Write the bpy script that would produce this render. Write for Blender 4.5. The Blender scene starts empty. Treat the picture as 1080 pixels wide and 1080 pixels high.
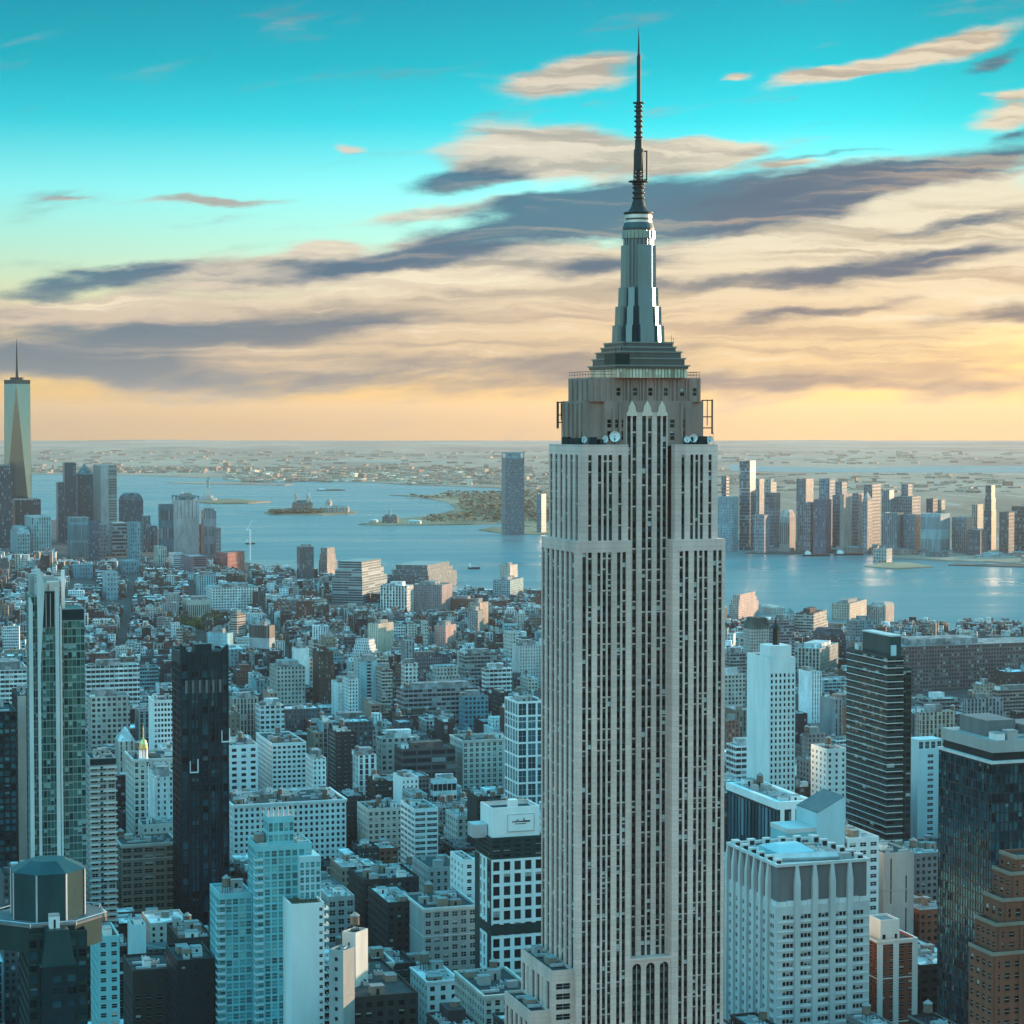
import bpy, math, random
from mathutils import Vector, Matrix

S = bpy.context.scene
COL = S.collection
rad = math.radians

# ------------------------------------------------------------------ camera
F = 2300.0                      # focal length in pixels of a 1080 px wide frame
EYE = 304.0                     # metres above the streets
PITCH = math.atan(94.0 / F)
cam_d = bpy.data.cameras.new("camera")
cam = bpy.data.objects.new("camera", cam_d)
COL.objects.link(cam)
cam.location = (0, 0, EYE)
cam.rotation_euler = (math.pi / 2 - PITCH, 0, 0)
cam_d.sensor_width = 36.0
cam_d.lens = 36.0 * F / 1080.0
cam_d.clip_start = 1.0
cam_d.clip_end = 120000.0
S.camera = cam
S.render.resolution_x = S.render.resolution_y = 1024

# ------------------------------------------------------------------ sun, exposure
SUN_AZ, SUN_EL = rad(55), rad(6.0)     # azimuth clockwise from the view direction
sun_d = bpy.data.lights.new("sun", 'SUN')
sun_d.energy = 2.0
sun_d.color = (1.0, 0.66, 0.42)
sun_d.angle = rad(0.5)
sun = bpy.data.objects.new("sun", sun_d)
COL.objects.link(sun)
sdir = Vector((math.sin(SUN_AZ) * math.cos(SUN_EL), math.cos(SUN_AZ) * math.cos(SUN_EL), math.sin(SUN_EL)))
sun.rotation_euler = sdir.to_track_quat('Z', 'Y').to_euler()
sun.location = (0, 0, 900)
S.view_settings.view_transform = 'Standard'
S.view_settings.look = 'None'
S.view_settings.gamma = 1
S.view_settings.exposure = 2.0
S.render.engine = 'CYCLES'
S.cycles.use_denoising = True
try:
    S.cycles.denoiser = 'OPENIMAGEDENOISE'
    S.cycles.denoising_prefilter = 'ACCURATE'
except Exception:
    pass
S.cycles.max_bounces = 5
S.cycles.diffuse_bounces = 1
S.cycles.glossy_bounces = 3
S.cycles.transmission_bounces = 2
S.cycles.volume_bounces = 0
S.cycles.transparent_max_bounces = 4
S.cycles.caustics_reflective = False
S.cycles.caustics_refractive = False


# ------------------------------------------------------------------ node helper
class NT:
    def __init__(self, tree):
        self.t = tree

    def n(self, typ, **kw):
        nd = self.t.nodes.new(typ)
        for k, v in kw.items():
            setattr(nd, k, v)
        return nd

    def put(self, sock, v):
        if isinstance(v, bpy.types.NodeSocket):
            self.t.links.new(v, sock)
        elif v is not None:
            if isinstance(v, (tuple, list)) and sock.type == 'RGBA' and len(v) == 3:
                v = tuple(v) + (1.0,)
            sock.default_value = v

    def m(self, op, a, b=None, c=None, clamp=False):
        nd = self.n('ShaderNodeMath', operation=op)
        nd.use_clamp = clamp
        self.put(nd.inputs[0], a)
        if b is not None:
            self.put(nd.inputs[1], b)
        if c is not None:
            self.put(nd.inputs[2], c)
        return nd.outputs[0]

    def vm(self, op, a, b=None):
        nd = self.n('ShaderNodeVectorMath', operation=op)
        self.put(nd.inputs[0], a)
        if b is not None:
            self.put(nd.inputs[1], b)
        return nd.outputs['Value'] if op == 'LENGTH' else nd.outputs[0]

    def xyz(self, x=0.0, y=0.0, z=0.0):
        nd = self.n('ShaderNodeCombineXYZ')
        for i, v in enumerate((x, y, z)):
            self.put(nd.inputs[i], v)
        return nd.outputs[0]

    def sep(self, v):
        nd = self.n('ShaderNodeSeparateXYZ')
        self.put(nd.inputs[0], v)
        return nd.outputs

    def mix(self, f, a, b, blend='MIX'):
        nd = self.n('ShaderNodeMix', data_type='RGBA', blend_type=blend)
        self.put(nd.inputs[0], f)
        self.put(nd.inputs[6], a)
        self.put(nd.inputs[7], b)
        return nd.outputs[2]

    def ss(self, v, lo, hi, a=0.0, b=1.0, interp='SMOOTHSTEP'):
        nd = self.n('ShaderNodeMapRange', interpolation_type=interp)
        self.put(nd.inputs[0], v)
        for i, x in zip((1, 2, 3, 4), (lo, hi, a, b)):
            nd.inputs[i].default_value = x
        return nd.outputs[0]

    def noise(self, vec, scale=1.0, detail=4.0, rough=0.55, dist=0.0, out=0):
        nd = self.n('ShaderNodeTexNoise')
        self.put(nd.inputs['Vector'], vec)
        nd.inputs['Scale'].default_value = scale
        nd.inputs['Detail'].default_value = detail
        nd.inputs['Roughness'].default_value = rough
        nd.inputs['Distortion'].default_value = dist
        return nd.outputs[out]

    def ramp(self, f, pts, interp='LINEAR'):
        nd = self.n('ShaderNodeValToRGB')
        cr = nd.color_ramp
        cr.interpolation = interp
        while len(cr.elements) > 1:
            cr.elements.remove(cr.elements[-1])
        for i, (p, c) in enumerate(pts):
            e = cr.elements[0] if i == 0 else cr.elements.new(p)
            e.position = p
            e.color = tuple(c) + (1.0,)
        self.put(nd.inputs[0], f)
        return nd.outputs[0]


# ------------------------------------------------------------------ sky
EXPO = 2 ** S.view_settings.exposure
SKY_STRENGTH = 0.1
world = bpy.data.worlds.new("World")
S.world = world
world.use_nodes = True
wt = NT(world.node_tree)
bg = [x for x in world.node_tree.nodes if x.type == 'BACKGROUND'][0]


def srgb(r, g, b):
    return tuple(((c / 255) / 12.92 if c / 255 <= 0.04045 else ((c / 255 + 0.055) / 1.055) ** 2.4) for c in (r, g, b))


def seen(r, g, b, k=1.0):
    """Sky radiance (before the Background strength) that is seen as this colour."""
    return tuple(k * c / (EXPO * SKY_STRENGTH) for c in srgb(r, g, b))


def build_sky():
    sk = wt.n('ShaderNodeTexSky', sky_type='NISHITA', sun_disc=False)
    sk.sun_elevation = SUN_EL
    sk.sun_rotation = SUN_AZ
    d = wt.n('ShaderNodeTexCoord').outputs['Generated']
    x, y, z = wt.sep(d)
    # thin high veil of the evening air: tint of the clear sky with height
    h = 0.5
    tint_f = wt.ramp(z, [(0.0, (1.30 * h, 1.16 * h, 0.92 * h)), (0.022, (1.28 * h, 1.15 * h, 0.88 * h)), (0.05, (0.98 * h, 0.97 * h, 1.15 * h)),
                         (0.078, (0.66 * h, 1.10 * h, 1.42 * h)), (0.105, (0.40 * h, 1.20 * h, 1.62 * h)), (0.135, (0.045 * h, 0.90 * h, 1.24 * h)),
                         (0.16, (0.006 * h, 0.68 * h, 0.92 * h)), (0.20, (0.004 * h, 0.46 * h, 0.66 * h)), (0.35, (0.16 * h, 1.25 * h, 1.40 * h)),
                         (0.7, (0.80 * h, 2.9 * h, 3.0 * h)), (1.0, (1.0 * h, 3.3 * h, 3.4 * h))])
    K = 2 ** (1.35 - S.view_settings.exposure)
    tint_b = wt.ramp(z, [(0.0, (1.04 * h, 1.00 * h, 1.20 * h)), (0.12, (0.88 * h, 1.08 * h, 1.25 * h)), (0.35, (0.52 * h, 1.55 * h, 1.75 * h)), (0.7, (0.80 * h, 2.9 * h, 3.0 * h)), (1.0, (1.0 * h, 3.3 * h, 3.4 * h))])
    front_k = wt.vm('SCALE', tint_f)
    wt.put(front_k.node.inputs['Scale'], wt.m('MULTIPLY', wt.ss(z, 0.2, 0.45, K, 1.0), wt.ss(wt.m('DIVIDE', x, wt.m('MAXIMUM', y, 0.06)), 0.12, 0.25, 1.0, 0.78)))
    tint_f = front_k
    back = wt.ss(y, 0.15, -0.45)
    tint = wt.mix(back, tint_f, tint_b)
    clear = wt.mix(1.0, sk.outputs[0], tint, 'MULTIPLY')
    dbl = wt.vm('SCALE', clear)
    dbl.node.inputs['Scale'].default_value = 2.0
    # cloud plane coordinates (thousands of a small angle)
    ya = wt.m('MAXIMUM', wt.m('ABSOLUTE', y), 0.06)
    U = wt.m('MULTIPLY', wt.m('DIVIDE', x, ya), F / 1000)
    V = wt.m('MULTIPLY', wt.m('DIVIDE', z, ya), F / 1000)
    UV = wt.xyz(U, V, 0.0)
    warp = wt.noise(wt.xyz(wt.m('MULTIPLY', U, 5.5), wt.m('MULTIPLY', V, 17.0), 3.0), 1.0, 6.0, 0.6, 0.0, 1)
    w2 = wt.vm('MULTIPLY', wt.vm('SUBTRACT', warp, (0.5, 0.5, 0.5)), (0.13, 0.046, 0.0))
    P = wt.vm('ADD', UV, w2)

    t = math.tan(PITCH)

    def vv(py):
        q = (540 - py) / F
        return (q - t) / (1 + q * t) * F / 1000

    def blobs(lst):
        acc = None
        for cx, cy, sx, sy, ang, amp in lst:
            mp = wt.n('ShaderNodeMapping', vector_type='TEXTURE')
            wt.put(mp.inputs['Vector'], P)
            mp.inputs['Location'].default_value = ((cx - 540) / 1000, vv(cy), 0)
            mp.inputs['Rotation'].default_value = (0, 0, rad(ang))
            mp.inputs['Scale'].default_value = (sx / 1000, sy / 1000, 1)
            g = wt.ss(wt.vm('LENGTH', mp.outputs[0]), 1.25, 0.0, 0.0, amp)
            acc = g if acc is None else wt.m('ADD', acc, g)
        return acc

    nz = wt.noise(wt.xyz(wt.m('ADD', wt.m('MULTIPLY', U, 6.5), wt.m('MULTIPLY', V, -5.0)), wt.m('ADD', wt.m('MULTIPLY', V, 30.0), wt.m('MULTIPLY', U, -3.0)), 0.0), 1.0, 9.0, 0.60, 0.1)
    nzc = wt.m('SUBTRACT', nz, 0.5)
    fine = wt.noise(wt.vm('MULTIPLY', P, (3.2, 58.0, 0.0)), 1.0, 6.0, 0.6)
    light = blobs([
        (585, 86, 92, 15, 3, 1.15), (615, 66, 60, 14, 12, 1.1), (776, 79, 20, 7, 6, 1.0), (875, 72, 85, 13, 12, 1.25), (990, 47, 120, 18, 13, 1.3),
        (1050, 125, 70, 20, 10, 1.1), (1065, 97, 40, 9, 8, 1.0), (585, 162, 130, 36, -3, 1.6), (735, 160, 80, 24, 3, 1.6), (362, 155, 22, 9, 0, 0.9),
        (222, 215, 90, 6, 2, 0.9), (70, 213, 40, 4, 3, 0.6), (345, 264, 60, 16, 3, 1.2), (455, 255, 70, 14, 6, 0.8), (480, 215, 120, 12, 8, 0.8),
        (250, 290, 200, 22, 3, 1.1), (120, 330, 260, 22, 2, 1.1), (560, 285, 260, 40, 4, 1.2), (860, 205, 230, 40, 8, 1.0), (950, 230, 260, 50, 8, 1.2), (1010, 290, 260, 70, 4, 1.2),
        (700, 330, 500, 60, 1, 1.3), (200, 380, 420, 45, 0, 1.2), (850, 390, 420, 40, -1, 1.0), (840, 170, 50, 6, 4, 0.9),
    ])
    dark = blobs([
        (505, 188, 85, 15, 3, 1.25), (520, 213, 75, 13, 4, 0.9), (560, 238, 180, 27, 9, 1.35), (395, 283, 175, 17, 5, 1.35), (790, 205, 190, 36, 2, 1.4),
        (970, 182, 180, 28, 10, 1.3), (130, 293, 110, 15, 4, 1.25), (45, 312, 80, 14, 5, 1.05), (230, 346, 300, 19, 2, 1.25), (60, 385, 170, 24, -2, 1.05),
        (620, 285, 120, 18, 5, 0.9), (800, 298, 170, 13, 3, 0.95), (990, 275, 150, 20, 8, 1.15), (1060, 330, 120, 15, 4, 1.0), (860, 330, 170, 9, 6, 0.8),
        (1050, 62, 50, 11, 12, 0.9), (1060, 142, 45, 9, 8, 0.8), (650, 375, 260, 16, 2, 0.7), (330, 405, 360, 26, 0, 0.85), (120, 372, 260, 22, 1, 0.8), (800, 402, 330, 22, -1, 0.8), (700, 240, 170, 24, 4, 1.0), (610, 212, 110, 18, 6, 0.9), (1000, 235, 130, 9, 8, 0.8), (880, 160, 90, 5, 6, 0.7),
    ])
    lm = wt.ss(wt.m('ADD', light, wt.m('MULTIPLY', nzc, 1.6)), 0.08, 0.85)
    dm = wt.ss(wt.m('ADD', dark, wt.m('MULTIPLY', nzc, 1.9)), 0.08, 1.0)
    low = wt.ss(V, 0.02, 0.20)        # 0 at the horizon, 1 high up
    side = wt.ss(U, -0.54, 0.54)
    lc_hi = wt.mix(side, seen(224, 206, 190), seen(250, 222, 188))
    lc_lo = wt.mix(side, seen(200, 178, 156), seen(246, 208, 146))
    lcol = wt.mix(low, lc_lo, lc_hi)
    # streaks: sunlit ridges and grey undersides inside the veil
    lcol = wt.mix(wt.ss(fine, 0.44, 0.62, 0.0, 0.9), lcol, wt.mix(side, seen(164, 158, 154), seen(200, 166, 138)))
    lcol = wt.mix(wt.ss(fine, 0.44, 0.30, 0.0, 0.8), lcol, seen(255, 238, 205))
    dc_hi = wt.mix(side, seen(36, 104, 138), seen(76, 102, 128))
    dc_lo = wt.mix(side, seen(112, 128, 138), seen(150, 122, 108))
    dcol = wt.mix(low, dc_lo, dc_hi)
    dcol = wt.mix(wt.ss(fine, 0.50, 0.34, 0.0, 0.5), dcol, wt.mix(side, seen(186, 172, 160), seen(214, 184, 154)))
    over = wt.m('MULTIPLY', wt.ss(y, 0.1, 0.5), 1.0)
    c1 = wt.mix(wt.m('MULTIPLY', lm, 0.86), dbl, lcol)
    c2 = wt.mix(wt.m('MULTIPLY', dm, 0.92), c1, dcol)
    c3 = wt.mix(over, dbl, c2)
    world.node_tree.links.new(c3, bg.inputs[0])
    bg.inputs[1].default_value = SKY_STRENGTH


build_sky()
try:
    world.cycles.sampling_method = 'MANUAL'
    world.cycles.sample_map_resolution = 1024
except Exception:
    pass

# ------------------------------------------------------------------ where things stand
CP, SP = math.cos(PITCH), math.sin(PITCH)


def proj(p):
    """Pixel (of the 1080 frame) of a world point."""
    x, y, z = p[0], p[1], p[2] - EYE
    dep = y * CP - z * SP
    return 540 + F * x / dep, 540 - F * (y * SP + z * CP) / dep


def at(px, py, Y):
    """World point on the line of sight of a pixel at distance Y ahead."""
    a, b = (px - 540) / F, (540 - py) / F
    dy, dz = CP + b * SP, -SP + b * CP
    k = Y / dy
    return Vector((a * k, Y, EYE + dz * k))


def gp(px, py, z=0.0):
    a, b = (px - 540) / F, (540 - py) / F
    dy, dz = CP + b * SP, -SP + b * CP
    k = (z - EYE) / dz
    return Vector((a * k, dy * k, z))


def dist_for(py, h):
    """How far ahead a roof of height h stands whose edge is seen at row py."""
    return gp(540, py, h).y


GRID = math.atan2(0.309, 0.951)     # the street grid is turned against the view


# ------------------------------------------------------------------ mesh builder
class MB:
    def __init__(self):
        self.v, self.f, self.mi, self.uv, self.tint, self.win, self.rnd = [], [], [], [], [], [], []
        self.ct, self.cw, self.cr, self.cm = (0.5, 0.5, 0.5), (3.0, 3.4, 0.0), 0.0, 0

    def face(self, pts, m=None, uv=None, tint=None, win=None, rnd=None):
        n = len(self.v)
        self.v.extend([tuple(p) for p in pts])
        self.f.append(tuple(range(n, n + len(pts))))
        self.mi.append(self.cm if m is None else m)
        self.uv.extend(uv if uv else [(p[0] + p[1] * 0.71, p[2]) for p in pts])
        self.tint.append(self.ct if tint is None else tint)
        self.win.append(self.cw if win is None else win)
        self.rnd.append(self.cr if rnd is None else rnd)

    def box(self, x0, x1, y0, y1, z0, z1, m=None, bottom=False, tint=None, top=True):
        a, b, c, d = (x0, y0), (x1, y0), (x1, y1), (x0, y1)
        for p, q, w in ((a, b, x1 - x0), (b, c, y1 - y0), (c, d, x1 - x0), (d, a, y1 - y0)):
            self.face([(p[0], p[1], z0), (q[0], q[1], z0), (q[0], q[1], z1), (p[0], p[1], z1)], m, [(0, z0), (w, z0), (w, z1), (0, z1)], tint)
        if top:
            self.face([(x0, y0, z1), (x1, y0, z1), (x1, y1, z1), (x0, y1, z1)], m, None, tint)
        if bottom:
            self.face([(x0, y1, z0), (x1, y1, z0), (x1, y0, z0), (x0, y0, z0)], m, None, tint)

    def prism(self, poly, z0, z1, m=None, cap=True, top=None):
        """Upright prism on a counter-clockwise outline; top: another outline for its upper edge."""
        up = top or poly
        n = len(poly)
        run = 0.0
        for i in range(n):
            j = (i + 1) % n
            w = math.hypot(poly[j][0] - poly[i][0], poly[j][1] - poly[i][1])
            self.face([(*poly[i], z0), (*poly[j], z0), (*up[j], z1), (*up[i], z1)], m, [(run, z0), (run + w, z0), (run + w, z1), (run, z1)])
            run += w
        if cap:
            self.face([(*p, z1) for p in up], m)

    def lathe(self, cx, cy, prof, n=16, m=None, a0=0.0):
        """prof: (radius, z) from the bottom up."""
        ring = [(math.cos(a0 + 2 * math.pi * i / n), math.sin(a0 + 2 * math.pi * i / n)) for i in range(n)]
        for (r0, z0), (r1, z1) in zip(prof, prof[1:]):
            for i in range(n):
                j = (i + 1) % n
                q = [(cx + r0 * ring[i][0], cy + r0 * ring[i][1], z0), (cx + r0 * ring[j][0], cy + r0 * ring[j][1], z0),
                     (cx + r1 * ring[j][0], cy + r1 * ring[j][1], z1), (cx + r1 * ring[i][0], cy + r1 * ring[i][1], z1)]
                if r1 < 1e-6:
                    q = q[:3]
                elif r0 < 1e-6:
                    q = [q[0], q[2], q[3]]
                self.face(q, m)
        if prof[-1][0] > 1e-6:
            self.face([(cx + prof[-1][0] * c, cy + prof[-1][0] * s, prof[-1][1]) for c, s in ring], m)

    def bar(self, p, q, r, m=None):
        p, q = Vector(p), Vector(q)
        d = (q - p).normalized()
        a = d.orthogonal().normalized()
        b = d.cross(a)
        c = [a * r + b * r, b * r - a * r, -a * r - b * r, a * r - b * r]
        for i in range(4):
            j = (i + 1) % 4
            self.face([p + c[i], p + c[j], q + c[j], q + c[i]], m)
        self.face([p + x for x in reversed(c)], m)
        self.face([q + x for x in c], m)

    def build(self, name, mats, parent=None, loc=None, rot=0.0):
        me = bpy.data.meshes.new(name)
        me.from_pydata(self.v, [], self.f)
        for m in (mats if isinstance(mats, (list, tuple)) else [mats]):
            me.materials.append(m)
        me.polygons.foreach_set('material_index', self.mi)
        ul = me.uv_layers.new(name='UVMap')
        ul.data.foreach_set('uv', [c for p in self.uv for c in p])
        at_ = me.attributes.new('tint', 'FLOAT_COLOR', 'FACE')
        at_.data.foreach_set('color', [c for t in self.tint for c in (t[0], t[1], t[2], 1.0)])
        aw = me.attributes.new('win', 'FLOAT_VECTOR', 'FACE')
        aw.data.foreach_set('vector', [c for t in self.win for c in t])
        ar = me.attributes.new('rnd', 'FLOAT', 'FACE')
        ar.data.foreach_set('value', self.rnd)
        me.update()
        o = bpy.data.objects.new(name, me)
        COL.objects.link(o)
        if parent is not None:
            o.parent = parent
        if loc is not None:
            o.location = loc
        o.rotation_euler = (0, 0, rot)
        return o


def tag(o, label, cat, group=None):
    o['label'] = label
    o['category'] = cat
    if group:
        o['group'] = group
    return o


def structure(o):
    o['kind'] = 'structure'
    return o


def thing(name, label, cat, loc=(0, 0, 0), rot=0.0, group=None):
    o = bpy.data.objects.new(name, None)
    o.empty_display_size = 1.0
    COL.objects.link(o)
    o.location = loc
    o.rotation_euler = (0, 0, rot)
    return tag(o, label, cat, group)


# ------------------------------------------------------------------ materials
MATS = {}


def new_mat(name):
    m = bpy.data.materials.new(name)
    m.use_nodes = True
    nt = NT(m.node_tree)
    p = [x for x in m.node_tree.nodes if x.type == 'BSDF_PRINCIPLED'][0]
    MATS[name] = m
    return m, nt, p


def plain(name, col, rough=0.8, metal=0.0, vary=0.22, scale=0.15, spec=0.3, streak=True, courses=0.0):
    """A plain weathered surface: broad blotches and rain streaks down its height."""
    m, t, p = new_mat(name)
    pos = t.n('ShaderNodeNewGeometry').outputs['Position']
    a = t.noise(t.vm('MULTIPLY', pos, (scale, scale, scale * (0.22 if streak else 1.0))), 1.0, 5.0, 0.6)
    b = t.noise(t.vm('MULTIPLY', pos, (1.3, 1.3, 0.5)), 1.0, 3.0, 0.6)
    f = t.m('ADD', t.ss(a, 0.25, 0.75, 1 - vary, 1 + vary, 'LINEAR'), t.m('MULTIPLY', t.m('SUBTRACT', b, 0.5), vary * 0.8))
    if courses:      # stone joints, and each course a shade of its own
        z = t.m('DIVIDE', t.sep(pos)[2], courses)
        wn = t.n('ShaderNodeTexWhiteNoise', noise_dimensions='1D')
        t.put(wn.inputs['W'], t.m('FLOOR', z))
        f = t.m('MULTIPLY', f, t.m('MULTIPLY', t.ss(wn.outputs['Value'], 0, 1, .93, 1.06, 'LINEAR'), t.m('SUBTRACT', 1.0, t.m('MULTIPLY', t.m('LESS_THAN', t.m('FRACT', z), .09), .22))))
    c = t.vm('SCALE', col)
    t.put(c.node.inputs['Scale'], f)
    t.put(p.inputs['Base Color'], c)
    p.inputs['Roughness'].default_value = rough
    p.inputs['Metallic'].default_value = metal
    p.inputs['Specular IOR Level'].default_value = spec
    if max(col) < .1:
        p.inputs['Specular Tint'].default_value = (.35, .9, 1, 1)
    return m


def tinted(name, rough=0.85, windows=False, glass=(0.014, 0.024, 0.03), fh=0.56):
    """Walls of the many: colour from the face, windows (cell width, cell height, filled share) from the face too."""
    m, t, p = new_mat(name)
    tint = t.n('ShaderNodeAttribute', attribute_name='tint').outputs['Color']
    pos = t.n('ShaderNodeNewGeometry').outputs['Position']
    a = t.noise(t.vm('MULTIPLY', pos, (0.09, 0.09, 0.03)), 1.0, 5.0, 0.65)
    b = t.noise(t.vm('MULTIPLY', pos, (0.7, 0.7, 0.35)), 1.0, 3.0, 0.6)
    f = t.m('ADD', t.ss(a, 0.25, 0.75, 0.6, 1.3, 'LINEAR'), t.m('MULTIPLY', t.m('SUBTRACT', b, 0.5), 0.6))
    wall = t.vm('SCALE', tint)
    t.put(wall.node.inputs['Scale'], f)
    if not windows:
        vo = t.n('ShaderNodeTexVoronoi', distance='CHEBYCHEV')
        t.put(vo.inputs['Vector'], pos)
        vo.inputs['Scale'].default_value = 0.16
        pv = t.sep(vo.outputs['Color'])[0]
        w2 = t.vm('SCALE', wall)
        t.put(w2.node.inputs['Scale'], t.ss(pv, 0, 1, .45, 1.3, 'LINEAR'))
        wall = w2
        t.put(p.inputs['Base Color'], wall)
        p.inputs['Roughness'].default_value = rough
        p.inputs['Specular IOR Level'].default_value = 0.3
        return m
    win = t.n('ShaderNodeAttribute', attribute_name='win').outputs['Vector']
    cw, ch, fw = t.sep(win)
    uv = t.n('ShaderNodeUVMap').outputs[0]
    u, v, _ = t.sep(uv)
    rn = t.n('ShaderNodeAttribute', attribute_name='rnd').outputs['Fac']
    sty = t.m('FRACT', t.m('MULTIPLY', rn, 7.13))
    has = t.m('GREATER_THAN', fw, 0.02)
    fw = t.m('MULTIPLY', has, t.m('MAXIMUM', fw, t.m('MULTIPLY', t.m('GREATER_THAN', sty, 0.84), 0.9)))
    fhs = t.m('ADD', fh, t.m('MULTIPLY', t.m('LESS_THAN', sty, 0.16), 0.3))
    cu, cv = t.m('DIVIDE', u, cw), t.m('DIVIDE', v, ch)
    fu = t.m('ABSOLUTE', t.m('SUBTRACT', t.m('FRACT', cu), 0.5))
    fv = t.m('ABSOLUTE', t.m('SUBTRACT', t.m('FRACT', cv), 0.5))
    mask = t.m('MULTIPLY', t.m('LESS_THAN', fu, t.m('MULTIPLY', fw, 0.5)), t.m('LESS_THAN', fv, t.m('MULTIPLY', fhs, 0.5)))
    wn = t.n('ShaderNodeTexWhiteNoise', noise_dimensions='3D')
    oi = t.n('ShaderNodeObjectInfo').outputs['Random']
    t.put(wn.inputs['Vector'], t.xyz(t.m('FLOOR', cu), t.m('FLOOR', cv), t.m('ADD', t.m('MULTIPLY', oi, 91.0), t.m('MULTIPLY', rn, 57.0))))
    r = wn.outputs['Value']
    g = t.mix(t.ss(r, 0.72, 1.0), glass, (0.30, 0.33, 0.33))
    t.put(p.inputs['Base Color'], t.mix(mask, wall, g))
    t.put(p.inputs['Roughness'], t.ss(mask, 0, 1, rough, 0.3, 'LINEAR'))
    p.inputs['Specular IOR Level'].default_value = 0.4
    return m


def glass_mat(name, dark=(0.018, 0.03, 0.036), blind=(0.55, 0.55, 0.5), share=0.35, rough=0.12, metal=0.0, spread=2.0):
    """Window panes: each one a little lighter or darker, some with a blind part of the way down."""
    m, t, p = new_mat(name)
    oi = t.n('ShaderNodeObjectInfo').outputs['Random']
    rn = t.n('ShaderNodeAttribute', attribute_name='rnd').outputs['Fac']
    wn = t.n('ShaderNodeTexWhiteNoise', noise_dimensions='2D')
    t.put(wn.inputs['Vector'], t.xyz(t.m('MULTIPLY', oi, 61.0), t.m('MULTIPLY', rn, 47.0), 0))
    r = wn.outputs['Value']
    r2, r3, r4 = t.sep(wn.outputs['Color'])
    u, v, _ = t.sep(t.n('ShaderNodeUVMap').outputs[0])
    drawn = t.m('MULTIPLY', t.m('LESS_THAN', r2, share), t.m('GREATER_THAN', v, t.m('SUBTRACT', 1.0, t.m('MULTIPLY', r3, 0.8))))
    c = t.vm('SCALE', dark)
    t.put(c.node.inputs['Scale'], t.ss(r4, 0.0, 1.0, 0.5, spread, 'LINEAR'))
    t.put(p.inputs['Base Color'], t.mix(drawn, c, blind))
    t.put(p.inputs['Roughness'], t.ss(drawn, 0, 1, rough, 0.7, 'LINEAR'))
    tilt = t.vm('SCALE', t.vm('SUBTRACT', wn.outputs['Color'], (.5, .5, .5)))     # no two panes hang quite true
    tilt.node.inputs['Scale'].default_value = 0.09
    wav = t.vm('SCALE', t.vm('SUBTRACT', t.noise(t.n('ShaderNodeNewGeometry').outputs['Position'], 0.45, 2.0, 0.5, 0.0, 1), (.5, .5, .5)))
    wav.node.inputs['Scale'].default_value = 0.10
    nrm = t.vm('NORMALIZE', t.vm('ADD', t.vm('ADD', t.n('ShaderNodeNewGeometry').outputs['Normal'], tilt), wav))
    t.put(p.inputs['Normal'], nrm)
    p.inputs['Metallic'].default_value = metal
    p.inputs['Specular IOR Level'].default_value = 0.42
    p.inputs['Specular Tint'].default_value = (.35, .9, 1, 1)
    return m


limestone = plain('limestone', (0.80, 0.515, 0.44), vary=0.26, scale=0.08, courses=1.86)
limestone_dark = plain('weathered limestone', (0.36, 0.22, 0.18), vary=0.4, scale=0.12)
steel = plain('bright steel', (0.62, 0.60, 0.56), rough=0.35, metal=0.5, vary=0.1)
spandrel = plain('grey spandrel', (0.05, 0.046, 0.046), rough=0.5, vary=0.2)
mast_metal = plain('mast aluminium', (0.13, 0.21, 0.24), rough=0.3, metal=0.75, vary=0.15)
mast_dark = plain('mast dark panels', (0.09, 0.10, 0.105), rough=0.4, metal=0.5, vary=0.2)
antenna_metal = plain('antenna brown steel', (0.045, 0.036, 0.034), rough=0.6, vary=0.3)
white_paint = plain('white paint', (0.82, 0.82, 0.80), rough=0.6, vary=0.1)
tar = plain('roof tar', (0.05, 0.052, 0.055), vary=0.4, streak=False)
roof_grey = plain('grey roof', (0.28, 0.28, 0.28), vary=0.35, streak=False)
roof_silver = plain('silver roof', (0.62, 0.63, 0.62), vary=0.25, streak=False)
roof_brown = plain('brown roof', (0.16, 0.13, 0.115), vary=0.3, streak=False)
duct_metal = plain('galvanised metal', (0.55, 0.57, 0.58), rough=0.4, metal=0.4, vary=0.2)
tank_wood = plain('tank cedar', (0.17, 0.13, 0.105), vary=0.35, scale=0.8)
tank_roof = plain('tank roof', (0.30, 0.29, 0.28), vary=0.25)
black_metal = plain('black metal', (0.013, 0.017, 0.02), rough=0.45, vary=0.25)
gold = plain('gilding', (0.85, 0.62, 0.26), rough=0.3, metal=0.8, vary=0.1)
copper = plain('green copper', (0.12, 0.30, 0.27), vary=0.25)
white_brick = plain('white brick', (0.78, 0.78, 0.76), vary=0.13)
cream_stone = plain('cream stone', (0.56, 0.53, 0.48), vary=0.18)
tan_brick = plain('tan brick', (0.27, 0.21, 0.165), vary=0.2)
red_brick = plain('red brick', (0.22, 0.08, 0.058), vary=0.2)
brown_brick = plain('brown brick', (0.21, 0.075, 0.048), vary=0.22)
dark_brick = plain('dark brick', (0.042, 0.037, 0.036), vary=0.3)
concrete = plain('concrete', (0.36, 0.36, 0.35), vary=0.2)
concrete_dark = plain('dark concrete', (0.17, 0.17, 0.17), vary=0.25)
concrete_pale = plain('pale concrete', (0.60, 0.60, 0.58), vary=0.15)
teal_panel = plain('teal panel', (0.20, 0.52, 0.56), rough=0.4, vary=0.15)
blue_panel = plain('pale blue panel', (0.42, 0.62, 0.66), rough=0.5, vary=0.12)
crown_green = plain('dark green cladding', (0.018, 0.055, 0.06), rough=0.35, vary=0.3)
frame_grey = plain('pale green frame', (0.20, 0.29, 0.28), rough=0.4, vary=0.15)
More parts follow.
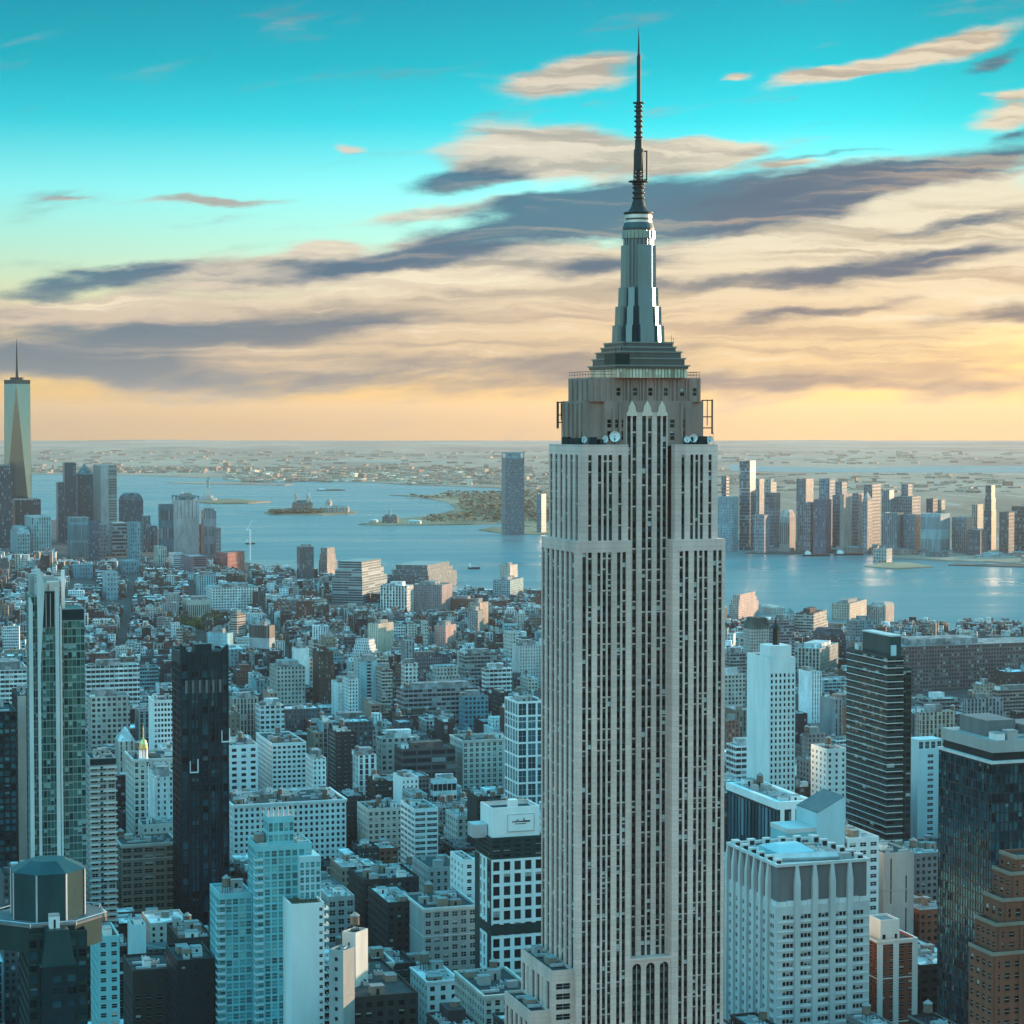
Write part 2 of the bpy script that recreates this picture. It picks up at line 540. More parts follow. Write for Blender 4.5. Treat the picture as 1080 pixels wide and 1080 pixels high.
dark_panel = plain('dark panel', (0.010, 0.026, 0.034), rough=0.35, vary=0.3)
green_metal = plain('dark green metal', (0.016, 0.04, 0.04), rough=0.4, vary=0.25)
foliage = plain('foliage', (0.05, 0.085, 0.03), vary=0.5, scale=0.4, streak=False)
bark = plain('bark', (0.07, 0.05, 0.035))
pane = glass_mat('window glass', dark=(0.011, 0.02, 0.024), share=.25)
pane_dark = glass_mat('dark window glass', dark=(0.010, 0.017, 0.020), share=0.14, blind=(0.38, 0.40, 0.38))
pane_teal = glass_mat('teal curtain glass', dark=(0.08, 0.30, 0.33), share=0.12, blind=(0.30, 0.52, 0.52), rough=0.1, metal=0.35, spread=1.9)
pane_green = glass_mat('green curtain glass', dark=(0.026, 0.085, 0.08), share=0.26, blind=(0.26, 0.42, 0.40), rough=0.08, metal=0.3, spread=2.6)
pane_black = glass_mat('black curtain glass', dark=(0.008, 0.034, 0.045), share=0.07, blind=(0.10, 0.22, 0.25), rough=0.06, metal=0.45, spread=5.0)
pane_blue = glass_mat('blue curtain glass', dark=(0.03, 0.10, 0.13), share=0.1, blind=(0.2, 0.32, 0.36), rough=0.1, metal=0.4)
tower_glass = glass_mat('limestone tower glass', dark=(0.006, 0.007, 0.009), blind=(0.60, 0.58, 0.54), share=0.16)
lit_panel = glass_mat('observation deck glass', dark=(0.62, 0.52, 0.36), blind=(0.8, 0.72, 0.55), share=0.5, rough=0.4, spread=1.4)  # light behind the glass is put into the pale yellow base colour
wall_mat = tinted('masonry with windows', windows=True)
wall_far = tinted('distant masonry with windows', windows=True, fh=0.5)
roof_mat = tinted('roofing')
glassy = tinted('distant curtain wall', windows=True, rough=0.3, glass=(0.03, 0.06, 0.07), fh=0.72)


# ------------------------------------------------------------------ facades
def side_map(side, x0, y0, z0, w):
    """(u along the wall from its start as seen from outside, v up, d inwards) -> local point."""
    if side == 'front':
        return lambda u, v, d: (x0 + u, y0 + d, z0 + v)
    if side == 'left':
        return lambda u, v, d: (x0 + d, y0 + w - u, z0 + v)
    if side == 'right':
        return lambda u, v, d: (x0 - d, y0 + u, z0 + v)
    return lambda u, v, d: (x0 + w - u, y0 - d, z0 + v)


def openings(mb, wins, side, x0, y0, z0, w, h, us, vs, rev=0.35, m=None):
    """A wall with real openings: us = [(u0, u1)...] by vs = [(v0, v1)...]; panes are noted in wins."""
    P = side_map(side, x0, y0, z0, w)
    q = lambda a, b, c, e: mb.face([P(*a), P(*b), P(*c), P(*e)], m)
    edges = [0.0] + [c for p in us for c in p] + [w]
    for i in range(0, len(edges), 2):
        if edges[i + 1] - edges[i] > 1e-4:
            q((edges[i], 0, 0), (edges[i + 1], 0, 0), (edges[i + 1], h, 0), (edges[i], h, 0))
    ve = [0.0] + [c for p in vs for c in p] + [h]
    for u0, u1 in us:
        for i in range(0, len(ve), 2):
            if ve[i + 1] - ve[i] > 1e-4:
                q((u0, ve[i], 0), (u1, ve[i], 0), (u1, ve[i + 1], 0), (u0, ve[i + 1], 0))
        for v0, v1 in vs:
            q((u0, v0, 0), (u0, v0, rev), (u0, v1, rev), (u0, v1, 0))
            q((u1, v0, rev), (u1, v0, 0), (u1, v1, 0), (u1, v1, rev))
            q((u0, v0, 0), (u1, v0, 0), (u1, v0, rev), (u0, v0, rev))
            q((u0, v1, rev), (u1, v1, rev), (u1, v1, 0), (u0, v1, 0))
            wins.append((side, P((u0 + u1) / 2, (v0 + v1) / 2, rev), round(u1 - u0, 3), round(v1 - v0, 3)))


def even(n, length, fill, edge=0.0):
    c = (length - 2 * edge) / n
    return [(edge + (i + 0.5 - fill / 2) * c, edge + (i + 0.5 + fill / 2) * c) for i in range(n)]


def floors(n, h, fill, low=0.0, high=0.0, sit=0.5):
    c = (h - low - high) / n
    return [(low + i * c + (1 - fill) * sit * c, low + i * c + (1 - fill) * sit * c + fill * c) for i in range(n)]


SIDE_ROT = {'front': 0.0, 'left': -math.pi / 2, 'right': math.pi / 2, 'back': math.pi}
WIN_MESH = {}


def win_mesh(w, h, mats, bars):
    key = (w, h, tuple(x.name for x in mats), bars)
    if key in WIN_MESH:
        return WIN_MESH[key]
    mb = MB()
    x, z = w / 2, h / 2
    mb.face([(-x, 0, -z), (x, 0, -z), (x, 0, z), (-x, 0, z)], 0, [(0, 0), (1, 0), (1, 1), (0, 1)])
    if bars and len(mats) > 1:
        t = min(0.055, w * 0.05)
        mb.box(-x, x, -0.09, -0.01, -t, t, 1)
        if w > 2.4:
            mb.box(-t, t, -0.094, -0.012, -z, z, 1)
    o = mb.build('window', mats)
    me = o.data
    bpy.data.objects.remove(o)
    WIN_MESH[key] = me
    return me


def add_windows(root, wins, mats, most=100, bars=True, name='window'):
    """The panes that show largest become parts of their own; the rest of a tall facade is one part."""
    mats = mats if isinstance(mats, (list, tuple)) else [mats]
    mw = root.matrix_basis
    rows = []
    for s in wins:
        p = mw @ Vector(s[1])
        px, py = proj(p)
        vis = -20 < px < 1100 and py < 1090
        foreshort = 1.0 if s[0] == 'front' else 0.35
        rows.append(((0 if vis else 1, -foreshort * s[2] * s[3] / p.y ** 2, py), s))
    rows.sort(key=lambda r: r[0])
    for _, (side, p, w, h) in rows[:most]:
        o = bpy.data.objects.new(name, win_mesh(w, h, mats, bars))
        COL.objects.link(o)
        o.parent = root
        o.location = p
        o.rotation_euler = (0, 0, SIDE_ROT[side])
    rest = rows[most:]
    if rest:
        mb = MB()
        rg = random.Random(len(rest))
        for _, (side, p, w, h) in rest:
            r = SIDE_ROT[side]
            c, s_ = math.cos(r) * w / 2, math.sin(r) * w / 2
            mb.face([(p[0] - c, p[1] - s_, p[2] - h / 2), (p[0] + c, p[1] + s_, p[2] - h / 2), (p[0] + c, p[1] + s_, p[2] + h / 2), (p[0] - c, p[1] - s_, p[2] + h / 2)],
                    0, [(0, 0), (1, 0), (1, 1), (0, 1)], rnd=rg.random())
        o = mb.build('upper_windows' if name == 'window' else name + '_mass', mats[0], root)
        o['kind'] = 'stuff'


SHARED = {}


def shared_part(key, name, make, mats, root, loc, rot=0.0, scale=None):
    """A part whose mesh is shared by all its copies."""
    if key not in SHARED:
        mb = MB()
        make(mb)
        o = mb.build(name, mats)
        SHARED[key] = o.data
        bpy.data.objects.remove(o)
    o = bpy.data.objects.new(name, SHARED[key])
    COL.objects.link(o)
    o.parent = root
    o.location = loc
    o.rotation_euler = (0, 0, rot)
    if scale:
        o.scale = scale
    return o


def tank_parts(mb):
    for sx, sy in ((-1, -1), (1, -1), (1, 1), (-1, 1)):
        mb.bar((sx * 1.25, sy * 1.25, 0), (sx * 1.1, sy * 1.1, 3.2), 0.12, 2)
    mb.box(-1.7, 1.7, -1.7, 1.7, 3.2, 3.45, 2, bottom=True)
    mb.lathe(0, 0, [(1.9, 3.45), (1.85, 7.2)], 14, 0)
    mb.lathe(0, 0, [(2.1, 7.1), (0.0, 8.7)], 14, 1)


def water_tank(root, x, y, z, s=1.0):
    return shared_part('tank', 'water_tank', tank_parts, [tank_wood, tank_roof, black_metal], root, (x, y, z), 0.3, (s, s, s))


def ac_parts(mb):
    mb.box(-1, 1, -0.7, 0.7, 0, 1.1, 0)
    mb.lathe(-0.5, 0, [(0.36, 1.1), (0.36, 1.28)], 10, 1)
    mb.lathe(0.5, 0, [(0.36, 1.1), (0.36, 1.28)], 10, 1)


def hut_parts(mb):
    mb.box(-0.5, 0.5, -0.5, 0.5, 0, 1.0, 0)
    mb.box(-0.53, 0.53, -0.53, 0.53, 1.0, 1.06, 1, bottom=True)
    mb.box(-0.12, 0.1, -0.512, -0.495, 0.02, 0.72, 2)


def dish_parts(mb):
    mb.bar((0, 0, 0), (0, 0, 1.2), 0.08, 1)
    pr = [(0.05, 0.0), (0.6, 0.12), (1.0, 0.4)]
    n = 14
    for (r0, z0), (r1, z1) in zip(pr, pr[1:]):
        for i in range(n):
            a, b = 2 * math.pi * i / n, 2 * math.pi * (i + 1) / n
            mb.face([(r0 * math.cos(a), 0.2 - z0, 1.5 + r0 * math.sin(a)), (r0 * math.cos(b), 0.2 - z0, 1.5 + r0 * math.sin(b)),
                     (r1 * math.cos(b), 0.2 - z1, 1.5 + r1 * math.sin(b)), (r1 * math.cos(a), 0.2 - z1, 1.5 + r1 * math.sin(a))], 0)
    mb.bar((0, 0.15, 1.5), (0, -0.7, 1.5), 0.04, 1)


def clutter(root, x0, x1, y0, y1, z, rg, n=6, tank=0, hut_mat=None, big=1.0):
    """Roof machinery between two corners of a roof, each piece a part."""
    w, d = x1 - x0, y1 - y0
    taken = []

    def spot(r):
        for _ in range(14):
            x, y = rg.uniform(x0 + r, x1 - r) if w > 2 * r else (x0 + x1) / 2, rg.uniform(y0 + r, y1 - r) if d > 2 * r else (y0 + y1) / 2
            if all(math.hypot(x - a, y - b) > r + c for a, b, c in taken):
                taken.append((x, y, r))
                return x, y
        return None

    for _ in range(tank):
        s = spot(2.6)
        if s:
            water_tank(root, *s, z, rg.uniform(0.85, 1.2) * big)
    for i in range(n):
        k = rg.random()
        if k < 0.34:
            s = spot(2.4)
            if s:
                hm = hut_mat or rg.choice([white_brick, concrete, tan_brick])
                shared_part('hut' + hm.name, 'stair_hut', hut_parts, [hm, roof_grey, black_metal], root, (*s, z), rg.choice([0, math.pi / 2]),
                            (rg.uniform(3, 6.5) * big, rg.uniform(3, 5) * big, rg.uniform(2.4, 4.2) * big))
        elif k < 0.8:
            s = spot(1.5)
            if s:
                q = rg.uniform(0.9, 1.9) * big
                shared_part('ac', 'air_conditioner', ac_parts, [duct_metal, black_metal], root, (*s, z), rg.choice([0, math.pi / 2]), (q, q, q))
        else:
            s = spot(2.0)
            if s:
                ln = rg.uniform(4, min(11, max(5, w * 0.5)))
                shared_part('duct', 'roof_duct', lambda mb: mb.box(-0.5, 0.5, -0.5, 0.5, 0.3, 1.2, 0, bottom=True), [duct_metal], root, (*s, z), 0, (ln, 1.1, 1.1))


# ------------------------------------------------------------------ register of what stands where (for the streets between)
TAKEN = []       # (origin, rot, x0, x1, y0, y1)
SEEN = []        # (px left, px right, lowest row in view, distance)
REFS = []        # (px, py, distance, short phrase)


def register(loc, rot, x0, x1, y0, y1, pxl, pxr, yb, D, phrase, ytop):
    TAKEN.append((Vector(loc), rot, x0, x1, y0, y1))
    if yb is not None:
        SEEN.append((pxl, pxr, yb, D))
    if phrase:
        REFS.append(((pxl + pxr) / 2, ytop, D, phrase))


def ucol(px, py):
    """x / y of the line of sight through a pixel."""
    return ((px - 540) / F) / (CP + (540 - py) / F * SP)


def site(xl, xc, xr, py, Y, rot=GRID):
    """Front corner seen at column xc (row py), Y ahead; returns (corner, front width, side depth) such that the front ends at xr, the left side at xl."""
    u, ur, ul = ucol(xc, py), ucol(xr, py), ucol(xl, py)
    tx, ty = math.cos(rot), math.sin(rot)
    nx, ny = -math.sin(rot), math.cos(rot)
    w = (ur - u) * Y / (tx - ur * ty)
    den = max(-nx + ul * ny, 0.03)
    l = (u - ul) * Y / den
    return Vector((u * Y, Y, 0)), w, l

# ------------------------------------------------------------------ the great limestone tower
def limestone_tower():
    Y0 = 752.0
    loc, W, L = site(571, 608, 765, 570, Y0)
    root = thing('art_deco_skyscraper', 'tall grey limestone skyscraper with stepped shoulders, metal mast and needle antenna', 'skyscraper', loc, GRID)
    register(loc, GRID, -14, W + 6, -4, L + 4, 548, 766, 1080, Y0, 'the tall limestone skyscraper', 470)
    zz = lambda py, yl=0.0: at(667, py, Y0 + yl).z
    z72, z81, zcr1, zdeck = zz(571), zz(469, 4), zz(422.5, 8), zz(398, 9)
    zlow = zz(1015, 3)
    strips = []       # (side, local centre bottom..., width, z0, z1)

    def slots(mb, side, x0, y0, z0, w, z1, us, top=4.0, rev=0.55):
        P = side_map(side, x0, y0, z0, w)
        q = lambda a, b, c, e: mb.face([P(*a), P(*b), P(*c), P(*e)])
        h = z1 - z0
        hv = h - top
        edges = [0.0] + [c for p in us for c in p] + [w]
        for i in range(0, len(edges), 2):
            q((edges[i], 0, 0), (edges[i + 1], 0, 0), (edges[i + 1], hv, 0), (edges[i], hv, 0))
        q((0, hv, 0), (w, hv, 0), (w, h, 0), (0, h, 0))
        for u0, u1 in us:
            q((u0, 0, 0), (u0, 0, rev), (u0, hv, rev), (u0, hv, 0))
            q((u1, 0, rev), (u1, 0, 0), (u1, hv, 0), (u1, hv, rev))
            q((u0, hv, rev), (u1, hv, rev), (u1, hv, 0), (u0, hv, 0))
            strips.append((side, P((u0 + u1) / 2, 0, rev), u1 - u0, hv, z0))

    def bays():
        rg = random.Random(5)
        fl = 3.72
        for side, p, w, h, z0 in strips:
            mb = MB()
            n = int(h / fl)
            off = (h - n * fl)
            x = w / 2
            for k in range(n):
                a = off + k * fl
                mb.face([(-x, 0, a), (x, 0, a), (x, 0, a + 1.45), (-x, 0, a + 1.45)], 1)
                mb.face([(-x, 0.12, a + 1.45), (x, 0.12, a + 1.45), (x, 0.12, a + fl), (-x, 0.12, a + fl)], 0, [(0, 0), (1, 0), (1, 1), (0, 1)], rnd=rg.random())
                mb.face([(-x, 0, a + 1.45), (x, 0, a + 1.45), (x, 0.12, a + 1.45), (-x, 0.12, a + 1.45)], 2)
                if rg.random() < 0.33:      # pale sill, where a blind or a steel ledge catches the sky
                    mb.box(-x, x, -0.10, 0.10, a + 1.3, a + 1.8, 2)
            if off > 0.01:
                mb.face([(-x, 0, 0), (x, 0, 0), (x, 0, off), (-x, 0, off)], 1)
            mb.build('window_bay', [tower_glass, spandrel, steel], root, p, SIDE_ROT[side])

    lw = [(2.2, 3.6), (4.3, 5.7), (7.7, 8.95), (9.65, 10.95), (11.6, 12.9), (15.0, 16.3), (17.0, 18.35)]
    uw = [(2.7, 4.0), (6.3, 7.6), (8.35, 9.6), (10.3, 11.6), (13.8, 15.1)]
    a, b = 20.3, W - 20.0            # edges of the recess between the wings
    cw = b - a
    k = cw / 15.4
    cs = [(0.25 * k, 1.65 * k), (2.3 * k, 3.75 * k), (5.85 * k, 7.35 * k), (8.05 * k, 9.5 * k), (11.4 * k, 12.85 * k), (13.55 * k, 14.95 * k)]
    zb = 20.0
    # lower wings
    mb = MB()
    slots(mb, 'front', 0, 0, zb, a, z72, lw)
    slots(mb, 'front', b, 0, zb, W - b, z72, [(u0 + 0.4, u1 + 0.4) for u0, u1 in lw])
    ls = [(0.7 + i * (L - 1.2) / 7, 0.7 + i * (L - 1.2) / 7 + 2.9) for i in range(7)]
    slots(mb, 'left', 0, 0, zb, L, z72, ls)
    rs = [(.7 + i * (L - 1.2) / 7, .7 + i * (L - 1.2) / 7 + 4.2) for i in range(7)]
    slots(mb, 'right', W, 0, zb, L, z72, rs)
    mb.face([(0, L, zb), (0, L, z72), (W, L, z72), (W, L, zb)])
    # the wings' tops and the sides of the recess
    for x0, x1 in ((0, a), (b, W)):
        mb.face([(x0, 0, z72), (x1, 0, z72), (x1, L, z72), (x0, L, z72)])
    mb.face([(a, 0, zb), (a, 5, zb), (a, 5, z72), (a, 0, z72)])
    mb.face([(b, 5, zb), (b, 0, zb), (b, 0, z72), (b, 5, z72)])
    mb.build('shaft_wall', limestone, root)
    # upper wings
    x0, x1, y0, y1 = 2.2, W - 2.4, 1.6, L - 2
    au, bu = a - 0.6, b + 1.4
    mb = MB()
    slots(mb, 'front', x0, y0, z72, au - x0, z81, uw, 3.6)
    slots(mb, 'front', bu, y0, z72, x1 - bu, z81, [(u0 * (x1 - bu) / 17.5, u1 * (x1 - bu) / 17.5) for u0, u1 in uw], 3.6)
    n = y1 - y0
    slots(mb, 'left', x0, y0, z72, n, z81, [(1.0 + i * (n - 1.5) / 6, 1.0 + i * (n - 1.5) / 6 + 2.6) for i in range(6)], 3.6)
    mb.face([(x1, y0, z72), (x1, y1, z72), (x1, y1, z81), (x1, y0, z81)])
    for p, q in ((x0, au), (bu, x1)):
        mb.face([(p, y0, z81), (q, y0, z81), (q, y1, z81), (p, y1, z81)])
    mb.face([(au, y0, z72), (au, 5, z72), (au, 5, z81), (au, y0, z81)])
    mb.face([(bu, 5, z72), (bu, y0, z72), (bu, y0, z81), (bu, 5, z81)])
    mb.face([(x0, y1, z72), (x0, y1, z81), (x1, y1, z81), (x1, y1, z72)])
    mb.build('upper_shaft_wall', limestone, root)
    # recess, from the ledge to the arches of the crown
    zarch = zz(438, 5)
    mb = MB()
    slots(mb, 'front', a, 5.0, zlow, cw, zarch + 1.0, cs, 1.0)
    mb.build('recess_wall', limestone, root)
    # crown
    rgc = random.Random(2)
    cx0, cx1, cy0, cy1 = 5.6, 50.2, 5.0, 31.0
    mb = MB()
    c1 = zcr1
    for fx0, fx1, yy in ((cx0 + 6.5, a, 5.0), (b, cx1 - 5, 5.0)):
        side = []
        for s, e in (((fx0 + 0.9), fx0 + 2.6), ((fx1 - 4.6), fx1 - 1.2)):
            side.append((s - fx0, e - fx0))
        openings(mb, crown_w, 'front', fx0, yy, z81 - 0.5, fx1 - fx0, c1 - z81 + 0.5, side, [(2.0, 5.2), (6.4, 9.2)], 0.5)
    mb.face([(a, 5.0, zarch + 1.0), (b, 5.0, zarch + 1.0), (b, 5.0, c1), (a, 5.0, c1)])
    # stepped corners on both sides
    for s in (-1, 1):
        e = cx0 + 6.5 if s < 0 else cx1 - 5
        o = cx0 if s < 0 else cx1
        p0, p1 = (e, 5.0), (e, 7.0)
        q0, q1 = (o, 7.0), (o, cy1)
        for u, v in ((p0, p1), ((e, 7.0), (o, 7.0)), (q0, q1)):
            if s < 0:
                u, v = v, u
            mb.face([(*u, z81 - 0.5), (*v, z81 - 0.5), (*v, c1), (*u, c1)])
    mb.face([(cx0, cy1, z81 - .5), (cx0, cy1, c1), (cx1, cy1, c1), (cx1, cy1, z81 - .5)])
    mb.face([(cx0, 7.0, c1), (cx1, 7.0, c1), (cx1, cy1, c1), (cx0, cy1, c1)])
    mb.face([(cx0 + 6.5, 5, c1), (cx1 - 5, 5, c1), (cx1 - 5, 7, c1), (cx0 + 6.5, 7, c1)])
    # fluted side facing the left: pilasters
    for i in range(5):
        yy = 9.5 + i * 4.6
        mb.box(cx0 - 0.7, cx0 + 0.002, yy, yy + 2.0, z81, c1 - 0.8)
        mb.box(cx1 - 0.002, cx1 + 0.5, yy, yy + 2.0, z81, c1 - 0.8)
    for xx in (cx0 + 6.9, cx0 + 9.8, cx0 + 12.2, b + 5.2, b + 7.0, cx1 - 6.4):
        mb.box(xx - .45, xx + .45, 4.45, 4.997, z81, c1 - rgc.uniform(.5, 3.0))
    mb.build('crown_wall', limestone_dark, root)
    # crown, upper tier with one row of small windows
    ux0, ux1, uy0 = cx0 + 1.6, cx1 - 1.6, 5.7
    mb = MB()
    w2 = ux1 - ux0
    us = [(w2 * f - 0.75, w2 * f + 0.75) for f in (0.25, 0.40, 0.54, 0.68, 0.83, 0.945)]
    openings(mb, crown_w, 'front', ux0, uy0, c1 - 0.4, w2, zdeck - c1 + 0.4, us, [(2.2, 4.9)], 0.45)
    mb.face([(ux0, cy1 - 2, c1 - .4), (ux0, uy0, c1 - .4), (ux0, uy0, zdeck), (ux0, cy1 - 2, zdeck)])
    mb.face([(ux1, uy0, c1 - .4), (ux1, cy1 - 2, c1 - .4), (ux1, cy1 - 2, zdeck), (ux1, uy0, zdeck)])
    mb.face([(ux0, uy0, zdeck), (ux1, uy0, zdeck), (ux1, cy1 - 2, zdeck), (ux0, cy1 - 2, zdeck)])
    for f0, f1 in ((0.03, 0.05), (0.085, 0.10), (0.19, 0.205), (0.295, 0.305), (0.36, 0.37), (0.44, 0.45), (0.50, 0.51), (0.575, 0.585), (0.645, 0.655), (0.715, 0.725), (0.79, 0.80), (0.86, 0.87), (0.975, 0.99), (0.14, 0.155), (0.325, 0.345), (0.465, 0.48), (0.605, 0.62), (0.745, 0.765), (0.89, 0.905)):
        mb.box(ux0 + w2 * f0, ux0 + w2 * f1, uy0 - 0.5, uy0 + 0.002, c1 - 0.2, zdeck - 0.4)
    for i in range(4):
        yy = 8.5 + i * 5.0
        mb.box(ux0 - 0.6, ux0 + 0.002, yy, yy + 2.2, c1, zdeck - 0.6)
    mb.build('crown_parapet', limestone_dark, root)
    # carved arch heads over the three centre bays
    for i in (0, 2, 4):
        s, e = a + cs[i][0] - 0.25, a + cs[i + 1][1] + 0.25
        m_ = (s + e) / 2
        mb = MB()
        hw = (e - s) / 2
        pts = [(-hw, 0), (hw, 0), (hw, 1.1), (hw * 0.72, 1.6), (hw * 0.62, 3.2), (hw * 0.3, 4.4), (0, 5.4), (-hw * 0.3, 4.4), (-hw * 0.62, 3.2), (-hw * 0.72, 1.6), (-hw, 1.1)]
        mb.face([(x, -0.25, z) for x, z in pts])
        for j in range(len(pts)):
            p, q = pts[j], pts[(j + 1) % len(pts)]
            mb.face([(p[0], 0.1, p[1]), (q[0], 0.1, q[1]), (q[0], -0.25, q[1]), (p[0], -0.25, p[1])])
        mb.bar((0, -0.32, -0.4), (0, -0.32, 4.6), 0.14)
        mb.build('arch_head', steel, root, (m_, 4.98, zarch - 0.2))
    # ledge and the block with three arched bays below the recess
    mb = MB()
    bw = cw / 3
    for i in range(3):
        s = a + i * bw
        mb.face([(s, 0.4, zb), (s + 0.9, 0.4, zb), (s + 0.9, 0.4, zlow), (s, 0.4, zlow)])
        mb.face([(s + bw - 0.9, 0.4, zb), (s + bw, 0.4, zb), (s + bw, 0.4, zlow), (s + bw - 0.9, 0.4, zlow)])
        n = 10
        r = (bw - 1.8) / 2
        zc = zlow - 1.6 - r
        prev = None
        for j in range(n + 1):
            t = math.pi * j / n
            p = (s + bw / 2 - r * math.cos(t), zc + r * math.sin(t))
            if prev:
                mb.face([(prev[0], 0.4, prev[1]), (p[0], 0.4, p[1]), (p[0], 0.4, zlow), (prev[0], 0.4, zlow)])
                mb.face([(prev[0], 1.0, prev[1]), (p[0], 1.0, p[1]), (p[0], 0.4, p[1]), (prev[0], 0.4, prev[1])])
            prev = p
        for e, f in ((s + 0.9, 1), (s + bw - 0.9, -1)):
            mb.face([(e, 0.4, zb), (e, 1.0, zb), (e, 1.0, zc), (e, 0.4, zc)][::f])
        arch_bays.append((s + 0.9, s + bw - 0.9, zlow - 1.6))
    mb.face([(a, 0.4, zlow), (b, 0.4, zlow), (b, 5.1, zlow), (a, 5.1, zlow)])
    mb.box(a, b, 0.0, 0.399, zlow - 0.6, zlow + 0.3)
    mb.build('arcade_wall', limestone, root)
    rg = random.Random(8)
    for s, e, zt in arch_bays:
        mb = MB()
        for c in (0, 1):
            p0 = s + c * ((e - s) / 2) + (0.15 if c else 0.0)
            p1 = p0 + (e - s) / 2 - 0.15
            k_ = 0
            z = zt
            while z > zb + 4:
                mb.face([(p0, 1.0, z - 2.2), (p1, 1.0, z - 2.2), (p1, 1.0, z), (p0, 1.0, z)], 0, [(0, 0), (1, 0), (1, 1), (0, 1)], rnd=rg.random())
                mb.face([(p0, 0.9, z - 3.72), (p1, 0.9, z - 3.72), (p1, 0.9, z - 2.2), (p0, 0.9, z - 2.2)], 1)
                z -= 3.72
        mb.box((s + e) / 2 - 0.05, (s + e) / 2 + 0.2, 0.8, 1.1, zb, zt - 1.0, 2)
        mb.build('arched_window_bay', [tower_glass, spandrel, steel], root)
    bays()
    add_windows(root, crown_w, [tower_glass, steel])
    # setback blocks on the left at the foot of the shaft
    for xs, xe, ys, ye, ztop in ((-8.2, -0.01, 2.0, 36.0, zz(1022, 2)), (-15.5, -8.21, 4.0, 33.0, zz(1062, 5))):
        mb = MB()
        ws = []
        slots2 = [(1.2 + i * 5.4, 1.2 + i * 5.4 + 3.2) for i in range(int((ye - ys) / 5.4))]
        openings(mb, ws, 'left', xs, ys, 0, ye - ys, ztop, slots2, [(2, ztop - 4.5)], 0.6)
        fr = [(1.6, xe - xs - 1.4)]
        openings(mb, ws, 'front', xs, ys, 0, xe - xs, ztop, fr, floors(int(ztop / 3.7), ztop, 0.58, 2, 4), 0.4)
        mb.face([(xe, ys, 0), (xe, ye, 0), (xe, ye, ztop), (xe, ys, ztop)])
        mb.face([(xs, ye, 0), (xs, ye, ztop), (xe, ye, ztop), (xe, ye, 0)])
        mb.face([(xs + .5, ys + .5, ztop - 1), (xe - .5, ys + .5, ztop - 1), (xe - .5, ye - .5, ztop - 1), (xs + .5, ye - .5, ztop - 1)], 1)
        for p, q in (((xs, ys), (xe, ys)), ((xe, ys), (xe, ye)), ((xe, ye), (xs, ye)), ((xs, ye), (xs, ys))):
            ins = lambda t: (min(max(t[0], xs + .5), xe - .5), min(max(t[1], ys + .5), ye - .5))
            mb.face([(*p, ztop), (*q, ztop), (*ins(q), ztop), (*ins(p), ztop)])
            mb.face([(*ins(p), ztop), (*ins(q), ztop), (*ins(q), ztop - 1), (*ins(p), ztop - 1)])
        mb.build('setback_block', [limestone, tar], root)
        add_windows(root, ws, [tower_glass, steel], 40)
        clutter(root, xs + 1, xe - 1, ys + 2, ye - 2, ztop - 1, random.Random(3), 4)
    # dishes and plant on the 81st floor ledges, brackets of the broadcasting gear
    for x, y, s in ((11.6, 3.2, 1.3), (15, 2.6, 1.9), (42.3, 2.8, 1.2), (44.5, 2.4, 1.5), (46.0, 3.4, 1.2), (51.0, 3.0, 1.2), (4.2, 4.5, 1.2)):
        shared_part('dish', 'satellite_dish', dish_parts, [white_paint, black_metal], root, (x, y, z81), rad(-20 + x % 7 * 8), (s, s, s))
    for x, y, s in ((7.2, 3.4, 2.0), (9.8, 3.5, 1.4), (43.6, 4.0, 2.0), (47.8, 3.2, 2.2), (49.5, 4.2, 1.4), (4.0, 9.0, 1.8), (3.6, 14.0, 1.6), (3.6, 20.0, 2.0)):
        shared_part('acd', 'equipment_cabinet', lambda mb: mb.box(-0.8, 0.8, -0.6, 0.6, 0, 1.3), black_metal, root, (x, y, z81), 0.2 * x, (s, s, s))
    for x, y, zlo, zhi, out in ((cx1, 7.2, zz(458, 12), zz(421, 12), 3.6), (cx0, 29.0, zz(452, 12), zz(423, 12), -2.4)):
        mb = MB()
        mb.bar((x + out, y, zlo), (x + out, y, zhi), 0.32)
        mb.bar((x + out * 0.45, y, zlo + 3), (x + out * 0.45, y, zhi), 0.14)
        for z in (zhi - 0.3, (zlo + zhi) / 2, zlo + 2.2):
            mb.bar((x - out * 0.2, y, z), (x + out, y, z), 0.14)
        mb.build('antenna_bracket', antenna_metal, root)
    for x in (2.6, 20.2, 52.0):
        mb = MB()
        mb.bar((0, 0, 0), (0, 0, 4.5), 0.07)
        mb.build('whip_antenna', antenna_metal, root, (x, 2.2, z81))
    # observation deck railing
    mb = MB()
    for p, q in (((ux0 + .3, uy0 + .3), (ux1 - .3, uy0 + .3)), ((ux1 - .3, uy0 + .3), (ux1 - .3, cy1 - 2.3)), ((ux0 + .3, cy1 - 2.3), (ux0 + .3, uy0 + .3))):
        for z in (1.1, 2.1):
            mb.bar((*p, zdeck + z), (*q, zdeck + z), 0.05)
        for i in range(9):
            x, y = p[0] + (q[0] - p[0]) * i / 8, p[1] + (q[1] - p[1]) * i / 8
            mb.bar((x, y, zdeck), (x, y, zdeck + 2.4), 0.05)
    mb.build('deck_railing', antenna_metal, root)
    # ---------------- mast
    mx, my = 28.9, 16.0
    yb = 20.0
    zm = lambda py: zz(py, yb)
    px = 1 / (F / (Y0 + yb))             # metres per pixel at the mast
    dz = zdeck
    # enclosure of the deck and three stepped roofs
    e = 13.3
    mb = MB()
    n = 22
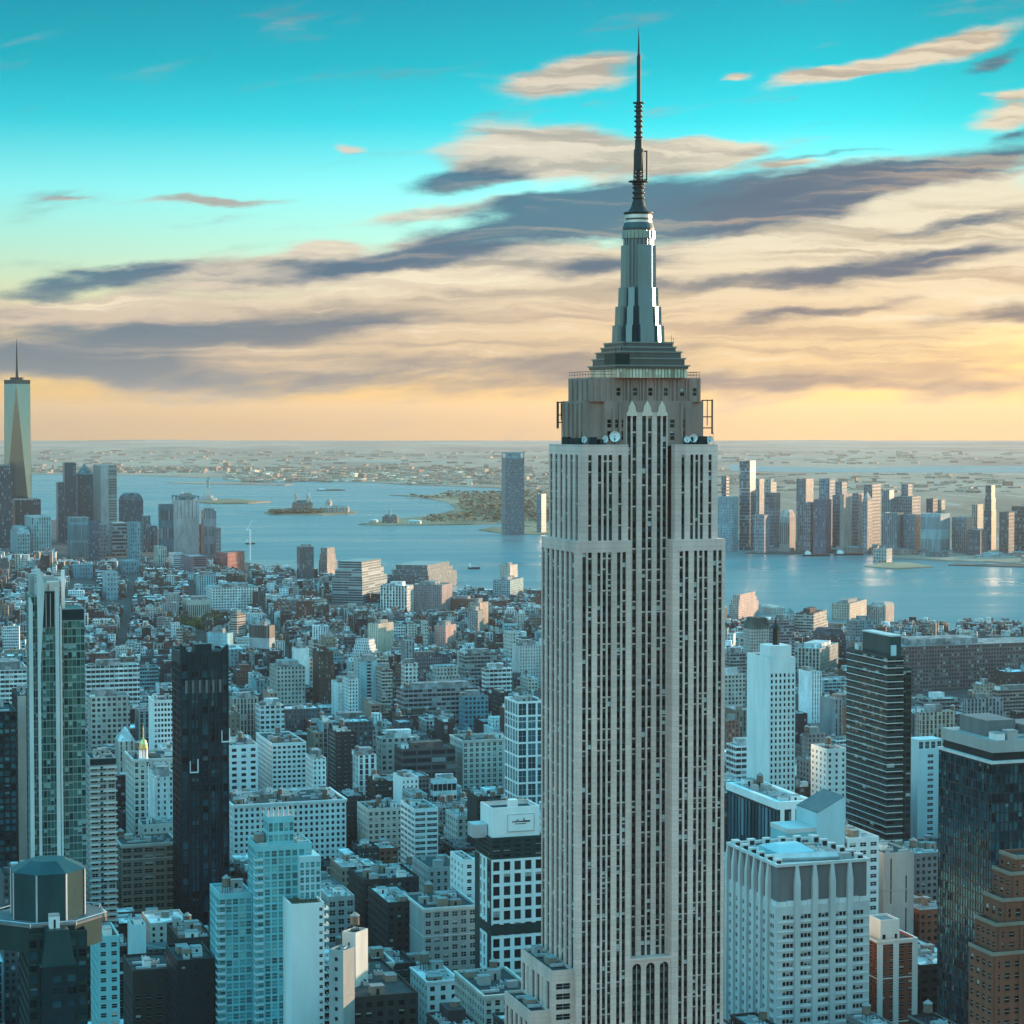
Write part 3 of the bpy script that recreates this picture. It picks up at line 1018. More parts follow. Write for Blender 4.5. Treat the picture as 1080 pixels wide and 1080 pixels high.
    for side, w in (('front', 2 * e), ('left', 2 * e), ('right', 2 * e)):
        P = side_map(side, mx - e if side != 'right' else mx + e, my - e, dz, w)
        rg = random.Random(2)
        for i in range(n):
            u0, u1 = w * i / n, w * (i + 1) / n
            mb.face([P(u0 + .12, 0, 0.2), P(u1 - .12, 0, 0.2), P(u1 - .12, 3.1, 0.2), P(u0 + .12, 3.1, 0.2)], 0, [(0, 0), (1, 0), (1, 1), (0, 1)], rnd=rg.random())
            mb.face([P(u0 - .12, 0, 0), P(u0 + .12, 0, 0), P(u0 + .12, 3.1, 0), P(u0 - .12, 3.1, 0)], 1)
    mb.build('deck_enclosure', [lit_panel, mast_metal], root)
    zt = [dz + 3.1]
    mb = MB()
    for half, py, over in ((13.6, 385.5, 0.5), (12.6, 378.0, 0.4), (11.6, 371.0, 0.4), (10.2, 366.0, 0.3), (9.4, 361.0, 0.3)):
        z1 = zm(py)
        z0 = zt[-1]
        mb.box(mx - half, mx + half, my - half, my + half, z0, z1 - 0.5, 0)
        mb.box(mx - half - over, mx + half + over, my - half - over, my + half + over, z1 - 0.5, z1, 1, bottom=True)
        zt.append(z1)
    mb.box(mx - 13.9, mx - 8.5, my - 13.8, my - 3, zm(385.5) - 0.2, zm(374), 2)
    mb.build('mast_base', [mast_dark, mast_metal, black_metal], root)
    for i in range(7):
        mb = MB()
        hh = (5.5, 3.8, 6.2, 3.2, 4.2, 3.4, 5.0)[i]
        mb.bar((0, 0, 0), (0, 0, hh), 0.07)
        mb.build('whip_antenna', antenna_metal, root, (mx + (-13, -10.5, -8.6, -12.3, 9.5, 12.6, 11.0)[i], my - 12 + i, zm((384, 377, 366, 384, 366, 384, 371)[i])))
    zbase = zm(361)
    # winged buttresses on the four diagonal and four straight sides
    def wing(ang, steps, thick, mat):
        mb = MB()
        for r0, z0, r1, z1 in steps:
            mb.prism([(0, -thick / 2), (r0, -thick / 2), (r0, thick / 2), (0, thick / 2)], z0, z1, top=[(0, -thick / 2), (r1, -thick / 2), (r1, thick / 2), (0, thick / 2)])
        mb.build('mast_wing', mat, root, (mx, my, 0), ang)
    st = [(9.0, zbase, 8.8, zm(343)), (7.9, zm(343), 7.7, zm(323)), (6.7, zm(323), 6.5, zm(303)), (5.75, zm(303), 5.6, zm(258))]
    for kq in range(4):
        wing(kq * math.pi / 2, st, 5.2, mast_metal)
        wing(kq * math.pi / 2 + math.pi / 4, [(r0 * 0.92, z0, r1 * 0.92, z1) for r0, z0, r1, z1 in st[:3]], 2.4, mast_metal)
    # glazed shaft behind the wings
    mb = MB()
    mb.lathe(mx, my, [(5.3, zbase), (5.2, zm(251))], 24, 0)
    for i in range(24):
        t = 2 * math.pi * i / 24
        mb.bar((mx + 5.35 * math.cos(t), my + 5.35 * math.sin(t), zbase), (mx + 5.25 * math.cos(t), my + 5.25 * math.sin(t), zm(252)), 0.12, 1)
    mb.build('mast_shaft', [mast_dark, mast_metal], root)
    mb = MB()
    mb.lathe(mx, my, [(5.55, zm(251)), (5.6, zm(242.5))], 24, 0)
    for i in range(24):
        t = 2 * math.pi * (i + .5) / 24
        mb.bar((mx + 5.65 * math.cos(t), my + 5.65 * math.sin(t), zm(251)), (mx + 5.65 * math.cos(t), my + 5.65 * math.sin(t), zm(243)), 0.22, 1)
    mb.build('mast_lantern', [lit_panel, mast_metal], root)
    mb = MB()
    mb.lathe(mx, my, [(5.6, zm(242.5)), (5.7, zm(240)), (5.2, zm(234.5)), (4.7, zm(234.4)), (4.7, zm(231)), (4.55, zm(230.9)), (4.55, zm(225))], 28)
    mb.build('mast_dome', mast_dark, root)
    for p0, p1 in ((234.0, 231.6), (229.5, 225.8)):
        mb = MB()
        mb.lathe(mx, my, [(4.82, zm(p0)), (4.82, zm(p1)), (4.5, zm(p1) + 0.05)], 28)
        mb.build('mast_band', steel, root)
    mb = MB()
    mb.lathe(mx, my, [(4.6, zm(225)), (5.3, zm(224.4)), (5.3, zm(223)), (3.6, zm(221.5)), (2.6, zm(217)), (2.1, zm(211))], 20)
    mb.build('antenna_foot', antenna_metal, root)
    # antenna
    z = lambda py: zm(py)
    mb = MB()
    pr = [(2.0, z(211))]
    for p in (207.5, 202, 196.5, 192.5):
        pr += [(1.75, z(p + 1.6)), (2.25, z(p + .8)), (2.25, z(p - .6)), (1.75, z(p - 1.4))]
    pr += [(1.8, z(191.0)), (3.6, z(190.6)), (3.6, z(189.6)), (1.4, z(189))]
    mb.lathe(mx, my, pr, 14)
    mb.build('antenna_trunk', antenna_metal, root)
    mb = MB()
    for i in range(4):
        t = math.pi / 4 + i * math.pi / 2
        mb.bar((mx + 1.75 * math.cos(t), my + 1.75 * math.sin(t), z(189)), (mx + 1.5 * math.cos(t), my + 1.5 * math.sin(t), z(156)), 0.2)
        t2 = t + math.pi / 2
        for j in range(8):
            za, zb2 = z(189) + j * (z(156) - z(189)) / 8, z(189) + (j + 1) * (z(156) - z(189)) / 8
            mb.bar((mx + 1.65 * math.cos(t), my + 1.65 * math.sin(t), za), (mx + 1.65 * math.cos(t2), my + 1.65 * math.sin(t2), zb2), 0.12)
            mb.bar((mx + 1.65 * math.cos(t), my + 1.65 * math.sin(t), zb2), (mx + 1.65 * math.cos(t2), my + 1.65 * math.sin(t2), zb2), 0.12)
    mb.bar((mx, my, z(189)), (mx, my, z(150)), 0.55)
    mb.lathe(mx, my, [(1.75, z(178)), (1.8, z(160)), (1.3, z(156))], 10)
    mb.build('antenna_lattice', antenna_metal, root)
    mb = MB()
    mb.bar((mx + 3.2, my, z(190)), (mx + 3.2, my, z(157)), 0.28)
    mb.bar((mx + 1.0, my, z(157.6)), (mx + 3.2, my, z(157.6)), 0.16)
    mb.bar((mx + 1.0, my, z(188)), (mx + 3.4, my, z(188)), 0.2)
    mb.build('antenna_bracket', antenna_metal, root)
    mb = MB()
    pr = [(1.35, z(158)), (1.3, z(146)), (1.05, z(145))]
    for p in (143, 138, 131.5, 126, 121, 115, 110.5):
        pr += [(1.05, z(p + 1.3)), (1.6, z(p + .8)), (1.6, z(p - .5)), (1.0, z(p - 1.0))]
    pr += [(1.0, z(107.6)), (2.1, z(107.2)), (2.1, z(106.2)), (0.75, z(105.8))]
    mb.lathe(mx, my, pr, 12)
    mb.build('antenna_upper_trunk', antenna_metal, root)
    mb = MB()
    mb.lathe(mx, my, [(0.75, z(106)), (0.72, z(57)), (0.45, z(55)), (0.32, z(40)), (0.04, z(25))], 10)
    mb.build('antenna_needle', antenna_metal, root)
    return root


crown_w, arch_bays = [], []

# ------------------------------------------------------------------ towers of the city
def site_flip(xl, xc, xr, py, Y, rot):
    """As site(), for a building whose right side shows: xc is the front's right corner, the side ends at xr."""
    u, ur, ul = ucol(xc, py), ucol(xr, py), ucol(xl, py)
    tx, ty = math.cos(rot), math.sin(rot)
    nx, ny = -math.sin(rot), math.cos(rot)
    w = (u - ul) * Y / (tx - ul * ty)
    l = (ur - u) * Y / max(nx - ur * ny, 0.05)
    return Vector((u * Y - tx * w, Y - ty * w, 0)), w, l


def parapet(mb, w, l, h, t=0.5, drop=1.1, x0=0.0, y0=0.0, m=0):
    """The top of a wall: coping all round and its inner face; the roof lies `drop` lower."""
    o = [(x0, y0), (x0 + w, y0), (x0 + w, y0 + l), (x0, y0 + l)]
    i = [(x0 + t, y0 + t), (x0 + w - t, y0 + t), (x0 + w - t, y0 + l - t), (x0 + t, y0 + l - t)]
    for a in range(4):
        b = (a + 1) % 4
        mb.face([(*o[a], h), (*o[b], h), (*i[b], h), (*i[a], h)], m, win=(3, 3, 0))
        mb.face([(*i[a], h), (*i[b], h), (*i[b], h - drop), (*i[a], h - drop)], m, win=(3, 3, 0))


def roof_part(root, x0, x1, y0, y1, z, mat, tint=None):
    mb = MB()
    if tint:
        mb.ct = tint
    mb.face([(x0, y0, z), (x1, y0, z), (x1, y1, z), (x0, y1, z)])
    return mb.build('roof', mat, root)


def cornice_part(root, w, l, z, mat, out=0.7, hh=1.1):
    mb = MB()
    mb.box(-out, w + out, -out, -0.003, z - hh, z, bottom=True)
    mb.box(-out, -0.003, -0.002, l, z - hh, z, bottom=True)
    mb.box(w + 0.003, w + out, -0.002, l, z - hh, z, bottom=True)
    mb.box(-out * 0.5, w + out * 0.5, -out * 0.5, -0.004, z - hh * 1.8, z - hh - 0.002, bottom=True)
    return mb.build('cornice', mat, root)


def geo_walls(root, w, l, h, wall, cell, fill, side=None, rev=0.35, low=4.0, high=1.6, x0=0.0, y0=0.0, z0=0.0, name='wall', flip=False, sit=0.45, edge=0.0):
    """Four walls; the front and the shown side have real window openings. Returns the panes."""
    mb, wins = MB(), []
    nf = max(1, int(round((w - 2 * edge) / cell[0])))
    nr = max(1, int(round((h - low - high) / cell[1])))
    openings(mb, wins, 'front', x0, y0, z0, w, h, even(nf, w, fill[0], edge), floors(nr, h, fill[1], low, high, sit), rev)
    sd = 'right' if flip else 'left'
    sx = x0 + w if flip else x0
    if side == 'blank':
        P = side_map(sd, sx, y0, z0, l)
        mb.face([P(0, 0, 0), P(l, 0, 0), P(l, h, 0), P(0, h, 0)])
    else:
        c2, f2 = side if side else (cell, fill)
        ns = max(1, int(round(l / c2[0])))
        nr2 = max(1, int(round((h - low - high) / c2[1])))
        openings(mb, wins, sd, sx, y0, z0, l, h, even(ns, l, f2[0]), floors(nr2, h, f2[1], low, high, sit), rev)
    ox = x0 if flip else x0 + w
    P = side_map('left' if flip else 'right', ox, y0, z0, l)
    mb.face([P(0, 0, 0), P(l, 0, 0), P(l, h, 0), P(0, h, 0)])
    P = side_map('back', x0, y0 + l, z0, w)
    mb.face([P(0, 0, 0), P(w, 0, 0), P(w, h, 0), P(0, h, 0)])
    parapet(mb, w, l, z0 + h, x0=x0, y0=y0)
    mb.build(name, wall, root)
    return wins


def tower(name, label, cat, phrase, px, ytop, yb, D=None, h=None, wall=white_brick, panes=None, cell=(3.6, 3.6), fill=(0.5, 0.5), side=None, roof=tar,
          n=6, tank=1, cornice=None, rot=GRID, flip=False, depth=None, seed=1, group=None, high=1.6, rev=0.35, low=4.0, bars=True, edge=0.0, sit=0.45, hut=None):
    xl, xc, xr = px
    if D is None:
        D = dist_for(ytop, h)
    loc, w, l = (site_flip if flip else site)(xl, xc, xr, ytop, D, rot)
    if depth:
        l = depth
    z = at(xc, ytop, D).z
    root = thing(name, label, cat, loc, rot, group)
    register(loc, rot, 0, w, 0, l, xl, xr, yb, D, phrase, ytop)
    wins = geo_walls(root, w, l, z, wall, cell, fill, side, rev, low, high, flip=flip, sit=sit, edge=edge)
    roof_part(root, 0.5, w - 0.5, 0.5, l - 0.5, z - 1.1, roof)
    add_windows(root, wins, panes or [pane, white_paint], bars=bars)
    if cornice:
        cornice_part(root, w, l, z, cornice)
    sd = 'right' if flip else 'left'
    for f in ((.22, .5, .78) if seed % 3 else (.86,)):
        zc = round((z - low - high) * f / cell[1]) * cell[1] + low - .1
        mb = MB()
        mb.box(-.18 if not flip else .01, w - .01 if not flip else w + .18, -.18, -.004, zc, zc + .45, bottom=True)
        if sd == 'left':
            mb.box(-.18, -.004, -.003, l, zc, zc + .45, bottom=True)
        else:
            mb.box(w + .004, w + .18, -.003, l, zc, zc + .45, bottom=True)
        mb.build('belt_course', cornice or wall, root)
    n = int(n * 1.6)
    clutter(root, 1.5, w - 1.5, 1.5, l - 1.5, z - 1.1, random.Random(seed), n, tank, hut)
    return root, w, l, z


def block(name, label, cat, phrase, px, ytop, yb, D=None, h=None, tint=(0.5, 0.5, 0.5), win=(3.4, 3.4, 0.5), side_win=None, roof_t=(0.3, 0.3, 0.3), kind='flat', rot=GRID,
          flip=False, depth=None, n=4, tank=0, seed=1, group=None, mat=None, top_tint=None, bands=None):
    """A building farther off, whose windows are only a few pixels wide: they stay in its wall."""
    xl, xc, xr = px
    if D is None:
        D = dist_for(ytop, h)
    loc, w, l = (site_flip if flip else site)(xl, xc, xr, ytop, D, rot)
    if depth:
        l = depth
    l = min(l, 160.0)
    z = at(xc, ytop, D).z
    root = thing(name, label, cat, loc, rot, group)
    register(loc, rot, 0, w, 0, l, xl, xr, yb, D, phrase, ytop)
    mt = mat or wall_mat
    rg = random.Random(seed * 7 + int(xl))
    mb = MB()
    mb.ct, mb.cr = tint, rg.random()
    sw = side_win or win

    def ring(mb, x0, x1, y0, y1, z0, z1, wf, ws, t=None):
        a, b, c, d = (x0, y0), (x1, y0), (x1, y1), (x0, y1)
        for p, q, wd, wn in ((a, b, x1 - x0, wf), (b, c, y1 - y0, ws), (c, d, x1 - x0, wf), (d, a, y1 - y0, ws)):
            mb.face([(*p, z0), (*q, z0), (*q, z1), (*p, z1)], 0, [(0, z0), (wd, z0), (wd, z1), (0, z1)], t, wn)

    zr = z
    blank = (3, 3, 0)
    if kind == 'flat':
        ring(mb, 0, w, 0, l, 0, z, win, sw)
        parapet(mb, w, l, z)
        mb.build('wall', mt, root)
        roof_part(root, 0.5, w - 0.5, 0.5, l - 0.5, z - 1.1, roof_mat, roof_t)
    elif kind == 'step':          # terraces stepping back towards the top
        k = 3
        for i in range(k):
            f = i / k * 0.34
            z0, z1 = (0 if i == 0 else z * (0.62 + 0.19 * (i - 1))), z * (0.62 + 0.19 * i)
            ring(mb, w * f / 2, w * (1 - f / 2), l * f / 2, l * (1 - f / 2), z0, z1, win, sw)
            x0, x1, y0, y1 = w * f / 2, w * (1 - f / 2), l * f / 2, l * (1 - f / 2)
            mb.face([(x0, y0, z1), (x1, y0, z1), (x1, y1, z1), (x0, y1, z1)], win=blank, tint=roof_t)
        mb.build('wall', mt, root)
    elif kind in ('hip', 'dome', 'mansard'):
        zb = z * 0.86 if kind == 'hip' else z * 0.84
        ring(mb, 0, w, 0, l, 0, zb, win, sw)
        mb.face([(0, 0, zb), (w, 0, zb), (w, l, zb), (0, l, zb)], win=blank)
        mb.build('wall', mt, root)
        mb = MB()
        mb.ct = top_tint or roof_t
        o = [(0, 0), (w, 0), (w, l), (0, l)]
        s = 0.02 if kind == 'hip' else 0.5
        ins = lambda f: [(w / 2 + (x - w / 2) * f, l / 2 + (y - l / 2) * f) for x, y in o]
        if kind == 'dome':
            zs, fs = [zb, zb + (z - zb) * 0.5, zb + (z - zb) * 0.85, z], [1.0, 0.88, 0.68, 0.5]
            for i in range(3):
                mb.prism(ins(fs[i]), zs[i], zs[i + 1], cap=(i == 2), top=ins(fs[i + 1]))
        else:
            mb.prism(o, zb, z, top=ins(s if kind == 'hip' else 0.72))
        mb.build('pitched_roof', roof_mat, root)
    elif kind == 'bands':         # glass tower in stacked lighter and darker storeys
        z0 = 0.0
        for f, t in bands:
            z1 = z * f
            ring(mb, 0, w, 0, l, z0, z1, win, sw, t)
            z0 = z1
        parapet(mb, w, l, z)
        mb.build('wall', mt, root)
        roof_part(root, 0.5, w - 0.5, 0.5, l - 0.5, z - 1.1, roof_mat, roof_t)
    elif kind == 'crown':         # a frame standing round the plant on the roof
        ring(mb, 0, w, 0, l, 0, z * 0.93, win, sw)
        mb.face([(0, 0, z * .93), (w, 0, z * .93), (w, l, z * .93), (0, l, z * .93)], win=blank)
        mb.build('wall', mt, root)
        mb = MB()
        mb.ct = top_tint or tint
        q = max(1.2, w * 0.06)
        for x, y in ((0, 0), (w - q, 0), (w - q, l - q), (0, l - q)):
            mb.box(x, x + q, y, y + q, z * 0.93, z)
        mb.box(0, w, 0, q, z - q, z, bottom=True)
        mb.box(0, w, l - q, l, z - q, z, bottom=True)
        mb.box(w * .2, w * .8, l * .2, l * .8, z * .93, z * 0.985)
        mb.build('roof_frame', roof_mat, root)
    if kind == 'flat' and n:
        mb = MB()
        mb.ct = roof_t
        f0, f1 = rg.uniform(.1, .35), rg.uniform(.6, .9)
        hh = rg.uniform(3, 5) + z * 0.015
        mb.box(w * f0, w * f1, l * .25, l * .75, z - 1.1, z + hh)
        mb.build('penthouse', roof_mat, root)
        clutter(root, 1, max(1.5, w * f0 - 1), 1, l - 1, z - 1.1, rg, n, tank)
    return root, w, l, z


# ------------------------------------------------------------------ towers close by
def left_crown_tower():
    D = 700.0
    loc, w, l = site(-6, 30, 92, 1000, D)
    root = thing('office_tower', 'dark green glass tower with a faceted angular crown, bottom left corner', 'tower', loc, GRID)
    z_ = lambda py, yl=0.0: at(45, py, D + yl).z
    zt = z_(985)
    register(loc, GRID, -12, w + 4, -2, l + 12, 0, 98, 1080, D, 'the faceted crown tower', 910)
    wins = []
    # body
    wins += geo_walls(root, w, 34, zt, green_metal, (3.0, 3.9), (0.72, 0.62), None, 0.25, 4, 1.5)
    roof_part(root, 0.5, w - 0.5, 0.5, 33.5, zt - 1.1, tar)
    add_windows(root, wins, [pane_black, green_metal], 100)
    # projecting shaft with a mechanical top in the middle of the front
    s0, s1 = w * 0.20, w * 0.75
    zs, zs2 = z_(985, -6), z_(1012, -6)
    mb, ws = MB(), []
    openings(mb, ws, 'front', s0, -6, 0, s1 - s0, zs2 - 3, [(3.2, 6.0), (8.0, 10.8)], floors(30, zs2 - 3, 0.5, 3, 2), 0.3)
    mb.face([(s0, 0, 0), (s0, -6, 0), (s0, -6, zs2 - 3), (s0, 0, zs2 - 3)])
    mb.face([(s1, -6, 0), (s1, 0, 0), (s1, 0, zs2 - 3), (s1, -6, zs2 - 3)])
    mb.build('lift_shaft', dark_panel, root)
    add_windows(root, ws, [pane_black, green_metal], 60)
    mb = MB()
    mb.box(s0 - 0.7, s1 + 0.7, -6.7, 6, zs2 - 3, zs2 - 2.2, 1, bottom=True)
    mb.prism([(s0, -6), (s1, -6), (s1, 6), (s0, 6)], zs2 - 2.2, zs, top=[(s0 + 1.5, -4), (s1 - 1.5, -4), (s1 - 1.5, 6), (s0 + 1.5, 6)])
    mb.build('shaft_top', [green_metal, crown_green], root)
    clutter(root, s0 + 2, s1 - 2, -3, 5, zs, random.Random(4), 5, 0)
    # ledge and the faceted crown
    mb = MB()
    cx, cy = w * 0.44, 19.0
    oct_ = lambda r, a0=rad(22.5), sx=1.0: [(cx + r * sx * math.cos(a0 + i * math.pi / 4), cy + r * math.sin(a0 + i * math.pi / 4)) for i in range(8)]
    zl0, zl1 = z_(985, 18), z_(968, 18)
    mb.prism(oct_(17.0, sx=1.08), zl0 - 3, zl1, 0, True)
    mb.prism(oct_(17.6, sx=1.08), zl1, zl1 + 0.7, 1, True)
    mb.build('crown_ledge', [green_metal, concrete_dark], root)
    mb = MB()
    zc0, zc1, zc2 = zl1 + 0.7, z_(917, 18), z_(907, 18)
    mb.prism(oct_(12.4), zc0, zc1, 0, False)
    mb.prism(oct_(12.7), zc1, zc2, 1, True, top=oct_(6.0))
    mb.build('faceted_crown', [crown_green, crown_green], root)
    for i in range(8):
        p = oct_(12.5)[i]
        mb = MB()
        mb.bar((*p, zc0), (*p, zc1), 0.22)
        mb.build('crown_rib', duct_metal, root)
    # white edge of the ledge
    mb = MB()
    e = oct_(17.9, sx=1.08)
    for i in range(8):
        p, q = e[i], e[(i + 1) % 8]
        mb.bar((*p, zl1 + 1.5), (*q, zl1 + 1.5), 0.12)
        mb.bar((*p, zl1), (*p, zl1 + 1.5), 0.1)
    mb.build('ledge_railing', duct_metal, root)


def finned_glass_tower():
    D = 1000.0
    loc, w, l = site(29, 33, 63, 640, D)
    root = thing('residential_tower', 'slender green glass tower with tall white fins and open crown', 'tower', loc, GRID)
    z_ = lambda py, yl=0.0: at(45, py, D + yl).z
    register(loc, GRID, -2, w + 16, -3, 30, 29, 92, 920, D, 'the finned green glass tower', 610)
    zt, z2 = z_(628), z_(643, 4)
    wins = geo_walls(root, w, 24, zt, frame_grey, (1.7, 3.6), (0.86, 0.86), None, 0.15, 1, 0.5, name='glazed_frame')
    roof_part(root, .5, w - .5, .5, 23.5, zt - 1.1, roof_grey)
    add_windows(root, wins, [pane_green, steel], 100, bars=False, name='glass_panel')
    # wing on the right, a little lower and set back
    u = (w, ucol(91, 800) * D)
    w2 = (ucol(91, 700) * (D + 9) - (loc.x + w * math.cos(GRID))) / math.cos(GRID)
    ws = geo_walls(root, w2, 22, z2, frame_grey, (1.9, 3.6), (0.88, 0.84), None, 0.15, 1, 5.5, x0=w + 0.01, y0=3.0, name='glazed_frame')
    add_windows(root, ws, [pane_green, steel], 100, bars=False, name='glass_panel')
    mb = MB()
    mb.box(w + .4, w + w2 - .3, 2.9, 24, z2 - 5.2, z2 - 0.3)
    mb.build('dark_top_band', dark_panel, root)
    # fins with sloping tops
    def fin(x, t, dp, ztop, slope, zlow=0.0, wide=None):
        mb = MB()
        wt_ = wide or t
        mb.box(x, x + t, -dp, 0.6, zlow, ztop - 45)
        mb.prism([(x, -dp), (x + t, -dp), (x + t, 0.6), (x, 0.6)], ztop - 45, ztop - slope, top=[(x, -dp), (x + wt_, -dp), (x + wt_, 0.6), (x, 0.6)], cap=False)
        mb.prism([(x, -dp), (x + wt_, -dp), (x + wt_, 0.6), (x, 0.6)], ztop - slope, ztop, top=[(x, -dp), (x + wt_ * .4, -dp), (x + wt_ * .4, 0.6), (x, 0.6)])
        mb.build('fin', concrete_pale, root)
    fin(-1.2, 1.7, 1.6, z_(630), 3)
    fin(w * 0.20, 1.3, 1.8, z_(600), 8, wide=3.4)
    fin(w * 0.83, 1.7, 1.8, z_(621), 3)
    fin(w * 0.99, 0.9, 1.2, z_(640), 2)
    mb = MB()
    mb.box(w + 2, w + 3.4, 9, 12, z2 - 10, z_(602, 9))
    mb.build('fin', white_paint, root)
    # dark glazed recess near the top with bright mullions, plant boxes on the roof
    mb = MB()
    xa, xb = w * 0.36, w * 0.82
    mb.box(xa, xb, -0.25, -0.04, z_(662), z_(624))
    mb.build('recessed_bay', dark_panel, root)
    for i in range(4):
        x = xa + (xb - xa) * i / 3
        mb = MB()
        mb.box(x - .12, x + .12, -0.5, -0.26, z_(662), z_(626))
        mb.build('mullion', steel, root)
    for i, (x, y, sx, sz, m) in enumerate(((w * .42, 2, 6, 5, cream_stone), (w * .8, 2, 5.5, 6, cream_stone), (w * .55, 10, 9, 8, concrete), (w * .2, 14, 4, 9, concrete))):
        mb = MB()
        mb.box(x - sx / 2, x + sx / 2, y, y + 5, zt - 1.1, zt + sz)
        mb.build('plant_box', m, root)
    clutter(root, 1, w - 1, 14, 22, zt - 1.1, random.Random(5), 6)


def black_glass_tower():
    root, w, l, z = tower('residential_tower', 'narrow black glass tower with jagged crown, between the low lofts', 'tower', 'the narrow black tower', (182, 190, 241), 688, 966, D=1250,
                          wall=dark_panel, panes=[pane_black, black_metal], cell=(5.4, 4.1), fill=(0.66, 0.86), roof=tar, n=3, tank=0, depth=30, rev=0.5, high=7.0)
    zt = z
    mb = MB()
    e = [(0, 0), (w * .17, 0), (w * .17, 3), (0, 3)]
    mb.prism(e, zt, zt + 4.5, top=[(0, 0), (w * .03, 0), (w * .03, 3), (0, 3)])
    mb.prism([(w * .83, 0), (w, 0), (w, 3), (w * .83, 3)], zt, zt + 3.6, top=[(w * .97, 0), (w, 0), (w, 3), (w * .97, 3)])
    mb.box(w * .35, w * .7, 8, 16, zt - 1.1, zt + 3.5)
    mb.build('crown_peak', dark_panel, root)
    for x in (0.02, .16, .30, .44, .58, .72, .86, .98):
        mb = MB()
        mb.box(w * x - .35, w * x + .35, -0.9, -0.003, 0, zt - 1)
        mb.build('pilaster', dark_panel, root)
    # pale shafts below the crown and two white-framed loggias
    for i in range(6):
        mb = MB()
        xx = w * (.09 + .14 * i)
        mb.box(xx + .2, xx + 2.6, -0.45, -0.1, zt - 24, zt - 16.5)
        mb.build('louvre_panel', concrete_dark, root)
    for xx, zo in ((w * .84, 45), (w * .18, 62)):
        mb = MB()
        mb.box(xx, xx + 5.0, -1.3, -0.92, zo * -1 + zt - 8, zt - zo - 7.3)
        mb.box(xx + 4.4, xx + 5.0, -1.3, -0.92, zt - zo - 7.3, zt - zo)
        mb.box(xx, xx + 0.4, -1.3, -0.92, zt - zo - 7.3, zt - zo - 1)
        mb.build('loggia_frame', white_paint, root)


def balcony_tower():
    root, w, l, z = tower('apartment_tower', 'grey concrete slab tower with stacked ragged balconies', 'tower', 'the balcony slab tower', (91, 95, 122), 800, 960, D=1130,
                          wall=concrete, panes=[pane_dark, steel], cell=(3.8, 3.1), fill=(0.7, 0.6), n=4, tank=0, depth=26, high=4)
    rg = random.Random(11)
    nr = int(z / 3.1)
    k = 0
    for r in range(nr - 1, 4, -1):
        for x0, x1 in ((-.6, w * .38), (w * .5, w + .6)):
            if rg.random() < .85 and k < 90:
                k += 1
                mb = MB()
                zz = r * 3.1
                o = rg.choice([1.3, 1.6])
                mb.box(x0, x1, -o, -.003, zz - .15, zz + 0.05, bottom=True)
                mb.box(x0, x1, -o - .08, -o + .0, zz - .15, zz + 0.95, bottom=True)
                mb.build('balcony', concrete_pale, root)
    mb = MB()
    mb.box(-.1, w + .1, -.3, -.01, z - 3.6, z - .4)
    mb.build('dark_top_band', dark_panel, root)


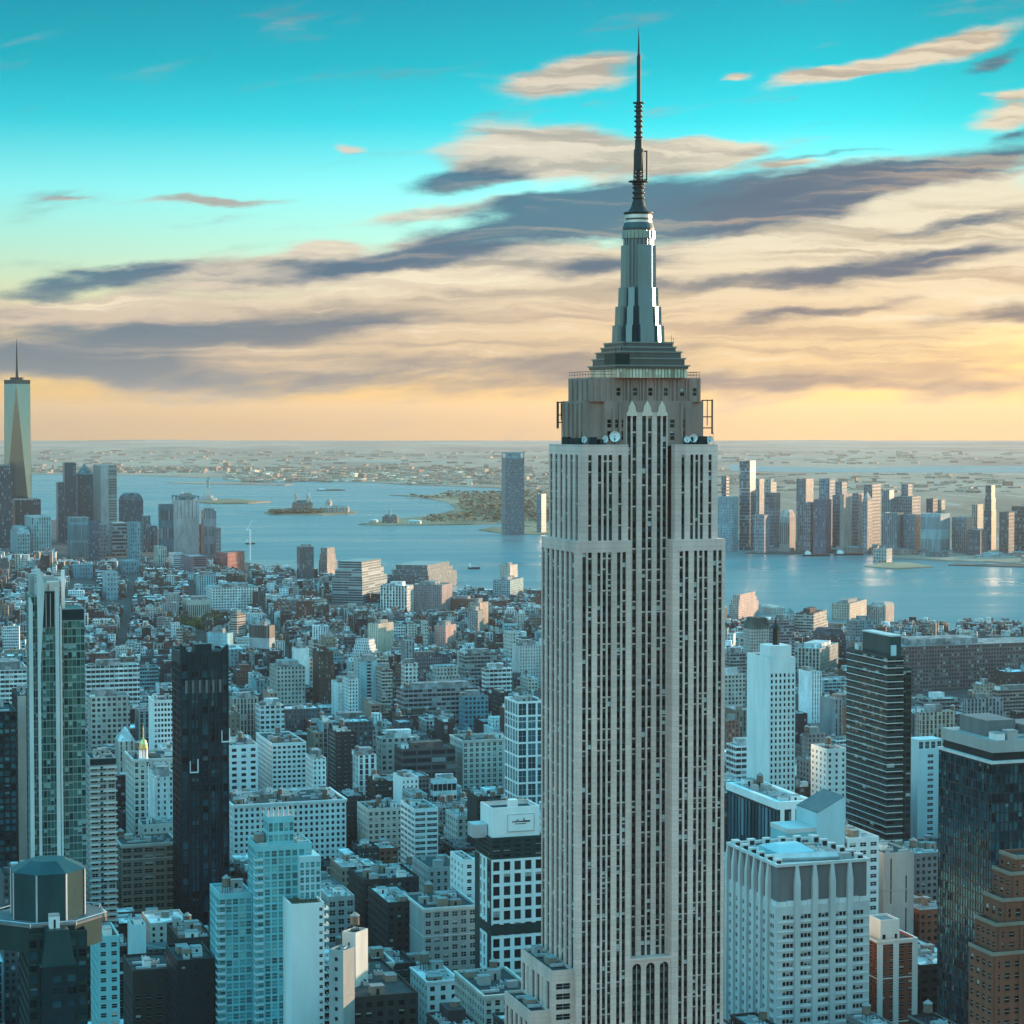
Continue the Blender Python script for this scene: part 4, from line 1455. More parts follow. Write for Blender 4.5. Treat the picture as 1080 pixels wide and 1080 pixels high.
def teal_glass_tower():
    D = 900.0
    y0 = 892
    loc, w, l = site(257, 271, 329, y0, D)
    root = thing('apartment_tower', 'turquoise glass apartment tower with white slab side and corner balconies', 'tower', loc, GRID)
    z_ = lambda py, yl=0.0: at(290, py, D + yl).z
    register(loc, GRID, -14, w + 10, -4, 34, 222, 347, 1080, D, 'the turquoise glass tower', 865)
    zt = z_(y0)
    L = 20
    wins = geo_walls(root, w, L, zt, teal_panel, (3.0, 3.2), (0.74, 0.78), None, 0.3, 1, 2.2, name='glazed_frame')
    roof_part(root, .5, w - .5, .5, L - .5, zt - 1.1, roof_grey)
    add_windows(root, wins, [pane_teal, steel], 100)
    # penthouse on the roof
    zp = z_(862, 6)
    mb, ws = MB(), []
    px0, px1 = w * .25, w * .72
    openings(mb, ws, 'front', px0, 5, zt - 1.1, px1 - px0, zp - zt + 1.1, even(5, px1 - px0, .75), [(1.4, 4.2), (5.6, 9.2)], .3)
    openings(mb, ws, 'left', px0, 5, zt - 1.1, 11, zp - zt + 1.1, even(3, 11, .75), [(1.4, 4.2), (5.6, 9.2)], .3)
    mb.face([(px1, 5, zt - 1.1), (px1, 16, zt - 1.1), (px1, 16, zp), (px1, 5, zp)])
    mb.face([(px0, 16, zt - 1.1), (px0, 16, zp), (px1, 16, zp), (px1, 16, zt - 1.1)])
    mb.face([(px0, 5, zp), (px1, 5, zp), (px1, 16, zp), (px0, 16, zp)], 1)
    mb.build('penthouse', [teal_panel, roof_grey], root)
    add_windows(root, ws, [pane_teal, steel])
    mb = MB()
    for i in range(6):
        x = px0 + (px1 - px0) * i / 5
        mb.bar((x, 5.2, zp), (x, 5.2, zp + 2.2), .08)
        mb.bar((x, 15.8, zp), (x, 15.8, zp + 2.2), .08)
    mb.bar((px0, 5.2, zp + 2.2), (px1, 5.2, zp + 2.2), .1)
    mb.bar((px0, 15.8, zp + 2.2), (px1, 15.8, zp + 2.2), .1)
    mb.build('roof_screen', steel, root)
    clutter(root, px1 + .5, w - 1, 2, L - 2, zt - 1.1, random.Random(2), 4)
    clutter(root, 1, px0 - .5, 2, L - 2, zt - 1.1, random.Random(21), 3)
    # lower wing on the left
    loc2, wl, ll = site(222, 231, 258, 943, D + 6)
    d = loc2 - loc
    lx = d.x * math.cos(GRID) + d.y * math.sin(GRID)
    ly = -d.x * math.sin(GRID) + d.y * math.cos(GRID)
    zw = at(240, 943, D + 6).z
    wl = -0.02 - lx
    ws = geo_walls(root, wl, 22, zw, teal_panel, (2.8, 3.2), (0.8, 0.74), None, .25, 1, 2, x0=lx, y0=ly, name='wing_wall')
    add_windows(root, ws, [pane_teal, steel], 100)
    roof_part(root, lx + .5, lx + wl - .5, ly + .5, ly + 21, zw - 1.1, roof_grey)
    water_tank(root, lx + 4, ly + 5, zw - 1.1, 0.95)
    clutter(root, lx + 6, lx + wl - 1, ly + 2, ly + 20, zw - 1.1, random.Random(9), 3)
    # balconies at the corners
    for x, y, zh, n in ((-1.0, -1.0, zt - 3, 34), (lx - 1.0, ly - 1.0, zw - 2, 30)):
        for i in range(n):
            zz = zh - 3.2 * (i + 1)
            if zz < 3:
                break
            mb = MB()
            mb.box(x, x + 3.4, y, y + 0.98, zz - .18, zz, bottom=True)
            mb.box(x, x + 0.98, y + .981, y + 4.6, zz - .18, zz, bottom=True)
            mb.box(x, x + 3.4, y - .05, y + .02, zz, zz + 1.0)
            mb.box(x - .05, x + .02, y, y + 4.6, zz, zz + 1.0)
            mb.build('balcony', blue_panel, root)
    # white slab in front of the right part
    D3 = D - 12
    loc3, w3, l3 = site(304, 307, 342, 954, D3)
    d = loc3 - loc
    sx = d.x * math.cos(GRID) + d.y * math.sin(GRID)
    sy = -d.x * math.sin(GRID) + d.y * math.cos(GRID)
    zs = at(320, 954, D3).z
    mb, ws = MB(), []
    openings(mb, ws, 'front', sx, sy, 0, w3, zs, [(w3 - 2.1, w3 - 0.7)], floors(int(zs / 3.3), zs, .42, 2, 1.2), .3)
    mb.face([(sx, 6, 0), (sx, sy, 0), (sx, sy, zs), (sx, 6, zs)])
    mb.face([(sx + w3, sy, 0), (sx + w3, 6, 0), (sx + w3, 6, zs), (sx + w3, sy, zs)])
    mb.face([(sx, 6, 0), (sx, 6, zs), (sx + w3, 6, zs), (sx + w3, 6, 0)])
    parapet(mb, w3, 6 - sy, zs, x0=sx, y0=sy)
    mb.build('slab_wall', white_paint, root)
    roof_part(root, sx + .5, sx + w3 - .5, sy + .5, 5.5, zs - 1.1, tar)
    add_windows(root, ws, [pane_dark, steel])
    for i in range(30):
        zz = zs - 3.3 * (i + 1)
        if zz < 4:
            break
        mb = MB()
        mb.box(sx + w3 + .003, sx + w3 + 2.0, sy + .4, sy + 4.4, zz - .2, zz, bottom=True)
        mb.box(sx + w3 + 1.9, sx + w3 + 2.0, sy + .4, sy + 4.4, zz, zz + 1.0)
        mb.build('balcony', white_paint, root)
    # terrace with planters behind the slab and the stepped bay above it
    rg = random.Random(3)
    for i in range(9):
        mb = MB()
        x, y = sx + 2 + i * (w3 - 4) / 8 + rg.uniform(-.5, .5), sy + 1.5 + rg.uniform(0, 3)
        mb.box(x - .5, x + .5, y - .5, y + .5, zs - 1.1, zs - .4, 1)
        for k in range(90):
            a, b, c = rg.gauss(0, .6), rg.gauss(0, .6), rg.uniform(0, 2.0)
            s = .28
            v = Vector((x + a, y + b, zs - .4 + c))
            r1, r2 = Vector((rg.uniform(-s, s), rg.uniform(-s, s), rg.uniform(-s, s))), Vector((rg.uniform(-s, s), rg.uniform(-s, s), rg.uniform(-s, s)))
            mb.face([v, v + r1, v + r1 + r2, v + r2], 0)
        mb.build('terrace_plant', [foliage, concrete], root)
    zb = z_(905)
    mb, ws = MB(), []
    bx0, bx1 = w * .74, w + 3.0
    openings(mb, ws, 'front', bx0, -3.2, 0, bx1 - bx0, zb, even(4, bx1 - bx0, .68), floors(int(zb / 3.2), zb, .72, 1, 2), .3)
    mb.face([(bx0, 0, 0), (bx0, -3.2, 0), (bx0, -3.2, zb), (bx0, 0, zb)])
    mb.face([(bx1, -3.2, 0), (bx1, 10, 0), (bx1, 10, zb), (bx1, -3.2, zb)])
    mb.face([(bx0, -3.2, zb), (bx1, -3.2, zb), (bx1, 10, zb), (bx0, 10, zb)])
    mb.build('bay_wall', blue_panel, root)
    add_windows(root, ws, [pane_teal, steel], 60)


def gridded_tower():
    """Dark tower whose storeys are gathered in white frames, with a white plant box and its sign on top."""
    D = 1000.0
    loc, w, l = site(501, 518, 574, 884, D)
    root = thing('office_tower', 'dark tower gridded with white frames, white rooftop box bearing a sign', 'tower', loc, GRID)
    z_ = lambda py, yl=0.0: at(530, py, D + yl).z
    register(loc, GRID, -1, w + 2, -2, l + 2, 501, 570, 1050, D, 'the white-framed dark tower', 852)
    zt = z_(884)
    L = min(l, 50)
    zd = z_(907)          # dark band at the top
    ze0, ze1 = z_(976), z_(987)
    mb, ws = MB(), []
    P = floors(4, zt - zd, .5, .5, 1)
    nb = max(4, int(round(w / 5.2)))
    us = even(nb, w, .62)
    vs = []
    for a, b in ((0.0, ze0), (ze1, zd)):
        n = max(1, int(round((b - a) / 5.6)))
        vs += [(a + v0, a + v1) for v0, v1 in floors(n, b - a, .74, 0.4, 0.4)]
    vs.sort()
    openings(mb, ws, 'front', 0, 0, 0, w, zd, us, vs, .5)
    openings(mb, ws, 'left', 0, 0, 0, L, zd, [(L * .30, L * .40), (L * .52, L * .62)], vs, .5)
    mb.face([(w, 0, 0), (w, L, 0), (w, L, zd), (w, 0, zd)])
    mb.face([(0, L, 0), (0, L, zd), (w, L, zd), (w, L, 0)])
    mb.build('frame_wall', white_brick, root)
    mb = MB()
    mb.box(-.12, w + .12, -.12, -.002, ze0 + .01, ze1 - .01, bottom=True)
    mb.box(-.12, -.002, -.121, L, ze0 + .01, ze1 - .01, bottom=True)
    mb.box(-.10, -.003, -.11, L * .24, 0, zd - .2)
    mb.box(-.10, -.003, L * .70, L, 0, zd - .2)
    mb.build('dark_band', green_metal, root)
    # glazed corner strip
    for i in range(int(zd / 5.6)):
        mb = MB()
        mb.box(-.2, -.105, L * .06, L * .2, i * 5.6 + 1, i * 5.6 + 4)
        mb.build('corner_window', pane, root)
    w2 = []
    mb = MB()
    openings(mb, w2, 'front', 0, 0, zd, w, zt - zd, us, P, .3)
    openings(mb, w2, 'left', 0, 0, zd, L, zt - zd, even(8, L, .6), P, .3)
    mb.face([(w, 0, zd), (w, L, zd), (w, L, zt), (w, 0, zt)])
    mb.face([(0, L, zd), (0, L, zt), (w, L, zt), (w, L, zd)])
    parapet(mb, w, L, zt)
    mb.build('dark_top', green_metal, root)
    roof_part(root, .5, w - .5, .5, L - .5, zt - 1.1, roof_grey)
    add_windows(root, ws, [pane_dark, black_metal], 100)
    add_windows(root, w2, [pane_dark, black_metal], 60)
    # white box and sign board
    b0, b1 = 1.0, w - 1.6
    zb = z_(852, 3)
    mb = MB()
    mb.box(b0, b1, 2, 20, zt - 1.1, zb, top=False)
    t = .6
    for x0, x1, y0, y1 in ((b0, b1, 2, 2 + t), (b0, b1, 20 - t, 20), (b0, b0 + t, 2 + t, 20 - t), (b1 - t, b1, 2 + t, 20 - t)):
        mb.face([(x0, y0, zb), (x1, y0, zb), (x1, y1, zb), (x0, y1, zb)])
    mb.box(b0 + 10, b0 + 14, 6, 10, zb - 3, zb + 2.5)
    mb.face([(b0 + t, 2 + t, zb - 2), (b1 - t, 2 + t, zb - 2), (b1 - t, 20 - t, zb - 2), (b0 + t, 20 - t, zb - 2)], 1)
    mb.build('rooftop_box', [white_paint, tar], root)
    s0, s1 = b0 + (b1 - b0) * .32, b0 + (b1 - b0) * .88
    z0, z1 = z_(878.5, 2), z_(860, 2)
    mb = MB()
    mb.box(s0, s1, 1.6, 1.995, z0, z1, 0, bottom=True)
    for a, b, c, d in ((s0, s1, z1 - .25, z1), (s0, s1, z0, z0 + .25), (s0, s0 + .25, z0 + .25, z1 - .25), (s1 - .25, s1, z0 + .25, z1 - .25)):
        mb.box(a, b, 1.5, 1.598, c, d, 1, bottom=True)
    sb = mb.build('sign_board', [white_paint, concrete], root)
    # the lettering is too small in the photograph to be read: dark hand-written strokes
    rg = random.Random(6)
    zc = (z0 + z1) / 2 + .5
    xs = s0 + (s1 - s0) * .18
    xe = s0 + (s1 - s0) * .82
    mb = MB()
    n = 13
    for i in range(n):
        x = xs + (xe - xs) * i / (n - 1)
        hgt = rg.choice([.35, .45, .5, 1.0]) if i != 8 else 1.5
        mb.bar((x, 1.55, zc - .25), (x + .12, 1.55, zc + hgt), .13 if i < 7 else .2)
        if i < n - 1:
            mb.bar((x, 1.552, zc + rg.uniform(-.2, .2)), (x + (xe - xs) / (n - 1), 1.552, zc + rg.uniform(-.2, .3)), .10 if i < 7 else .17)
    mb.bar((xs + 1.2, 1.55, zc - 1.0), (xe - 1.6, 1.55, zc - 1.0), .12)
    mb.build('sign_script', black_metal, sb)
    mb = MB()
    mb.box(b0 - 7, b0 - .5, 8, 18, zt - 1.1, zt + 5)
    mb.build('plant_house', [duct_metal], root)
    clutter(root, 1, w - 1, 22, L - 2, zt - 1.1, random.Random(13), 6, 0)


def ribbed_hotel():
    """Pale concrete hotel: piers run past the windows and up over a dark crown."""
    D = 920.0
    loc, w, l = site(766, 819, 917, 975, D)
    root = thing('hotel_tower', 'pale concrete tower with ribs rising over a dark crown, tall limestone skyscraper to its left', 'tower', loc, GRID)
    z_ = lambda py, yl=0.0: at(840, py, D + yl).z
    L = min(l, 66)
    register(loc, GRID, -2, w + 3, -2, L + 2, 766, 917, 1080, D, 'the ribbed concrete tower', 885)
    zw = z_(957)          # top of the windows
    zt = z_(912)          # top of the crown at the front corner
    nf, ns = 5, 7
    pw = 2.5
    mb, ws = MB(), []
    bay = (w - pw) / nf
    rows = floors(int(zw / 4.1), zw - 2, .46, 2, .4, .35)
    us = []
    for i in range(nf):
        c0, c1 = pw / 2 + i * bay + pw / 2 + .3, pw / 2 + (i + 1) * bay - pw / 2 - .3
        k = 3
        for j in range(k):
            us.append((c0 + (c1 - c0) * (j + .06) / k, c0 + (c1 - c0) * (j + .94) / k))
    openings(mb, ws, 'front', 0, 0, 0, w, zw, us, rows, .5)
    sb = (L - pw) / ns
    us = []
    for i in range(ns):
        c0, c1 = pw + i * sb + .5, (i + 1) * sb - .2
        for j in range(2):
            us.append((c0 + (c1 - c0) * (j + .08) / 2, c0 + (c1 - c0) * (j + .92) / 2))
    openings(mb, ws, 'left', 0, 0, 0, L, zw, us, rows, .5)
    mb.face([(w, 0, 0), (w, L, 0), (w, L, zw), (w, 0, zw)])
    mb.face([(0, L, 0), (0, L, zw), (w, L, zw), (w, L, 0)])
    mb.face([(0, 0, zw), (w, 0, zw), (w, L, zw), (0, L, zw)])
    mb.build('wall', concrete_pale, root)
    add_windows(root, ws, [pane, black_metal], 100)
    for i in range(int(zw / 4.1)):            # pale sill course of every storey, in front of the bays
        zz = 2 + i * (zw - 2 - 2.4) / int(zw / 4.1)
        if proj((loc.x, loc.y, zz))[1] > 1100:
            continue
        mb = MB()
        mb.box(.2, w - .2, -.35, -.004, zz - .5, zz + .15, bottom=True)
        mb.build('sill_course', white_brick, root)
    # dark crown, leaning slightly inwards
    mb = MB()
    i0 = 1.0
    mb.prism([(i0, i0), (w - i0, i0), (w - i0, L - i0), (i0, L - i0)], zw, zt - 1.2, 0, cap=False)
    mb.build('crown_wall', concrete_dark, root)
    mb = MB()
    cap = 1.2
    for x0, x1, y0, y1 in ((-.2, w + .2, -.2, cap), (-.2, w + .2, L - cap, L + .2), (-.2, cap, cap, L - cap), (w - cap, w + .2, cap, L - cap)):
        mb.box(x0, x1, y0, y1, zt - 1.2, zt, bottom=True)
    mb.build('crown_coping', concrete_pale, root)
    roof_part(root, cap, w - cap, cap, L - cap, zt - 2.2, roof_silver)
    # panels below the crown between the ribs
    for i in range(1, nf):
        x = i * bay
        mb = MB()
        mb.prism([(x, -1.0), (x + pw, -1.0), (x + pw, .9), (x, .9)], 0, zw + (zt - zw) * .55, cap=False)
        mb.prism([(x, -1.0), (x + pw, -1.0), (x + pw, .9), (x, .9)], zw + (zt - zw) * .55, zt - .4, top=[(x + .7, -.2), (x + pw - .7, -.2), (x + pw - .7, .9), (x + .7, .9)])
        mb.build('rib', concrete_pale, root)
    for i in range(1, ns + 1):
        y = i * sb
        mb = MB()
        mb.prism([(-1.0, y + pw), (-1.0, y), (.9, y), (.9, y + pw)], 0, zw + (zt - zw) * .55, cap=False)
        mb.prism([(-1.0, y + pw), (-1.0, y), (.9, y), (.9, y + pw)], zw + (zt - zw) * .55, zt - .4, top=[(-.2, y + pw - .7), (-.2, y + .7), (.9, y + .7), (.9, y + pw - .7)])
        mb.build('rib', concrete_pale, root)
    rg = random.Random(5)
    mb = MB()
    for i in range(9):
        mb.box(w * i / 9 + .1, w * (i + 1) / 9 - .1, .35, .995, zw, zw + 1.9 + (i % 2) * .3)
    for i in range(9):
        mb.box(.35, .995, L * i / 9 + .1, L * (i + 1) / 9 - .1, zw, zw + 1.9 + (i % 2) * .3)
    mb.build('parapet_panels', white_brick, root)
    # merlon-like vents round the roof and the plant in the middle
    for i in range(6):
        for x, y in ((1.5 + (w - 6) * i / 5, L - 4), (1.2, 4 + (L - 10) * i / 5), (w - 4.2, 4 + (L - 10) * i / 5)):
            shared_part('vent', 'roof_vent', lambda mb: (mb.box(0, 3.2, 0, 2.6, 0, 3.6, 0), mb.box(.5, 2.7, -.05, -.004, .8, 2.9, 1)), [concrete_pale, black_metal], root, (x, y, zt - 2.2))
    mb = MB()
    mb.box(w * .22, w * .62, L * .35, L * .75, zt - 2.2, zt + .6, 0)
    mb.prism([(w * .22, L * .35), (w * .62, L * .35), (w * .62, L * .75), (w * .22, L * .75)], zt + .6, zt + 3.0, 1, top=[(w * .3, L * .5), (w * .54, L * .5), (w * .54, L * .6), (w * .3, L * .6)])
    mb.build('plant_house', [teal_panel, blue_panel], root)
    mb = MB()
    mb.bar((w * .12, L * .3, zt - .4), (w * .8, L * .22, zt - .4), 1.3)
    mb.build('roof_duct', roof_silver, root)
    clutter(root, w * .6, w * .92, L * .12, L * .8, zt - 2.2, rg, 10)


def stone_setback_tower():
    """Brown brick tower at the right edge, stepping back towards an arched top."""
    D = 640.0
    root = None
    steps = [(1022, 1047, 1100, 1005, 0), (1031, 1051, 1100, 974, 3), (1038, 1058, 1100, 948, 6), (1048, 1066, 1100, 920, 8), (1057, 1072, 1100, 903, 10)]
    loc, w, l = site(1022, 1047, 1130, 1005, D)
    DEP = l
    root = thing('apartment_tower', 'brown brick tower with many setbacks and an arched panel, bottom right corner', 'tower', loc, GRID)
    register(loc, GRID, -8, w + 4, -2, 40, 1018, 1080, 1080, D, 'the brown setback tower', 900)
    zlow = 0.0
    T = Matrix.Rotation(-GRID, 4, 'Z') @ Matrix.Translation(-loc)
    allw = []
    for i, (xl, xc, xr, py, back) in enumerate(steps):
        p = at(xc, py, D + back)
        q = T @ p
        x0, y0, z1 = q.x, q.y, q.z
        w1 = w - x0
        l1 = max(DEP - y0 * .6, 8)
        ws = geo_walls(root, w1, l1, z1 - zlow, brown_brick, (3.4, 3.5), (.5, .52), None, .35, 1.2 if i else 4, 2.0, x0=x0, y0=y0, z0=zlow, name='setback_wall')
        mb = MB()
        mb.box(x0 - .3, x0 + w1, y0 - .3, y0 - .003, z1 - 1.0, z1 + .1, bottom=True)
        mb.box(x0 - .3, x0 - .003, y0 - .002, y0 + l1, z1 - 1.0, z1 + .1, bottom=True)
        mb.build('cornice', tan_brick, root)
        roof_part(root, x0 + .5, x0 + w1 - .5, y0 + .5, y0 + l1 - .5, z1 - 1.1, tar)
        for a in range(4):
            mb = MB()
            xx = x0 + 1.2 + a * (w1 - 2.4) / 3
            mb.box(xx - .5, xx + .5, y0 - .35, y0 - .004, max(zlow, z1 - 40), z1 - 1.2)
            mb.build('pilaster', brown_brick, root)
        allw += ws
        zlow = z1 - 1.2
        if i == 2:      # arched panel
            mb = MB()
            cx, cz, r = x0 + w1 * .5, z1 + 1.5, 4.2
            for k in range(12):
                a0, a1 = math.pi * k / 12, math.pi * (k + 1) / 12
                for r0, r1 in ((r, r + .7), (r * .55, r * .68)):
                    mb.face([(cx + r0 * math.cos(a0), y0 + 2.4, cz + r0 * math.sin(a0)), (cx + r1 * math.cos(a0), y0 + 2.4, cz + r1 * math.sin(a0)),
                             (cx + r1 * math.cos(a1), y0 + 2.4, cz + r1 * math.sin(a1)), (cx + r0 * math.cos(a1), y0 + 2.4, cz + r0 * math.sin(a1))])
                mb.bar((cx + r * .68 * math.cos(a0), y0 + 2.5, cz + r * .68 * math.sin(a0)), (cx + r * math.cos(a0), y0 + 2.5, cz + r * math.sin(a0)), .12)
            mb.build('arched_panel', cream_stone, root)
    add_windows(root, allw, [pane_dark, cream_stone], 100)
    shared_part('dishw', 'satellite_dish', dish_parts, [white_paint, black_metal], root, (T @ at(1062, 974, D + 8)) + Vector((0, 0, -1)), 0.5, (1.0, 1.0, 1.0))
    mb = MB()
    q = T @ at(1066, 990, D + 9)
    mb.box(q.x - 4, q.x + 5, q.y - 2, q.y + 4, q.z - 4, q.z + 2)
    mb.build('plant_house', duct_metal, root)


def black_slab_right():
    D = 900.0
    root, w, l, z = tower('office_tower', 'black glass slab with a concrete top storey, copper glow on its face', 'tower', 'the black glass slab', (990, 1006, 1090, 800), 800, 1000, D=D,
                          wall=dark_panel, panes=[pane_black, black_metal], cell=(1.9, 3.9), fill=(.72, .86), roof=tar, n=6, tank=0, high=1.0, bars=False) if False else (None,) * 4
    loc, w, l = site(990, 1046, 1130, 806, D)
    root = thing('office_tower', 'black glass slab with a concrete plant storey on top', 'tower', loc, GRID)
    z = at(1046, 806, D).z
    L = min(l, 60)
    register(loc, GRID, 0, w, 0, L, 990, 1080, 1015, D, 'the black glass slab', 765)
    wins = geo_walls(root, w, L, z, dark_panel, (2.1, 4.0), (.80, .84), None, .2, 3, .6)
    add_windows(root, wins, [pane_black, black_metal], 100, bars=False, name='glass_panel')
    mb = MB()
    mb.box(-.5, w + .5, -.5, L + .5, z, z + 1.1, bottom=True)
    mb.build('roof_edge', concrete_pale, root)
    zt = at(1046, 782, D).z
    mb = MB()
    mb.box(1.5, w - 1.5, 1.5, L - 1.5, z + 1.1, z + 4.5, 1)
    mb.box(.8, w - .8, .8, L - .8, z + 4.5, zt, 0, bottom=True)
    mb.build('plant_storey', [concrete, black_metal], root)
    mb = MB()
    zz = at(1046, 765, D).z
    mb.box(5, w * .5, L * .3, L * .8, zt, zz)
    mb.box(w * .55, w - 3, 4, L * .6, zt, zz - 2)
    mb.build('penthouse', concrete_dark, root)
    clutter(root, 1, w - 1, 1, L * .28, zt, random.Random(8), 7)


def banded_glass_tower():
    D = 1250.0
    loc, w, l = site(893, 936, 953, 692, D)
    root = thing('office_tower', 'dark green glass tower banded with pale storey lines', 'tower', loc, GRID)
    z = at(936, 692, D).z
    L = min(l, 66)
    register(loc, GRID, 0, w + 14, 0, L, 893, 965, 890, D, 'the banded green glass tower', 668)
    ws = geo_walls(root, w, L, z, green_metal, (4.4, 4.0), (.94, .72), ((5.2, 4.0), (.96, .72)), .2, 3, 1.0)
    add_windows(root, ws, [pane_dark, steel], 100, bars=False, name='glass_band')
    roof_part(root, .5, w - .5, .5, L - .5, z - 1.1, tar)
    n = int(z / 4.0)
    for i in range(n):
        zz = 3 + (z - 4) * i / ((z - 4) / 4.0)
        if zz > z - .5:
            break
        mb = MB()
        mb.box(-.22, w + .1, -.22, -.003, zz - .25, zz + .2, bottom=True)
        mb.box(-.22, -.003, -.002, L, zz - .25, zz + .2, bottom=True)
        mb.build('storey_line', concrete_pale, root)
    # recessed bay on the right, lower
    w2 = (ucol(965, 720) - ucol(953, 720)) * D / .96
    z2 = at(958, 706, D).z
    ws = geo_walls(root, w2, L - 8, z2, green_metal, (4.4, 4.0), (.9, .68), None, .2, 3, 1.0, x0=w + .02, y0=3.0, name='bay_wall')
    add_windows(root, ws, [pane_dark, steel], 60, bars=False, name='glass_band')
    roof_part(root, w + .5, w + w2 - .5, 3.5, L - 6, z2 - 1.1, tar)
    # glazed plant storey above
    mb = MB()
    zp = at(936, 672, D).z
    mb.box(3, w - .6, 2, L * .72, z - 1.1, zp, 0)
    mb.box(2.8, w - .4, 1.8, L * .72 + .2, zp, zp + .8, 1, bottom=True)
    mb.build('plant_storey', [crown_green, concrete_pale], root)
    mb = MB()
    mb.box(w * .3, w * .6, -1.0 + 2, 6, z - 1.1, z + 6)
    mb.build('lift_house', blue_panel, root)
    clutter(root, 1, w - 1, L * .75, L - 2, z - 1.1, random.Random(4), 4)


def white_frame_block():
    """Low dark block whose roof is edged by a broad white frame."""
    D = 1140.0
    loc, w, l = site(767, 821, 858, 846, D)
    root = thing('office_block', 'low dark glass block edged with a broad white roof frame', 'office block', loc, GRID)
    z = at(821, 846, D).z
    L = min(l, 80)
    register(loc, GRID, 0, w, 0, L, 767, 890, 890, D, 'the white-edged dark block', 825)
    ws = geo_walls(root, w, L, z - 4, dark_panel, (5.0, 8.0), (.62, .82), ((4.6, 60.0), (.88, .97)), .4, 3, .6)
    add_windows(root, ws, [pane_blue, black_metal], 90, bars=False, name='glass_panel')
    mb = MB()
    t = 2.2
    for x0, x1, y0, y1 in ((-.6, w + .6, -.6, t), (-.6, w + .6, L - t, L + .6), (-.6, t, t, L - t), (w - t, w + .6, t, L - t)):
        mb.box(x0, x1, y0, y1, z - 4, z, bottom=True)
    mb.build('roof_frame', white_paint, root)
    for x in (1.0, w * .36, w * .66, w - 2.4):
        mb = MB()
        mb.box(x, x + 2.2, -.7, -.003, 0, z - 4.01)
        mb.build('pier', white_paint, root)
    roof_part(root, t, w - t, t, L - t, z - 1.4, roof_grey)
    clutter(root, t + 1, w - t - 1, t + 1, L - t - 1, z - 1.4, random.Random(6), 14, 1)
    # wedge-shaped annexe in front
    D2 = 1070.0
    loc, w, l = site(829, 862, 891, 856, D2)
    root = thing('office_block', 'pale blue-grey wedge-roofed annexe in front of the white-edged block', 'office block', loc, GRID)
    register(loc, GRID, -16, w, 0, 26, 829, 891, 905, D2, 'the wedge-roofed annexe', 845)
    z0, z1 = at(862, 858, D2).z, at(891, 842, D2).z
    mb = MB()
    a, b, c, d = (0, 0), (w, 0), (w, 24), (0, 24)
    mb.face([(*a, 0), (*b, 0), (*b, z1), (*a, z0)])
    mb.face([(*b, 0), (*c, 0), (*c, z1), (*b, z1)])
    mb.face([(*c, 0), (*d, 0), (*d, z0), (*c, z1)])
    mb.face([(*d, 0), (*a, 0), (*a, z0), (*d, z0)])
    mb.build('wall', blue_panel, root)
    mb = MB()
    mb.face([(.0, .0, z0 + .3), (w, 0, z1 + .3), (w, 24, z1 + .3), (0, 24, z0 + .3)])
    mb.face([(.0, .0, z0), (w, 0, z1), (w, 0, z1 + .3), (0, 0, z0 + .3)])
    mb.face([(0, 24, z0), (0, 0, z0), (0, 0, z0 + .3), (0, 24, z0 + .3)])
    mb.build('roof', concrete_dark, root)
    zb = at(840, 878, D2).z
    mb = MB()
    mb.box(-15, -.01, 2, 22, 0, zb)
    mb.build('side_block', teal_panel, root)
    mb = MB()
    mb.box(-15.2, -.02, 1.9, 22.1, zb + .003, zb + 2.2)
    mb.build('coping', concrete_pale, root)
    for i in range(5):
        mb = MB()
        mb.box(-13.8 + i * 2.8, -11.8 + i * 2.8, 1.85, 1.995, zb - 6, zb - 2)
        mb.build('window', pane, root)


def domed_hall():
    """Arched-window block with a small gilded cupola."""
    root, w, l, z = tower('hotel_building', 'teal stone block with arched top windows and gilded corner cupola', 'building', 'the gilded cupola block', (121, 141, 190), 801, 868, D=1480,
                          wall=cream_stone, panes=[pane, steel], cell=(4.2, 4.2), fill=(.56, .66), n=5, tank=1, depth=40, cornice=concrete_pale)
    mb = MB()
    cx = w * .22
    for k in range(8):
        a = k * math.pi / 4
        mb.bar((cx + 2.6 * math.cos(a), 3 + 2.6 * math.sin(a), z - 1), (cx + 2.6 * math.cos(a), 3 + 2.6 * math.sin(a), z + 6.5), .38, 1)
    mb.lathe(cx, 3, [(3.4, z - 1.1), (3.4, z + .6), (2.0, z + .61)], 16, 1)
    mb.lathe(cx, 3, [(3.3, z + 6.4), (3.3, z + 7.2), (2.9, z + 7.3), (2.7, z + 10), (1.9, z + 12.4), (.5, z + 13.6), (.35, z + 19), (0, z + 24)], 16, 0)
    mb.build('cupola', [gold, white_paint], root)
    for i in range(7):
        mb = MB()
        xx = w * (.36 + i * .092)
        r = 1.5
        pts = [(xx - r, z - 7)] + [(xx - r * math.cos(math.pi * j / 8), z - 4.2 + r * math.sin(math.pi * j / 8)) for j in range(9)] + [(xx + r, z - 7)]
        for p, q in zip(pts, pts[1:]):
            mb.bar((p[0], -.25, p[1]), (q[0], -.25, q[1]), .22)
        mb.build('window_arch', white_paint, root)

SHEDS = []


# ------------------------------------------------------------------ water, land, far shores
def flat(name, pts, z0, z1, mat):
    """A sheet of land with a low bank round it."""
    mb = MB()
    ar = sum(pts[i][0] * pts[(i + 1) % len(pts)][1] - pts[(i + 1) % len(pts)][0] * pts[i][1] for i in range(len(pts)))
    if ar < 0:
        pts = pts[::-1]
    mb.prism([(p[0], p[1]) for p in pts], z0, z1)
    return structure(mb.build(name, mat))


